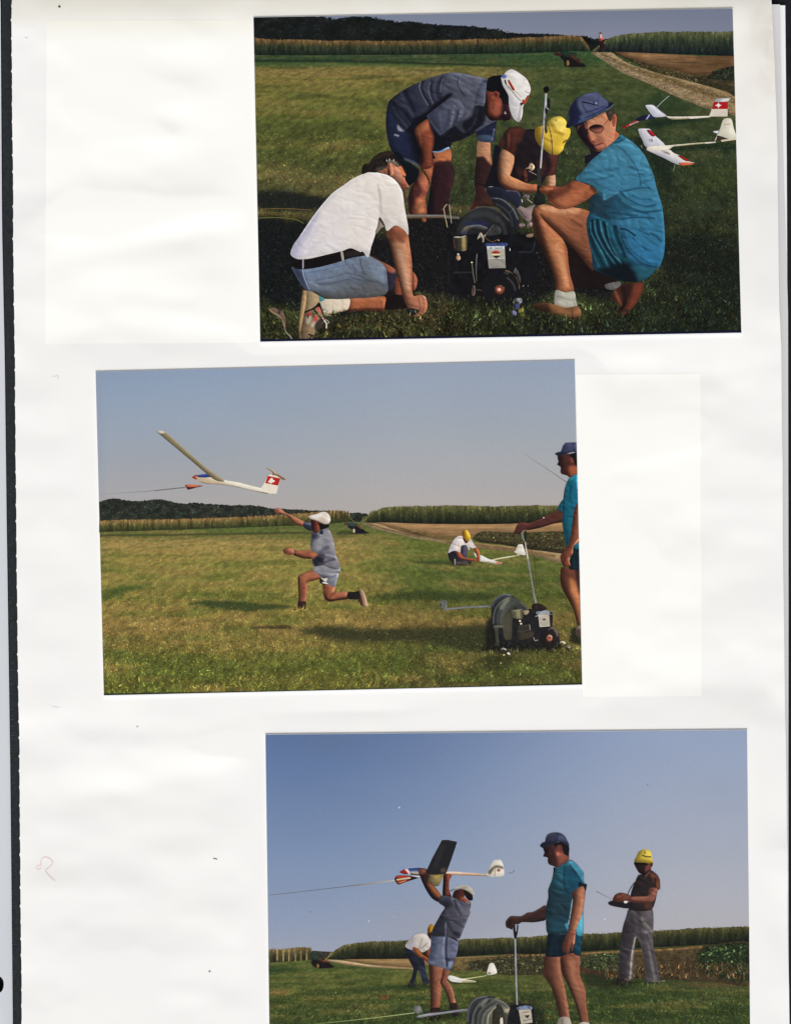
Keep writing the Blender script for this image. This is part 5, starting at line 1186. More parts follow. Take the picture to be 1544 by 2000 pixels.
rk.poly('f', '58,1008 100,1006 140,1022 165,1042 188,1054 130,1056 90,1054 84,1034 62,1020', (28, 26, 32), noise=.2, h=1.2)
rk.poly('f', '44,992 76,990 124,998 130,1010 90,1014 60,1006', (52, 66, 64), h=1.2).poly('f', '100,1000 128,1004 150,1026 140,1030 112,1014', (108, 74, 48), N(.8, 2, 2), h=1.1).poly('f', '36,996 58,994 62,1004 44,1006', (84, 52, 48), h=1.1)
Part(pr, 'wheel', parent=rk).dot('f', 95, 1040, 7, (206, 190, 150), 13)
rk.line('f', '70,962 100,985 130,994 160,952', (110, 116, 70), 1.2)
# ---- antenna of a hidden transmitter, tow line, glider
an = Part(pr, 'antenna', label='thin whip antenna rising in front of the person at the right edge')
an.line('B5', '110,180 200,240 330,325 440,400 530,462', (140, 140, 144), .7, (92, 92, 98), 1.5)
tw = Part(pr, 'tow_line', label='thin tow line ending in a small orange dart')
tw.line('e', '50,820 180,812 300,804 390,796', (150, 152, 160), .7, (110, 106, 108), 1.2).line('e', '385,797 470,788 565,778', (92, 84, 84), 1.6, (120, 110, 104), 2.2)
tw.poly('e', '562,764 600,761 670,768 628,780 582,792 570,780', (192, 92, 64), B('565,778 670,768 620,784 578,794', (60, 34, 34), 1.6, .85), L('575,770 640,770', (220, 130, 90), 1.4, 1.2, .7), h=1.1)
g = Part(pr, 'model_glider', label='white glider with blue canopy and red tail flying free of the hand')
g.poly('e', '605,718 618,706 640,700 700,697 736,716 800,734 880,748 960,768 1024,784 1084,812 1050,816 960,796 850,772 770,761 690,756 650,744 622,732', (222, 210, 190), G(800, 735, (232, 224, 208), 790, 764, (196, 176, 146)), L('650,747 700,758 780,764 860,775 960,798 1060,817', (112, 78, 54), 1.5, 1.4, .9), noise=.04, h=1.2)
g.poly('e', '604,718 620,705 634,703 628,716 634,730 620,728', (180, 62, 42), h=1)
Part(pr, 'canopy', parent=g).poly('e', '630,706 660,699 700,697 724,714 680,719 640,716', (44, 54, 122), L('640,704 700,699', (90, 104, 160), 1.2, 1.2, .7), h=1)
Part(pr, 'wing', parent=g).poly('e', '388,440 404,436 432,440 462,460 560,546 680,652 796,736 770,742 726,724 600,618 480,518 406,456', (128, 117, 90), L('404,437 434,442 470,468 560,548 690,660 790,736', (176, 158, 118), 1.6, 1.2, .7), L('410,458 480,518 600,616 730,724', (96, 82, 54), 1.6, 1.4, .8), B('386,436 408,434 440,444 414,454', (216, 208, 190), 1.8, .95), noise=.05, h=1.2)
tl = Part(pr, 'tail_fin', parent=g)
tl.poly('e', '1018,782 1036,758 1062,706 1078,700 1138,716 1124,768 1112,816 1080,814', (226, 216, 198), h=1.2, noise=.03, sharp=True).poly('e', '1060,708 1136,724 1121,768 1044,752', (178, 38, 34), sharp=True, h=1.1)
tl.poly('e', '1076,724 1088,722 1090,732 1102,738 1096,748 1086,748 1080,756 1070,750 1060,744 1068,736', (236, 226, 214), h=.8, noise=0)
tl.poly('e', '1044,664 1062,662 1084,670 1112,694 1166,728 1150,732 1112,708 1086,704 1090,690 1066,672', (146, 116, 80), L('1046,664 1080,670 1110,692', (206, 188, 156), 1.2, 1, .8), L('1120,702 1164,730', (130, 70, 66), 1.4, 1, .7), h=1)

# ---- thrower
t = Part(pr, 'person', label='person in grey shirt, shorts and white cap lunging forward with an arm flung out')
t.poly('B2', '38,112 100,100 150,112 204,158 300,200 420,262 512,310 484,374 400,352 330,312 232,212 140,188 70,170 48,150', (158, 98, 70), L('60,120 130,118 200,162 320,214 480,300', (190, 128, 96), 3, 4, .6), L('140,186 240,224 340,316 480,372', (96, 54, 40), 2.5, 3, .7), L('60,128 110,132', (112, 58, 44), 1.2, 1.2, .7), h=1.3)
tsh = Part(pr, 'grey_shirt', parent=t)
tsh.poly('B2', '480,322 515,300 600,322 620,400 606,442 540,420 486,378', (52, 53, 72), L('490,320 590,335', (112, 114, 132), 2, 2, .8), h=1.3)
t.poly('B2', '598,262 700,290 748,330 742,400 706,462 652,476 622,452 606,400', (98, 52, 40), B('690,330 740,340 735,420 690,440', (138, 70, 52), 3, .8), B('598,262 650,280 640,420 610,400', (58, 32, 30), 3, .7), h=1.2)
Part(pr, 'hair', parent=t).poly('B2', '700,310 740,325 862,338 866,372 830,402 770,420 736,432 724,380', (24, 21, 25), h=1.2)
t.poly('B2', '618,1036 680,1050 746,1140 700,1172 545,1212 552,1300 532,1400 518,1516 412,1516 412,1400 404,1250 398,1150 420,1108 500,1062', (158, 94, 66), B('420,1120 500,1070 620,1080 560,1130 470,1170 440,1300 430,1480 415,1480', (176, 110, 78), 5, .7), L('408,1150 412,1300 416,1500', (84, 46, 36), 3, 3, .7), L('545,1210 620,1195 720,1165', (96, 52, 38), 3, 4, .7), L('480,1250 480,1420', (134, 78, 56), 4, 4, .6), L('540,1230 545,1330 520,1490', (186, 124, 90), 2, 2.5, .6))
t.poly('B2', '774,1232 860,1240 966,1262 944,1362 1000,1358 1080,1352 1156,1366 1154,1462 1040,1480 950,1494 880,1504 812,1474 786,1400 776,1300', (160, 96, 66), L('960,1270 940,1360', (206, 146, 104), 2.4, 3, .8), L('790,1420 830,1482 900,1500 1000,1486 1150,1460', (56, 32, 28), 4, 4, .85), B('780,1240 850,1250 860,1400 800,1430', (140, 80, 56), 6, .6), L('900,1420 930,1380 960,1365', (110, 62, 44), 2, 3, .7), L('1000,1372 1140,1376', (188, 126, 92), 3, 3, .6))
Part(pr, 'sock', parent=t).poly('B2', '410,1508 520,1504 522,1560 516,1612 484,1626 400,1626 392,1590', (62, 38, 40), R(-2, 0, 3, (34, 22, 26), .7), h=1.2).poly('B2', '1152,1366 1240,1358 1334,1346 1320,1420 1312,1470 1152,1462', (36, 32, 34), h=1.3)
ts = Part(pr, 'shoe', parent=t)
ts.poly('B2', '346,1620 400,1600 480,1626 430,1634 352,1632', (58, 40, 38), h=1).poly('B2', '1312,1392 1342,1390 1372,1470 1386,1566 1350,1556 1316,1490', (82, 48, 44), B('1310,1390 1340,1400 1330,1460', (30, 24, 26), 2, .8), h=1.1).poly('B2', '1322,1322 1340,1302 1372,1330 1412,1400 1440,1500 1458,1566 1430,1582 1388,1572 1366,1470 1344,1400', (192, 162, 132), L('1345,1330 1390,1440 1420,1570', (170, 138, 108), 3, 3, .5), R(-1.5, 0, 1.5, (216, 190, 160), .6), h=1.1)
tp = Part(pr, 'grey_shorts', parent=t)
tp.poly('B2', '740,1136 800,1150 830,1230 790,1250 740,1230 724,1190', (40, 36, 42), h=1.2)
tp.poly('B2', '656,966 770,955 900,880 980,858 1042,1004 1014,1092 988,1180 966,1276 900,1266 834,1234 760,1160 700,1090 634,1040', (146, 145, 150), L('780,1140 880,1140 980,1110', (82, 80, 98), 2, 2, .8), L('700,1090 780,1120 860,1130', (100, 98, 112), 2, 3, .7), B('640,1000 700,970 740,1080 690,1090', (172, 174, 184), 5, .6), B('850,1130 1000,1100 960,1260 900,1260', (134, 138, 152), 5, .6), L('1000,1090 966,1270', (184, 184, 192), 1.6, 1.6, .6), h=1.4)
tp.poly('B2', '742,1140 790,1160 846,1146 826,1204 800,1200', (212, 204, 184), h=1).poly('B2', '764,1214 810,1212 854,1228 848,1240 780,1230', (214, 208, 206), h=.9)
tsh.poly('B2', '604,440 650,472 706,462 746,432 852,394 900,480 932,560 952,680 972,800 1000,870 1040,1000 960,1020 880,1000 780,960 650,972 612,872 690,800 690,780 598,732 588,650 600,560', (134, 132, 137), G(620, 600, (142, 141, 145), 960, 800, (129, 126, 131)),
    B('596,450 690,470 700,540 640,600 596,660', (58, 60, 80), 6, .85), B('636,856 700,800 800,790 790,900 776,976 660,968 614,880', (36, 36, 48), 4, .92), L('720,780 780,720 850,690', (84, 82, 96), 3, 4, .8), L('720,800 800,830 940,860', (86, 82, 96), 3, 4, .7), L('790,920 860,890 950,870', (76, 74, 88), 2, 2.5, .8), L('760,560 840,570', (118, 116, 128), 1.5, 2, .5), L('730,930 840,990 1000,1010', (104, 102, 116), 2, 3, .6), B('620,600 740,560 760,680 700,770 610,720', (150, 149, 155), 8, .6), R(3, 0, 3, (164, 160, 168), .5), B('800,720 860,700 940,760 920,840 820,800', (112, 108, 122), 6, .6), h=1.4)
tsh.poly('B2', '736,440 778,428 776,490 740,488 720,470', (36, 42, 66), h=1)
t.poly('B2', '336,738 450,738 592,734 694,792 690,812 640,852 596,862 480,852 366,816 330,796', (142, 80, 58), L('350,806 480,846 600,858', (70, 40, 34), 3, 3, .8), L('360,748 480,748 590,744', (172, 110, 82), 2, 3, .6), B('580,745 690,795 640,850 600,830', (180, 108, 72), 4, .8), L('340,740 345,800', (40, 28, 28), 2.6, 1.4, .9), h=1.3)
t.poly('B2', '172,728 215,700 265,690 330,716 348,775 300,806 240,796 196,780', (158, 96, 72), B('172,728 215,700 240,790 190,780', (140, 100, 74), 4, .7), L('200,720 250,740', (120, 70, 54), 1.2, 1.5, .5), L('195,755 250,760', (120, 70, 54), 1.2, 1.5, .5), L('270,700 330,730', (184, 120, 94), 2, 2, .6), h=1.2)
Part(pr, 'white_cap', parent=t).poly('B2', '558,224 590,206 680,186 740,160 812,152 872,200 892,270 862,332 790,336 700,292 610,266 568,246', (224, 215, 206), B('720,240 800,220 860,300 800,330 720,290', (206, 186, 166), 4, .7), L('566,240 640,268 720,300 800,334 858,330', (160, 138, 120), 1.6, 1.4, .7), B('600,210 700,190 690,240 600,245', (236, 230, 228), 3, .6), h=1.2)

# ---- squatting person with glider
s = Part(pr, 'person', label='person in white shirt and yellow cap squatting over a glider in the distance')
sg = Part(pr, 'model_glider', label='white glider lying in the grass in front of the squatting person')
sg.poly('B4', '764,566 860,540 1000,516 1130,498 1140,510 1000,536 880,556 780,578', (214, 206, 170), h=1.1, noise=.08)
Part(pr, 'wing', parent=sg).poly('B4', '500,470 520,462 545,500 600,496 650,515 720,552 800,575 920,608 905,636 820,628 730,608 590,590 540,540', (222, 218, 212), B('830,596 925,606 905,640 840,625', (196, 96, 74), 3, .9), B('590,505 680,530 690,560 600,560', (200, 214, 210), 4, .6), L('600,586 740,606 840,628', (170, 156, 140), 1.4, 1.4, .7), h=1.1)
Part(pr, 'tail_fin', parent=sg).poly('B4', '1160,345 1185,332 1232,336 1255,410 1274,492 1180,482 1104,448 1130,420', (222, 216, 202), L('1170,376 1240,376', (196, 190, 172), 1, 1, .7), h=1.1).poly('B4', '1130,490 1180,470 1190,500 1140,512', (200, 170, 130), h=1)
Part(pr, 'trousers', parent=s).poly('B4', '104,462 150,436 240,430 300,530 380,560 466,585 440,630 400,655 240,650 180,632 130,560', (42, 40, 48), B('230,600 390,590 400,645 250,645', (110, 96, 90), 3, .8), L('212,560 218,630', (196, 186, 180), 1.4, 1), h=1.2).poly('B4', '296,360 384,342 404,440 396,540 330,520 292,470', (84, 78, 94), B('296,360 340,350 330,500 292,470', (54, 50, 66), 3, .7), h=1.2)
Part(pr, 'white_shirt', parent=s).poly('B4', '114,466 130,400 160,330 210,250 270,206 330,215 360,305 400,310 450,248 500,330 538,378 480,394 442,372 430,425 384,345 306,358 294,465 234,434 180,432', (222, 212, 206), B('114,466 150,350 220,260 230,330 180,420', (190, 182, 196), 5, .7), L('260,330 290,420', (200, 170, 150), 2, 2, .6), h=1.2)
s.poly('B4', '328,225 400,285 420,290 384,318 352,292', (92, 46, 38), h=1.1)
s.poly('B4', '232,436 292,458 340,520 400,540 460,552 532,556 530,590 450,584 360,560 290,550 250,500', (166, 86, 56), L('270,540 400,576 500,586', (110, 54, 40), 1.6, 1.6, .7), h=1.1).poly('B4', '488,396 548,384 585,450 594,520 588,586 545,586 540,500 520,440', (172, 92, 60), L('560,400 585,490', (206, 130, 90), 1.4, 1.4, .7), h=1.1)
Part(pr, 'yellow_cap', parent=s).poly('B4', '318,170 340,124 372,106 412,130 448,200 452,250 430,272 392,284 356,240 330,220', (204, 164, 50), B('320,170 350,130 372,200 350,230', (150, 104, 34), 3, .8), L('390,130 430,210', (226, 196, 84), 2, 2, .7), h=1.1)

# ---- winch
w2 = Part(pr, 'winch', label='grey and black petrol winch with a long steel lever on the meadow')
w2.poly('h', '612,444 640,436 656,450 654,490 632,500 616,482', (96, 98, 92), N(.6, 3, 3), h=1.2).poly('h', '640,489 780,475 918,470 920,480 780,487 640,499', (106, 108, 106), L('650,492 900,475', (136, 136, 136), 1.2, 1, .7), h=1.2)
w2.poly('B3', '208,340 236,240 320,172 400,143 480,152 566,210 400,226 300,290 250,400 240,560 214,500', (54, 58, 62), L('226,300 250,236 330,176 410,150 490,160', (112, 116, 118), 1.6, 2, .8), L('232,520 246,400 300,290 400,226 540,205', (22, 24, 25), 4, 2.5, .9), h=1.2)
w2.poly('B3', '226,560 236,430 270,330 340,246 450,192 540,198 640,262 716,330 744,386 720,440 400,600 280,604', (76, 80, 76), G(300, 250, (88, 92, 88), 640, 420, (62, 64, 58)), L('246,560 250,430 290,330 360,254 450,204', (104, 108, 104), 2, 2, .7), L('272,580 276,440 318,340 392,262 480,214', (44, 47, 48), 2.4, 2, .85), L('318,580 320,450 366,350 440,280 540,236', (58, 62, 60), 2, 2.5, .7), L('460,204 440,232 400,276 360,340', (134, 134, 118), 4, 5, .75), L('500,220 600,262 690,330', (58, 60, 58), 4, 5, .6), L('640,268 716,334 740,386', (112, 112, 102), 1.6, 1.6, .7), B('520,300 640,290 720,380 560,352 470,370', (48, 50, 48), 5, .7), h=1.2)
w2.poly('B3', '232,600 420,590 520,480 760,360 1040,390 1090,450 1090,620 1170,700 1186,860 1100,910 800,910 330,910 250,800', (32, 31, 34), N(.3, 5, 5))
w2.poly('B3', '376,620 388,470 440,390 520,358 566,352 528,430 508,600 500,790 404,792', (78, 76, 60), L('392,780 396,480 450,396 520,364', (132, 128, 104), 2, 2, .8), G(390, 600, (92, 88, 70), 510, 600, (56, 54, 46)), h=1.3)
w2.poly('B3', '240,604 376,598 378,640 312,650 324,884 282,872 262,700', (74, 74, 64), L('250,612 372,606', (116, 114, 98), 1.6, 1.4, .7), L('300,650 312,870', (52, 52, 46), 2, 2, .6), h=1.2)
w2.poly('B3', '498,384 600,370 652,366 668,480 640,502 530,492 512,440', (104, 98, 76), L('590,380 605,490', (146, 138, 106), 4, 4, .8), L('640,376 660,480', (60, 56, 44), 2, 2, .7), L('505,386 650,370', (150, 146, 124), 1.2, 1, .7), h=1.1)
w2.poly('B3', '668,388 744,380 740,424 690,446', (166, 144, 116), h=1.1).dot('B3', 560, 350, 20, (42, 40, 36), 16).dot('B3', 620, 533, 15, (232, 222, 200), 14).dot('B3', 634, 573, 16, (228, 206, 150), 16)
w2.poly('B3', '586,610 756,582 770,668 590,694', (52, 49, 44), L('590,694 770,674', (96, 92, 80), 1.2, 1, .8), L('600,606 752,584', (84, 80, 70), 1, 1, .8), sharp=True, h=1.2).poly('B3', '590,700 800,680 800,760 640,810 590,790', (58, 52, 44), h=1.4, noise=.15)
w2.line('B3', '758,585 768,665', (150, 148, 144), 1.2).line('B3', '815,765 835,815 880,805', (150, 140, 128), 1.6).line('B3', '1040,440 1110,438', (110, 116, 120), 1.2).line('B3', '840,470 900,450', (150, 156, 160), 1.6)
lb = Part(pr, 'engine_plate', parent=w2)
lb.poly('B3', '856,402 1024,382 1042,436 884,446', (146, 152, 162), N(.3, 4, 4), h=1.1).poly('B3', '880,444 1038,436 1052,606 902,620', (178, 168, 152), B('885,445 960,440 940,600 905,610', (190, 182, 168), 4, .6), B('930,465 990,460 990,480 940,488', (196, 160, 140), 2, .8), sharp=True, h=1.1).poly('B3', '946,502 986,498 988,520 950,524', (46, 44, 60), sharp=True, h=.9, noise=0).line('B3', '905,616 1050,604', (220, 212, 196), 1.0)
wl = Part(pr, 'wheel', parent=w2)
wl.dot('B3', 1045, 785, 138, (36, 31, 32), 150, L('1030,650 1090,640 1140,690 1160,740', (128, 108, 100), 1.6, 1.4, .8)).poly('B3', '1050,625 1090,616 1140,650 1170,700 1160,720 1120,670 1070,640', (110, 96, 90), h=1.1).dot('B3', 1042, 780, 44, (168, 98, 74), 48, B('1010,760 1040,750 1060,800 1030,815', (206, 134, 104), 3, .8), L('1035,738 1070,740 1084,756', (212, 206, 200), 1.4, 1)).dot('B3', 1046, 778, 13, (90, 40, 34), 13)
lv = Part(pr, 'lever', parent=w2)
lv.poly('B5', '112,1042 126,1036 158,1210 186,1380 210,1520 238,1642 222,1650 192,1500 166,1350 138,1210', (150, 144, 136), L('118,1050 148,1200', (214, 202, 180), 1.2, 1, .9), L('150,1220 186,1400 226,1640', (124, 124, 128), 1.2, 1, .7), L('196,1530 222,1640', (186, 186, 190), 1.0, 1, .8), h=1)
lv.poly('B5', '84,935 100,930 104,985 120,1030 112,1040 92,1010 84,980', (120, 128, 108), h=1).poly('B5', '118,938 134,934 140,1000 132,1034 118,1030', (34, 40, 34), h=1).line('B5', '178,1110 190,1150 210,1200 228,1340 232,1470', (64, 62, 46), 1.0).poly('B5', '104,1042 116,1040 124,1100 112,1092', (34, 26, 24), h=.9)
lv.poly('B5', '186,1690 200,1650 240,1640 300,1660 330,1690 270,1720', (42, 34, 32), N(.5, 4, 4), h=1.2)

# ---- person at the right edge
e = Part(pr, 'person', label='person in turquoise shirt and blue hat cut off by the right edge of the print')
e.mul = 1.04
e.poly('B5', '14,960 36,890 72,852 110,850 160,856 240,830 320,792 400,756 446,724 492,746 488,842 400,864 330,886 240,912 160,926 110,926 70,962 30,968', (82, 47, 40), L('30,910 80,860 160,862 300,806 440,735', (112, 66, 52), 2.4, 3, .6), L('70,955 160,920 330,882 480,838', (46, 28, 28), 2.4, 3, .7), h=1.3)
e.dot('B5', 303, 806, 7, (232, 228, 224), 6)
e.poly('B5', '476,1290 560,1306 664,1290 670,1900 640,1880 624,1820 590,1700 540,1600 484,1500 464,1400', (104, 60, 44), B('560,1400 610,1430 650,1560 664,1740 664,1860 640,1800 600,1640 560,1520', (186, 118, 74), 5, .9), B('610,1310 664,1300 664,1540 640,1500', (42, 24, 26), 4, .85), L('470,1400 540,1590 620,1800', (78, 46, 36), 3, 4, .6), h=1.5)
Part(pr, 'shoe', parent=e).poly('B5', '622,1872 668,1862 672,1990 620,1950', (120, 110, 102), B('620,1900 668,1900 670,1990 630,1980', (70, 50, 44), 3, .8), h=1.3)
Part(pr, 'shorts', parent=e).poly('B5', '584,1110 660,1060 664,1300 600,1312 548,1300 560,1200', (22, 37, 47), L('590,1130 600,1290', (34, 56, 66), 3, 3, .5), h=1.4)
es = Part(pr, 'turquoise_shirt', parent=e)
es.poly('B5', '436,722 460,670 492,630 520,640 500,740 470,744', (30, 86, 106), h=1.4)
es.poly('B5', '538,442 560,412 600,382 640,352 650,700 650,1090 600,1100 545,1066 520,1082 504,980 484,860 488,740 492,640 508,520', (26, 94, 114), G(520, 600, (30, 104, 124), 560, 1060, (24, 84, 100)), B('570,480 640,440 646,700 600,730 580,600', (28, 88, 112), 6, .7), L('560,430 620,385', (52, 150, 176), 3, 3, .7), L('628,400 640,520', (70, 176, 206), 2.4, 2.4, .7), L('500,560 492,700 490,860', (20, 66, 82), 2.4, 3, .6), L('570,500 560,620 600,720', (18, 66, 86), 2, 3, .6), B('606,1080 650,1040 652,1100 610,1104', (34, 122, 146), 3, .8), h=1.4)
e.poly('B5', '604,712 650,690 656,1010 622,1060 592,1082 584,1160 548,1205 560,1250 568,1278 550,1276 540,1296 526,1290 500,1284 474,1240 466,1180 500,1130 540,1080 562,1000', (122, 68, 48), B('604,712 630,720 600,900 570,1010', (92, 52, 42), 5, .7), L('640,1020 600,1080 586,1150', (206, 150, 110), 1.8, 2, .8), L('545,1200 560,1250', (196, 130, 96), 2, 2, .8), B('470,1170 540,1100 560,1140 520,1240 480,1240', (110, 60, 46), 5, .6), L('500,1260 510,1190', (70, 38, 34), 1.4, 1.6, .6), h=1.4)
e.poly('B5', '440,190 500,186 570,190 640,250 640,366 606,384 562,414 524,392 480,380 466,356 470,318 450,298 434,288 446,262 440,230', (72, 41, 36), B('550,310 634,300 634,370 566,410', (166, 88, 56), 5, .8), B('440,200 480,200 490,300 470,370 440,290', (40, 26, 28), 4, .7), L('460,312 475,320', (30, 18, 20), 1.6, 1.2, .8), B('564,210 590,215 590,270 566,262', (124, 62, 50), 2.5, .8), h=1.2)
Part(pr, 'hair', parent=e).poly('B5', '560,185 640,180 640,292 610,296 596,240 560,205', (28, 23, 26), h=1.2)
Part(pr, 'blue_hat', parent=e).poly('B5', '414,182 440,168 470,160 488,110 508,84 530,76 640,82 640,190 600,165 556,172 500,190 440,198 420,192', (60, 64, 90), B('414,182 470,162 520,168 600,160 560,180 450,198', (34, 36, 52), 3, .85), B('520,80 640,84 640,130 560,120', (82, 88, 116), 5, .7), L('490,110 510,86', (92, 96, 118), 1.4, 1.4, .5), L('590,90 600,150', (48, 50, 74), 2, 2, .6), h=1.2)
# ---- white flowers
fl = Part(pr, 'white_flowers', label='white flowers in the grass in front of the winch')
fl.poly('B3', '346,940 380,918 430,936 420,962 390,948', (226, 218, 206), h=.9).poly('B3', '436,990 460,980 482,1010 470,1020 440,1006', (222, 218, 216), h=.9).dot('B3', 388, 1022, 16, (196, 186, 110), 14).dot('B3', 346, 1138, 9, (214, 196, 150), 9)
fl2 = Part(pr, 'white_flowers', label='white flowers in the grass right of the winch wheel')
fl2.poly('B3', '1194,840 1240,822 1280,850 1266,862 1230,848', (224, 218, 204), h=.9).dot('B3', 1320, 902, 24, (228, 224, 228), 18).dot('B3', 1238, 936, 30, (150, 160, 70), 24)
fg = Part(pr, 'grass_tufts', parent=md, stuff=True)
blades(fg, 570, 605, 1184, 1194, 50, meadow2, 3, 6, 221, lean=.6, contrast=.3)
blades(fg, 940, 1136, 1255, 1275, 300, meadow2, 4, 8, 222, lean=.6, contrast=.4)
blades(fg, 870, 990, 1098, 1108, 90, meadow2, 2, 4, 223, lean=.6, contrast=.3)
Part(pr, 'dark_border', label='thin dark line along the foot of the print').poly('o', '203.6,1354.6 500,1349.6 820,1343 1135.6,1333.8 1135.6,1336.6 820,1346 500,1352.6 203.6,1357.6', (34, 46, 38), sharp=True, h=3, noise=.4)

# ================================================================== BOTTOM PRINT: holding the glider up
pr = P3
rgm = np.random.default_rng(3)
edge_top3 = lambda x: np.interp(x, [518.6, 1457], [1434.5, 1425.2])
bottom3 = lambda x: np.interp(x, [527.2, 1463.4], [2070, 2058.0])
def sky3(x, y):
    A = stops(y, [(1425, (91, 113, 154)), (1500, (100, 122, 161)), (1600, (114, 134, 169)), (1700, (128, 146, 176)), (1800, (140, 152, 177)), (1860, (153, 159, 176))])
    Bc = stops(y, [(1425, (146, 160, 188)), (1500, (152, 164, 188)), (1620, (161, 168, 186)), (1720, (169, 172, 184)), (1830, (177, 174, 180))])
    t = sstep(560, 1400, x)[:, None]
    C = A * (1 - t) + Bc * t
    C = over(C, np.exp(-((x - 640) / 60) ** 2 - ((y - 1445) / 30) ** 2) * 0.4, (98, 116, 148))
    C = over(C, np.exp(-((x - 860) / 130) ** 2 - ((y - 1800) / 28) ** 2) * 0.4, (160, 158, 168))
    return C * (1 + 0.02 * fbm(x / 200, y / 90, 3, 2))[:, None]
sk = Part(pr, 'sky')
sk.grid(edge_top3, lambda x: np.full(len(x), 1872.0), sky3, h=6)
mL_top = curve('k', '60,626 150,624 240,618 330,618 342,640 360,700')
mL_bot = curve('k', '60,716 200,704 342,690 360,702')
mR_top = curve2(('k', '400,692 440,668 470,640 520,608 600,590 700,582 800,577 900,573 1100,571 1300,566 1500,560'), ('l', '0,560 200,550 300,545 500,536 720,524 1000,510 1250,497 1500,486'))
mR_bot = curve2(('k', '400,695 600,688 950,684 1200,674 1500,668'), ('l', '0,662 300,652 700,634 1200,606 1500,588'))
fr_ = Part(pr, 'wooded_ridge', label='scrap of dark wood behind the hay rake')
fr_.poly('k', '330,640 400,640 450,642 500,650 500,700 340,702', (52, 54, 46), N(.5, 4, 4), h=2)
cL = maize_col(mL_top, mL_bot, [(0, (118, 100, 64)), (0.2, (92, 84, 52)), (0.5, (62, 62, 42)), (1, (40, 44, 34))])
cR = maize_col(mR_top, mR_bot, [(0, (92, 87, 54)), (0.12, (74, 73, 44)), (0.4, (48, 51, 32)), (0.7, (33, 37, 27)), (1, (22, 25, 22))])
mz = maize(pr, 'maize_field', 'small maize field with bare poles at the left edge', mL_top, mL_bot, 525, 609, cL, 51, 420, (4, 9))
for xx in (125, 162, 196, 235, 268, 302):
    mz.poly('k', '%d,626 %d,624 %d,698 %d,700' % (xx, xx + 8, xx + 7, xx - 1), (150, 124, 80), sharp=True, h=1.2, noise=.3)
maize(pr, 'maize_field', 'long green maize field along the horizon', mR_top, mR_bot, 632, 1461.4, cR, 52, 7000, (3, 7))
HOR3 = curve2(('k', '60,712 340,694 430,690 700,700 950,690 1500,668'), ('l', '0,660 1500,588'))
SH3 = [('k', '500,868 640,860 800,852 930,846 960,866 800,878 620,886 520,884', (42, 58, 30), 5, .7), ('k', '80,745 160,742 250,748 180,762 80,766', (34, 54, 32), 4, .7),
       ('k', '880,850 1000,838 1050,845 1050,870 900,872', (34, 44, 26), 4, .7), ('k', '1040,1000 1120,990 1230,1000 1220,1040 1100,1060 1020,1040', (30, 36, 22), 6, .7), ('k', '1160,820 1330,820 1330,836 1180,836', (34, 46, 24), 3, .7),
       ('l', '500,770 720,790 760,850 640,870 520,850 500,820', (34, 40, 26), 7, .75), ('l', '-40,960 200,960 240,1100 -40,1100', (26, 28, 24), 10, .8), ('l', '180,900 260,930 250,1060 180,1080', (40, 50, 28), 8, .5)]
def meadow3(x, y):
    C = stops(y, [(1860, (70, 84, 46)), (1880, (72, 86, 44)), (1905, (84, 92, 46)), (1930, (78, 86, 43)), (1960, (66, 76, 39)), (2000, (60, 71, 37)), (2070, (55, 66, 35))])
    D = stops(y, [(1860, (72, 72, 42)), (1910, (58, 68, 38)), (1950, (57, 69, 37)), (2000, (52, 63, 35)), (2070, (48, 64, 32))])
    t = sstep(900, 1200, x)[:, None]
    C = C * (1 - t) + D * t
    ly = np.log(np.maximum(y - 1835, 8)) * 34
    lx = (x - 900) / np.sqrt(np.maximum(y - 1825, 10)) * 0.28
    pat = fbm(lx * 0.55 + 50, ly / 2.4, 19, 3)
    C = over(C, np.clip(pat * 1.3, 0, 0.5), (112, 104, 56))
    C = over(C, np.clip(-pat * 1.5, 0, 0.5), (50, 63, 32))
    C = C * (1 + 0.32 * fbm(lx * 6 + 90, ly / 1.3, 29, 3))[:, None]
    m = blob(x, y, '70,880 180,874 200,890 150,904 70,900', 'k', 4) * .8
    C = over(C, m, (132, 106, 64))
    m = blob(x, y, '755,912 790,906 802,918 780,930 760,926', 'k', 3) * .8
    C = over(C, m, (124, 72, 50))
    m = blob(x, y, '1050,830 1500,826 1500,850 1300,862 1080,850', 'l', 5) * .6
    C = over(C, m, (104, 80, 54))
    for f, s_, c, bl_, al in SH3:
        C = over(C, blob(x, y, s_, f, bl_) * al, np.array(c))
    return C
md = Part(pr, 'meadow', label='green meadow under the standing people')
md.grid(lambda x: HOR3(x) - 1, bottom3, meadow3, h=2.6)
gr = Part(pr, 'grass', parent=md, stuff=True)
blades(gr, 524, 1462, 1885, 1950, 9000, meadow3, 1.4, 4.5, 121, lean=0.8, contrast=0.16, flat=0.4)
blades(gr, 526, 1462, 1935, 2068, 36000, meadow3, 2.4, 5.0, 122, lean=0.6, contrast=0.28, flat=0.25)
blades(gr, 1080, 1462, 1925, 2060, 700, lambda x, y: meadow3(x, y) * 1.1 + np.array([2, 6, 0]), 5, 10, 123, lean=0.5, contrast=0.2)
tr = Part(pr, 'farm_track', label='pale track curving from the hay rake')
tr.poly('k', '420,692 470,690 560,700 700,722 940,738 940,748 760,740 600,728 500,712', (168, 140, 104), L('440,694 560,706 720,728', (196, 168, 132), 2, 1.4, .8), N(.2, 8, 2), h=1.5)
sf = Part(pr, 'stubble_field', label='tan stubble field in front of the maize')
sf.poly('k', '530,688 760,686 950,684 1200,675 1560,666 1560,690 1200,700 950,736 760,724 620,708', (142, 114, 76), N(.25, 24, 2), h=2)
vg = Part(pr, 'weedy_bank', label='bank of dry weeds and dark leafy plants')
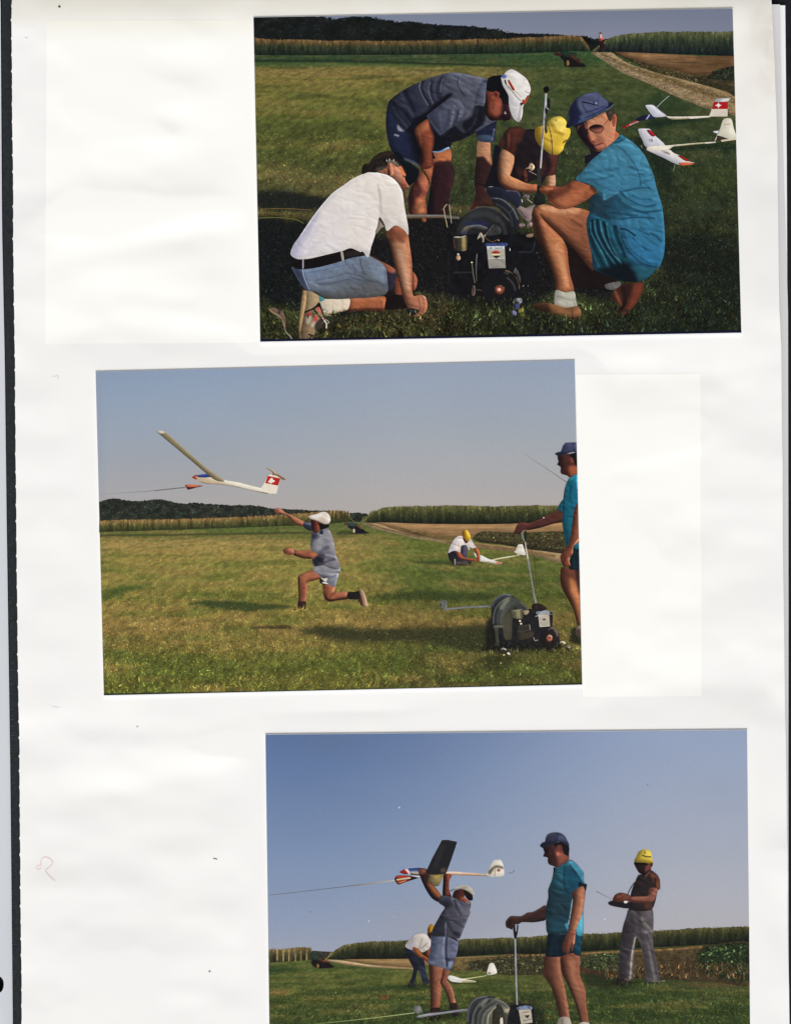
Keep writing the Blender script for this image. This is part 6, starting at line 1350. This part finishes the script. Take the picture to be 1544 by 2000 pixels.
vg.poly('k', '1130,690 1250,680 1400,674 1560,668 1560,768 1440,764 1300,756 1160,758', (102, 86, 54), B('1290,706 1400,694 1560,690 1560,765 1300,756', (50, 50, 36), 6, .85), N(.5, 5, 3))
vg.poly('l', '-20,664 200,656 480,646 700,636 1000,622 1200,606 1500,588 1500,840 1300,826 950,806 780,800 640,786 500,776 300,776 -20,778', (74, 62, 42), B('-20,700 250,690 250,770 -20,770', (44, 44, 32), 6, .7), B('460,690 600,655 720,660 720,770 500,750', (44, 50, 34), 7, .75), B('1170,660 1260,606 1500,596 1500,810 1330,806 1200,770', (30, 40, 27), 7, .9), B('960,700 1160,700 1180,800 980,800', (62, 50, 36), 8, .6), L('-20,668 300,658 700,640 1000,626 1200,612', (138, 108, 68), 2.4, 2, .8), B('480,735 720,770 720,790 500,772', (72, 48, 34), 5, .7), N(.5, 5, 3), h=2)
pts = scatter(smooth(PT('l', '1180,660 1260,608 1490,598 1490,760 1330,780 1210,740')), 700, 83)
leaves(Part(pr, 'leaves', parent=vg, stuff=True), pts, 2.8, np.tile(np.array([40.0, 50, 31]), (len(pts), 1)), 84, .45)
pts = scatter(smooth(PT('l', '460,690 600,652 700,660 690,760 520,745')), 420, 85)
leaves(Part(pr, 'leaves', parent=vg, stuff=True), pts, 2.6, np.tile(np.array([52.0, 60, 38]), (len(pts), 1)), 86, .4)
pts = scatter(smooth(PT('l', '-20,668 240,662 250,760 -20,766')), 420, 87)
leaves(Part(pr, 'leaves', parent=vg, stuff=True), pts, 2.4, np.tile(np.array([60.0, 60, 40]), (len(pts), 1)), 88, .4)
pts = scatter(smooth(PT('k', '1300,700 1540,690 1540,760 1320,754')), 300, 89)
leaves(Part(pr, 'leaves', parent=vg, stuff=True), pts, 2.2, np.tile(np.array([56.0, 54, 38]), (len(pts), 1)), 90, .4)
blades(Part(pr, 'dry_stems', parent=vg, stuff=True), 1180, 1460, 1880, 1912, 700, lambda x, y: np.tile(np.array([74.0, 60, 40]), (len(x), 1)), 4, 9, 124, lean=0.4, contrast=0.35)
rk = Part(pr, 'hay_rake', label='dark hay rake with a green hood at the left')
rk.poly('k', '334,700 350,688 420,692 446,712 470,736 420,742 372,742 340,724', (30, 24, 26), noise=.2, h=1.2).poly('k', '328,650 345,645 372,668 384,690 350,690 332,684', (44, 58, 46), h=1.2).poly('k', '376,688 420,690 440,704 400,704', (104, 62, 42), N(.8, 2, 2), h=1)
Part(pr, 'wheel', parent=rk).dot('k', 372, 728, 8, (130, 100, 66), 13)
rk.line('k', '458,640 440,668 420,690', (168, 148, 96), 1.1)
# ---- dust and birds in the sky
sp = Part(pr, 'scratch', label='fine pale scratch on the sky of the print')
for f, x_, y_, r_, c in (('i', 862, 484, 8, (226, 226, 228)), ('k', 324, 402, 6, (78, 84, 100)), ('k', 680, 458, 10, (196, 200, 208)), ('k', 648, 368, 4, (186, 192, 206)), ('k', 832, 432, 7, (186, 190, 200)), ('k', 740, 553, 10, (176, 178, 190)), ('k', 914, 352, 5, (120, 128, 148)), ('j', 874, 346, 9, (132, 134, 146)), ('l', 617, 446, 7, (226, 226, 230))):
    Part(pr, 'dust_speck').dot(f, x_, y_, r_ * 0.55, c)
sp.line('i', '345,450 400,540 460,640 545,755', (128, 144, 174), .5)
Part(pr, 'fibre', label='small dark fibre on the sky right of the tail').line('l', '38,170 60,165 74,150', (96, 98, 108), 1.3)
# ---- white glider lying behind
g2 = Part(pr, 'model_glider', label='white glider lying in the grass behind the launcher')
g2.line('k', '1230,808 1300,800 1390,785', (206, 202, 150), 2.2, (170, 180, 120), 1.6)
Part(pr, 'wing', parent=g2).poly('k', '1154,794 1164,785 1190,788 1240,804 1320,818 1316,826 1240,828 1180,822 1160,808', (222, 216, 208), B('1250,816 1322,820 1300,830 1240,830', (140, 124, 60), 2, .7), h=1.1)
Part(pr, 'tail_fin', parent=g2).poly('k', '1404,716 1418,710 1432,714 1450,768 1402,782 1390,766', (226, 221, 206), B('1396,766 1412,768 1406,780', (90, 60, 40), 1, .8), h=1.1)
# ---- bending person behind
s = Part(pr, 'person', label='person in white shirt and yellow cap bending over behind the launcher')
s.mul = 0.9
Part(pr, 'trousers', parent=s).poly('k', '896,624 945,632 985,670 1012,690 1024,770 1046,832 1010,842 996,800 976,752 962,800 958,852 914,852 940,790 946,740 920,690', (40, 42, 56), L('945,632 985,672', (170, 176, 196), 1.2, 1, .7), B('980,740 1020,740 1042,830 1000,836', (64, 68, 96), 4, .7), h=1.3)
s.poly('k', '940,610 972,616 1000,655 1040,684 1044,714 1004,684 960,656', (160, 84, 50), L('950,620 1000,668', (196, 120, 70), 2, 2, .7), h=1.1).poly('k', '1024,620 1046,600 1054,640 1036,672 1024,650', (156, 84, 54), h=1.1).poly('k', '1034,520 1056,525 1060,552 1044,566 1034,548', (72, 36, 28), h=1)
Part(pr, 'white_shirt', parent=s).poly('k', '898,610 920,575 955,542 1000,528 1030,542 1050,572 1060,566 1050,610 1036,628 1000,646 975,622 948,612 938,632', (222, 213, 206), B('898,610 940,560 960,600 940,630', (186, 178, 190), 4, .7), L('1000,560 985,620', (196, 170, 150), 2, 2, .6), L('1000,620 1030,590', (150, 140, 136), 1.4, 1.4, .6), h=1.2)
Part(pr, 'yellow_cap', parent=s).poly('k', '1032,520 1036,494 1050,476 1066,482 1070,500 1050,526', (196, 146, 36), B('1032,520 1040,496 1050,520', (130, 70, 24), 2, .8), h=1)
# ---- line, dart, glider in hand
tw = Part(pr, 'tow_line', label='tow line running from the left edge to a red dart')
tw.line('k', '78,301 240,284 420,263 590,243', (104, 106, 116), 1.0, (96, 92, 94), 1.3).line('k', '585,244 700,230 836,212', (120, 104, 92), 2.0, (186, 178, 168), 2.8)
tw.poly('C1', '78,680 92,628 120,612 190,608 330,618 450,626 462,640 400,662 300,694 200,728 150,748 120,738', (38, 20, 22), B('96,624 190,612 330,630 200,648 110,646', (186, 58, 38), 2, .95), L('118,676 200,664 310,648', (220, 206, 170), 2, 1.2, .9), B('110,690 240,680 300,685 160,735', (168, 60, 36), 2.4, .85), L('150,720 240,690', (220, 150, 90), 1.4, 1, .7), h=1)
tw.poly('C1', '330,620 400,618 458,624 450,640 400,632', (216, 208, 206), h=.9)
g = Part(pr, 'model_glider', label='glider with dark wing and striped nose held overhead')
g.poly('C1', '840,560 950,552 1100,562 1300,576 1440,588 1544,600 1544,624 1400,620 1200,614 1000,608 850,598', (228, 196, 172), G(1000, 556, (240, 214, 194), 1000, 608, (190, 144, 112)), B('1360,585 1544,598 1544,626 1380,618', (168, 164, 150), 4, .8), h=1.1)
g.poly('C1', '152,562 200,528 262,510 440,496 560,512 556,560 470,612 440,612 300,598 220,590', (38, 32, 40), B('154,560 200,532 250,522 290,560 286,588 180,576', (178, 34, 30), 2, .95), L('250,515 285,550 300,592', (232, 226, 226), 3, 1.6, .9), B('306,508 440,506 436,548 314,548', (42, 70, 138), 2, .95), B('312,552 436,550 440,600 330,592', (206, 196, 184), 2.5, .85), L('330,590 430,606', (70, 56, 48), 2, 1.4, .8), h=1)
tl = Part(pr, 'tail_fin', parent=g)
tl.poly('k', '1386,178 1402,150 1414,120 1430,94 1452,88 1474,90 1486,112 1492,136 1490,184 1440,190 1420,192', (220, 212, 196), B('1396,160 1440,122 1484,128 1486,146 1440,140 1410,176', (84, 78, 68), 2, .8), B('1436,140 1486,146 1488,184 1440,186', (226, 216, 202), 2, .8), L('1440,142 1436,186', (150, 120, 96), 1, 1, .7), h=1).dot('k', 1461, 151, 11, (170, 96, 76), 9)
Part(pr, 'wing', parent=g).poly('C1', '792,76 880,74 1020,104 990,200 930,380 862,562 838,594 700,602 570,604 552,552 640,360', (33, 32, 36), B('780,510 850,500 840,560 780,560', (96, 82, 56), 3, .7), L('800,180 780,240 700,450', (46, 45, 48), 4, 5, .6), L('792,78 880,76 1018,104', (70, 66, 62), 1, 1, .7), h=1.4, sharp=True).poly('C1', '568,602 700,600 828,594 800,660 742,766 660,772 596,742 572,660', (124, 110, 72), B('680,620 760,605 740,640 690,660', (190, 156, 80), 4, .8), B('570,610 620,610 620,740 580,720', (88, 78, 60), 4, .6), L('600,680 760,670', (146, 130, 84), 3, 4, .5), h=1.2)
# ---- launcher
t = Part(pr, 'person', label='person in grey shirt and shorts holding the glider above the head')
t.mul = 0.86
t.poly('C1', '806,730 812,640 820,598 870,586 936,600 926,640 900,700 898,800 910,860 934,936 870,936 802,912', (104, 50, 38), B('866,600 920,600 900,690 880,690', (176, 92, 66), 2.5, .85), L('815,640 810,900', (36, 26, 32), 4, 3, .85), L('880,720 880,880', (140, 72, 50), 3, 3, .6), h=1.1)
t.poly('C1', '440,514 500,502 548,520 556,556 600,600 580,700 640,752 700,800 784,920 750,1014 640,956 556,836 492,704 462,620 440,570', (66, 40, 36), B('580,724 660,764 740,840 784,916 764,950 690,900 620,810', (188, 112, 62), 4, .9), B('445,515 545,515 550,550 500,590 450,570', (178, 108, 78), 3, .9), L('480,660 540,800 640,940 740,1010', (34, 28, 34), 4, 4, .8), L('465,540 500,570', (110, 62, 46), 1.2, 1.2, .7), h=1.2)
t.poly('C1', '946,926 986,836 1100,816 1150,880 1130,940 1220,1010 1222,1060 1160,1066 1050,1008 966,966', (88, 46, 38), B('1050,950 1130,936 1210,1000 1150,1040 1080,1000', (184, 96, 68), 3, .85), B('950,920 990,840 1060,850 1000,940', (52, 30, 30), 3, .7), B('1150,1010 1216,1020 1222,1062 1160,1066', (190, 180, 176), 2, .8), L('1200,1056 1222,1046', (40, 34, 50), 1.4, 1, .8), h=1.1)
Part(pr, 'hair', parent=t).poly('C1', '1110,830 1180,846 1246,896 1254,980 1196,986 1150,940 1130,880', (30, 23, 23), h=1.1)
Part(pr, 'white_hat', parent=t).poly('C1', '908,842 960,812 1010,790 1080,760 1160,758 1230,796 1278,870 1266,900 1244,906 1180,856 1110,822 1040,812 980,826 930,852', (222, 213, 196), B('1060,780 1160,770 1200,800 1120,810', (164, 156, 146), 3, .7), L('912,846 990,820 1090,818 1180,856 1244,904', (110, 92, 78), 1.6, 1.2, .8), h=1)
t.poly('k', '1042,708 1090,724 1134,738 1122,800 1114,900 1100,990 1052,990 1050,900 1044,800', (156, 94, 68), B('1042,710 1066,716 1064,850 1066,980 1050,980', (92, 52, 42), 4, .75), B('1090,730 1128,740 1112,880 1096,960 1080,850', (180, 116, 84), 5, .6), L('1080,830 1100,810', (120, 70, 52), 2, 2.5, .5))
t.poly('k', '1128,742 1164,750 1154,800 1150,812 1182,860 1196,920 1204,958 1168,964 1148,900 1118,846 1108,826 1118,790', (158, 96, 70), L('1120,780 1112,830 1150,900 1168,958', (92, 52, 42), 3, 3, .7), L('1156,820 1180,862 1198,950', (196, 136, 100), 2.4, 2.5, .7))
Part(pr, 'sock', parent=t).poly('k', '1050,984 1104,978 1112,1000 1106,1014 1054,1016', (52, 34, 34), h=1.2).poly('k', '1166,958 1206,950 1214,982 1206,996 1172,994', (56, 38, 38), h=1.2)
Part(pr, 'shoe', parent=t).poly('k', '1010,1040 1050,1020 1106,1022 1110,1050 1060,1060', (40, 28, 26), N(.4, 4, 4), h=1.3).poly('k', '1176,1000 1214,992 1216,1024 1190,1034', (46, 36, 40), h=1.3)
Part(pr, 'grey_shorts', parent=t).poly('k', '1058,544 1110,548 1160,546 1216,572 1212,640 1194,700 1166,754 1120,738 1038,714 1044,660 1052,600', (112, 118, 142), B('1056,548 1090,552 1080,640 1050,700 1044,640', (92, 104, 136), 5, .6), L('1134,560 1126,640 1140,735', (164, 170, 192), 2, 2.5, .8), L('1148,556 1144,640 1152,742', (44, 44, 64), 2.2, 2, .8), L('1150,690 1180,690 1192,690', (50, 50, 72), 3, 3, .8), B('1160,560 1210,580 1200,680 1160,680', (112, 110, 132), 6, .7), L('1045,700 1100,722 1160,746', (156, 166, 190), 1.6, 1.6, .6), B('1080,620 1120,600 1120,720 1080,715', (124, 130, 154), 5, .6), L('1156,740 1180,700', (150, 164, 190), 3, 3, .6), noise=.1)
Part(pr, 'belt', parent=t).line('k', '1148,546 1180,556 1212,574', (26, 22, 28), 3)
Part(pr, 'grey_shirt', parent=t).poly('k', '1112,306 1150,306 1190,316 1250,342 1292,362 1286,390 1290,408 1272,450 1256,490 1240,530 1222,564 1180,552 1140,550 1056,548 1066,500 1090,456 1116,410 1136,374 1100,346', (88, 88, 101), B('1100,345 1160,320 1180,360 1130,400 1150,470 1140,552 1054,550 1080,470 1130,380', (50, 50, 64), 6, .85), L('1180,320 1200,370 1220,420', (132, 132, 150), 2, 2.5, .6), L('1196,330 1210,380 1250,440', (58, 56, 70), 3, 3, .7), L('1150,440 1170,500 1200,540', (62, 60, 74), 3, 3, .7), L('1170,400 1200,470 1240,500', (74, 72, 88), 3, 4, .6), B('1220,350 1286,370 1280,420 1240,440', (124, 122, 136), 6, .7), L('1142,470 1140,545', (150, 152, 170), 1.4, 1.6, .6), L('1240,340 1230,370', (60, 80, 130), 1.6, 1.6, .5), L('1200,530 1220,540', (40, 38, 50), 4, 3, .7), R(3, 0, 3, (132, 128, 140), .5))
# ---- winch
w = Part(pr, 'winch', label='grey cable drum and engine of the winch at the foot of the print')
w.line('k', '340,1079 560,1056 760,1034 952,1010', (120, 140, 80), 1.1, (176, 186, 130), 1.5)
w.poly('k', '946,980 966,966 988,970 1000,1000 980,1016 956,1010', (116, 114, 112), N(.4, 4, 4), h=1.2).poly('k', '976,1026 1100,1004 1200,992 1278,986 1280,998 1180,1010 1060,1028 982,1040', (150, 150, 156), G(1100, 1000, (182, 182, 190), 1104, 1024, (104, 104, 108)), h=1.1).poly('k', '1010,1006 1100,1000 1230,984 1230,990 1100,1008 1020,1014', (52, 50, 48), h=1.1)
w.poly('k', '1272,1130 1270,1010 1290,950 1330,915 1390,906 1440,918 1400,940 1340,960 1310,1020 1300,1130', (50, 54, 57), L('1274,1060 1276,1010 1296,952 1336,920 1392,910', (118, 122, 124), 1.4, 1.4, .8), L('1298,1120 1300,1030 1330,965 1380,935 1430,922', (20, 22, 23), 3.4, 2.2, .9), h=1.2)
w.poly('k', '1296,1200 1296,1060 1308,1000 1346,942 1400,920 1440,922 1500,950 1540,1000 1556,1100 1556,1200', (74, 75, 72), G(1320, 960, (86, 88, 86), 1520, 1100, (62, 60, 54)), L('1304,1200 1306,1040 1330,976 1386,930', (116, 118, 116), 1.6, 1.6, .7), L('1322,1200 1324,1040 1350,980 1410,934', (40, 42, 43), 2.4, 2, .9), L('1350,1200 1350,1050 1378,990 1440,948', (52, 54, 53), 2.4, 2.4, .8), L('1364,1200 1364,1056 1390,1000 1450,960', (120, 118, 106), 1.6, 2, .6), L('1396,1200 1396,1044 1424,996 1450,974', (172, 168, 146), 2, 2, .75), L('1386,928 1362,966', (134, 136, 128), 3, 4, .6), L('1440,926 1500,954 1540,1004', (128, 128, 118), 1.4, 1.4, .7), B('1400,1200 1402,1050 1430,1000 1430,1200', (96, 90, 70), 3, .7), B('1470,965 1530,990 1530,1020 1490,1000', (150, 144, 124), 4, .6), h=1.2)
w.poly('k', '1424,1200 1424,1010 1440,984 1460,962 1484,980 1500,1060 1500,1200', (50, 48, 42), N(.3, 4, 4)).dot('k', 1460, 968, 16, (54, 52, 48), 12).poly('k', '1492,990 1520,984 1524,1002 1500,1010', (176, 164, 138), h=1.1).poly('k', '1468,1050 1484,1040 1486,1100 1474,1100', (214, 206, 186), h=1)
w.poly('l', '36,1200 40,1000 90,960 180,970 196,1030 190,1200', (26, 26, 28), N(.4, 4, 4))
lb = Part(pr, 'engine_plate', parent=w)
lb.poly('l', '88,978 130,966 172,970 176,990 98,994', (112, 124, 150), N(.5, 3, 3), h=1).poly('l', '98,992 172,988 182,1068 114,1078', (176, 167, 150), sharp=True, h=1.1).poly('l', '132,1026 166,1022 152,1044', (44, 42, 44), sharp=True, h=.9, noise=0).line('l', '122,1008 160,1004', (90, 60, 54), 1.4).line('l', '124,1056 172,1050', (90, 86, 80), 1.4)
lv = Part(pr, 'lever', parent=w)
lv.poly('l', '72,545 82,545 86,700 90,850 94,962 84,962 78,800', (120, 122, 126), L('78,560 84,800 90,955', (176, 178, 182), .9, .8, .8), sharp=True, h=1).poly('l', '64,488 76,480 80,520 86,520 88,484 96,482 94,520 84,560 72,556', (26, 24, 26), h=.9)
# ---- person in turquoise, in profile
e = Part(pr, 'person', label='person in turquoise shirt and blue hat in profile with a hand on the lever')
e.mul = 0.95
e.poly('C3', '652,1222 654,1424 560,1458 460,1470 300,1468 250,1494 200,1500 160,1545 150,1580 100,1560 58,1540 50,1470 80,1420 130,1382 200,1382 290,1380 380,1330 460,1318 560,1266', (62, 40, 36), L('60,1460 120,1392 290,1388 460,1326 650,1232', (104, 66, 54), 2, 3, .6), L('150,1570 240,1498 460,1466 650,1420', (28, 22, 30), 2, 2.5, .7), L('80,1500 110,1450', (40, 26, 26), 1.4, 1.6, .6), L('105,1520 135,1465', (40, 26, 26), 1.4, 1.6, .6))
e.poly('l', '258,664 354,668 350,740 374,850 388,920 408,1052 408,1160 344,1160 344,1050 322,950 292,850 248,780', (128, 79, 58), B('250,680 300,680 310,800 350,960 350,1050 320,960 270,820', (92, 55, 44), 5, .7), L('340,690 346,760 372,860 400,1040', (164, 108, 80), 3, 4, .6), B('300,820 350,830 370,900 330,900', (150, 94, 68), 6, .6))
e.poly('l', '350,672 430,648 466,668 466,780 500,870 506,960 524,1080 524,1160 466,1160 466,1070 440,960 402,862 362,770', (134, 82, 60), B('400,690 440,700 440,780 470,880 480,980 500,1070 470,1060 440,930 410,820', (182, 120, 88), 6, .75), L('360,690 372,780 410,870 452,990 472,1080', (78, 46, 38), 3, 4, .7), L('464,690 466,790 500,890', (150, 94, 68), 2, 3, .6))
Part(pr, 'sock', parent=e).poly('l', '338,1046 406,1042 418,1160 338,1160', (172, 162, 148), L('360,1050 364,1120', (140, 130, 118), 2, 3, .6), h=1.3).poly('l', '462,1074 524,1072 528,1160 464,1160', (196, 190, 180), h=1.3)
Part(pr, 'shorts', parent=e).poly('l', '278,526 350,538 478,540 474,600 472,664 440,660 424,648 380,660 340,672 262,668 270,600', (22, 38, 50), B('430,545 478,545 472,660 440,650', (32, 78, 96), 4, .8), L('300,560 290,660', (34, 52, 62), 3, 4, .5), L('350,560 352,660', (16, 28, 38), 3, 4, .6), h=1.5)
es = Part(pr, 'turquoise_shirt', parent=e)
es.poly('C3', '772,650 830,640 900,592 980,540 1050,542 1110,590 1170,660 1224,740 1228,860 1250,1000 1220,1300 1212,1666 1100,1650 960,1646 760,1640 670,1620 654,1420 650,1280 690,1100 690,980 740,850 768,720', (34, 74, 88), G(900, 600, (48, 104, 122), 820, 1200, (36, 62, 74)), B('700,1000 1000,1050 1000,1400 700,1380', (36, 60, 72), 16, .8), B('660,1450 980,1450 960,1640 680,1620', (38, 78, 92), 12, .7), B('960,545 1060,545 1220,740 1226,860 1160,780 1060,640', (96, 168, 190), 5, .85), L('1020,610 1090,700 1150,790 1200,880', (18, 48, 66), 1.8, 1.6, .85), L('1060,590 1150,690 1190,780', (44, 104, 128), 2.4, 2.4, .7),
        L('940,640 930,800 950,960 1000,1030', (20, 56, 72), 2, 3, .7), B('950,650 1020,640 1150,800 1170,900 1040,1020 990,960', (26, 76, 100), 6, .8), B('1150,1330 1216,1240 1212,1666 1110,1650', (98, 184, 206), 4, .95), L('1060,1130 1040,1250 1020,1400 990,1500', (170, 210, 220), 1.6, 1.6, .7), L('960,1500 985,1570', (90, 180, 214), 2.4, 2, .7), L('780,660 770,720', (24, 20, 22), 3, 2, .8), L('690,1000 690,1110 655,1280', (18, 48, 60), 2, 2.5, .6))
es.poly('C3', '1150,860 1210,884 1270,900 1268,940 1252,1000 1236,980 1220,930 1160,950', (20, 34, 44), h=1.2)
e.poly('C3', '1040,1030 1150,946 1216,926 1240,1000 1228,1200 1184,1400 1114,1560 1096,1700 1086,1800 1000,1830 950,1830 960,1690 996,1560 1030,1350 1062,1120', (152, 94, 68), B('1040,1030 1120,980 1100,1150 1070,1340 1000,1560 970,1700 1010,1500 1050,1250', (92, 52, 44), 5, .8), B('1140,960 1216,930 1236,1010 1200,1150 1150,1080', (188, 126, 92), 6, .7), L('1200,1150 1160,1380 1090,1560', (196, 138, 104), 3, 4, .6), L('1160,1100 1130,1300 1070,1480', (170, 110, 80), 4, 5, .6))
e.poly('l', '392,530 436,536 434,590 420,640 410,610 400,650 380,650 362,632 360,600 374,570', (134, 80, 60), B('360,600 390,560 395,640 370,640', (100, 58, 46), 4, .7), L('436,545 430,590', (206, 150, 116), 1.4, 1.4, .8), L('418,588 412,640', (70, 42, 36), 1.2, 1.2, .7), h=1.2)
e.poly('C3', '616,344 720,306 850,276 910,320 922,424 1000,460 992,540 900,596 836,640 770,622 700,594 682,540 690,510 664,486 616,478 634,420', (66, 40, 37), B('800,380 900,400 992,470 990,540 900,596 840,630 830,520', (162, 94, 70), 6, .8), B('820,300 880,310 880,420 830,440 840,370', (128, 60, 52), 3, .7), B('820,420 860,430 850,470 815,460', (206, 124, 104), 2, .8), B('616,344 680,330 690,480 690,580 640,470', (38, 26, 30), 4, .7), L('660,490 690,510', (24, 16, 20), 1.4, 1, .8), L('640,395 690,385', (28, 18, 22), 2, 1.6, .6), h=1.2)
Part(pr, 'hair', parent=e).poly('C3', '770,290 860,262 960,256 1006,340 1006,400 992,468 922,428 904,316 850,300 800,330', (28, 25, 29), h=1.2)
Part(pr, 'blue_hat', parent=e).poly('C3', '568,312 600,276 642,258 656,190 700,140 800,120 880,134 940,178 970,230 1006,320 900,262 840,256 720,306 620,350 580,336', (58, 60, 84), B('568,312 640,262 760,250 860,252 720,306 620,350', (30, 32, 46), 4, .85), B('820,150 930,180 970,250 900,230 830,220', (98, 104, 132), 4, .8), L('660,190 720,146 820,128', (92, 92, 104), 1.4, 1.6, .6), L('830,150 820,230', (44, 46, 74), 3, 3, .6), h=1.2)
# ---- person with transmitter
y3 = Part(pr, 'person', label='person in brown shirt, grey trousers and yellow hat holding a transmitter')
y3.mul = 0.92
y3.poly('l', '792,104 840,100 890,108 894,150 856,178 824,168 806,140', (48, 31, 33), B('866,112 894,120 890,160 860,176', (140, 76, 60), 3, .8), L('796,110 870,116', (22, 18, 20), 3, 1.6, .8), h=1.1)
Part(pr, 'grey_trousers', parent=y3).poly('l', '762,386 830,384 898,376 910,450 906,560 922,680 944,806 900,822 864,834 862,740 842,640 810,552 794,640 782,812 706,810 704,650 724,500 746,430', (92, 86, 90), B('720,500 790,430 800,560 760,700 750,810 700,810 704,650', (58, 54, 60), 7, .8), L('800,556 780,660 770,800', (196, 180, 160), 1.6, 1.6, .7), L('840,440 880,560 900,700 920,806', (132, 124, 122), 3, 4, .7), L('860,470 900,520', (160, 152, 150), 2, 2, .6), L('870,540 900,640 926,770', (66, 60, 64), 2.4, 3, .7), L('820,400 830,520', (76, 70, 76), 3, 4, .6), B('840,390 900,384 906,440 860,450', (112, 104, 108), 5, .6), noise=.1)
Part(pr, 'shoe', parent=y3).poly('l', '696,806 776,806 772,830 720,846 686,842', (44, 36, 38), L('740,806 772,812', (166, 128, 124), 1.6, 1.4, .7), h=1.2).poly('l', '862,832 904,818 984,814 976,824 900,838', (60, 54, 50), L('904,820 980,816', (176, 170, 160), 1.2, 1, .8), h=1.1)
Part(pr, 'brown_shirt', parent=y3).poly('l', '818,182 850,176 886,150 924,172 946,204 950,262 934,276 898,388 764,388 770,320 776,280 796,230', (50, 41, 43), B('884,158 944,200 950,262 930,258 900,200', (126, 74, 54), 4, .85), L('862,190 884,160', (150, 104, 84), 1.4, 1.4, .7), L('920,200 918,255', (38, 28, 30), 2, 2, .7), B('860,340 900,340 896,388 860,386', (104, 64, 52), 4, .7), L('800,260 860,300', (38, 30, 34), 3, 4, .5), h=1.4)
y3.poly('l', '884,258 932,260 926,300 902,346 850,350 768,342 766,312 830,308 876,304', (138, 84, 66), L('776,318 880,310 924,270', (170, 112, 90), 2, 2.5, .6), L('780,340 900,346', (84, 50, 42), 2, 2, .7), h=1.2).poly('l', '664,330 678,302 712,288 768,304 770,332 730,342 680,346', (108, 60, 46), B('690,295 760,305 740,325 690,320', (140, 80, 60), 3, .7), L('690,330 730,310', (66, 36, 32), 1.4, 1.4, .6), h=1.1)
tm = Part(pr, 'transmitter', label='dark radio transmitter with a thin aerial in the hands of the person in brown')
tm.poly('l', '636,348 660,336 700,342 770,346 764,380 700,374 650,362', (27, 26, 30), h=1.1).poly('l', '732,336 752,336 750,348 734,348', (220, 216, 206), h=.9).line('l', '566,278 600,296 660,326', (92, 90, 96), 1.6, (130, 126, 130), .8).line('l', '752,302 770,262 796,226', (34, 28, 30), 1.4)
hb = Part(pr, 'yellow_hat', parent=y3)
hb.poly('l', '792,98 806,70 822,38 856,24 892,36 902,80 908,112 900,132 886,114 860,106 820,104', (216, 188, 72), B('792,98 820,90 860,92 905,105 890,114 830,104', (190, 160, 60), 2.4, .8), B('840,30 880,40 880,80 845,80', (226, 206, 104), 4, .7), B('884,112 906,108 900,134 888,122', (60, 46, 28), 1.6, .8), L('846,62 868,70 892,70', (60, 46, 24), 1.6, 1, .9), L('858,38 858,50', (110, 84, 30), 1.4, 1, .8), h=1)

fg = Part(pr, 'grass_tufts', parent=md, stuff=True)
blades(fg, 1195, 1300, 1915, 1926, 110, meadow3, 3, 7, 231, lean=.6, contrast=.35)
blades(fg, 795, 840, 1918, 1928, 60, meadow3, 2, 5, 232, lean=.6, contrast=.3)
blades(fg, 825, 900, 1985, 2000, 80, meadow3, 4, 8, 233, lean=.6, contrast=.35)

# ------------------------------------------------------------------ link the prints
for _p in PRINTS:
    finish(_p, 0.00002, M_INK, M_PAPER)
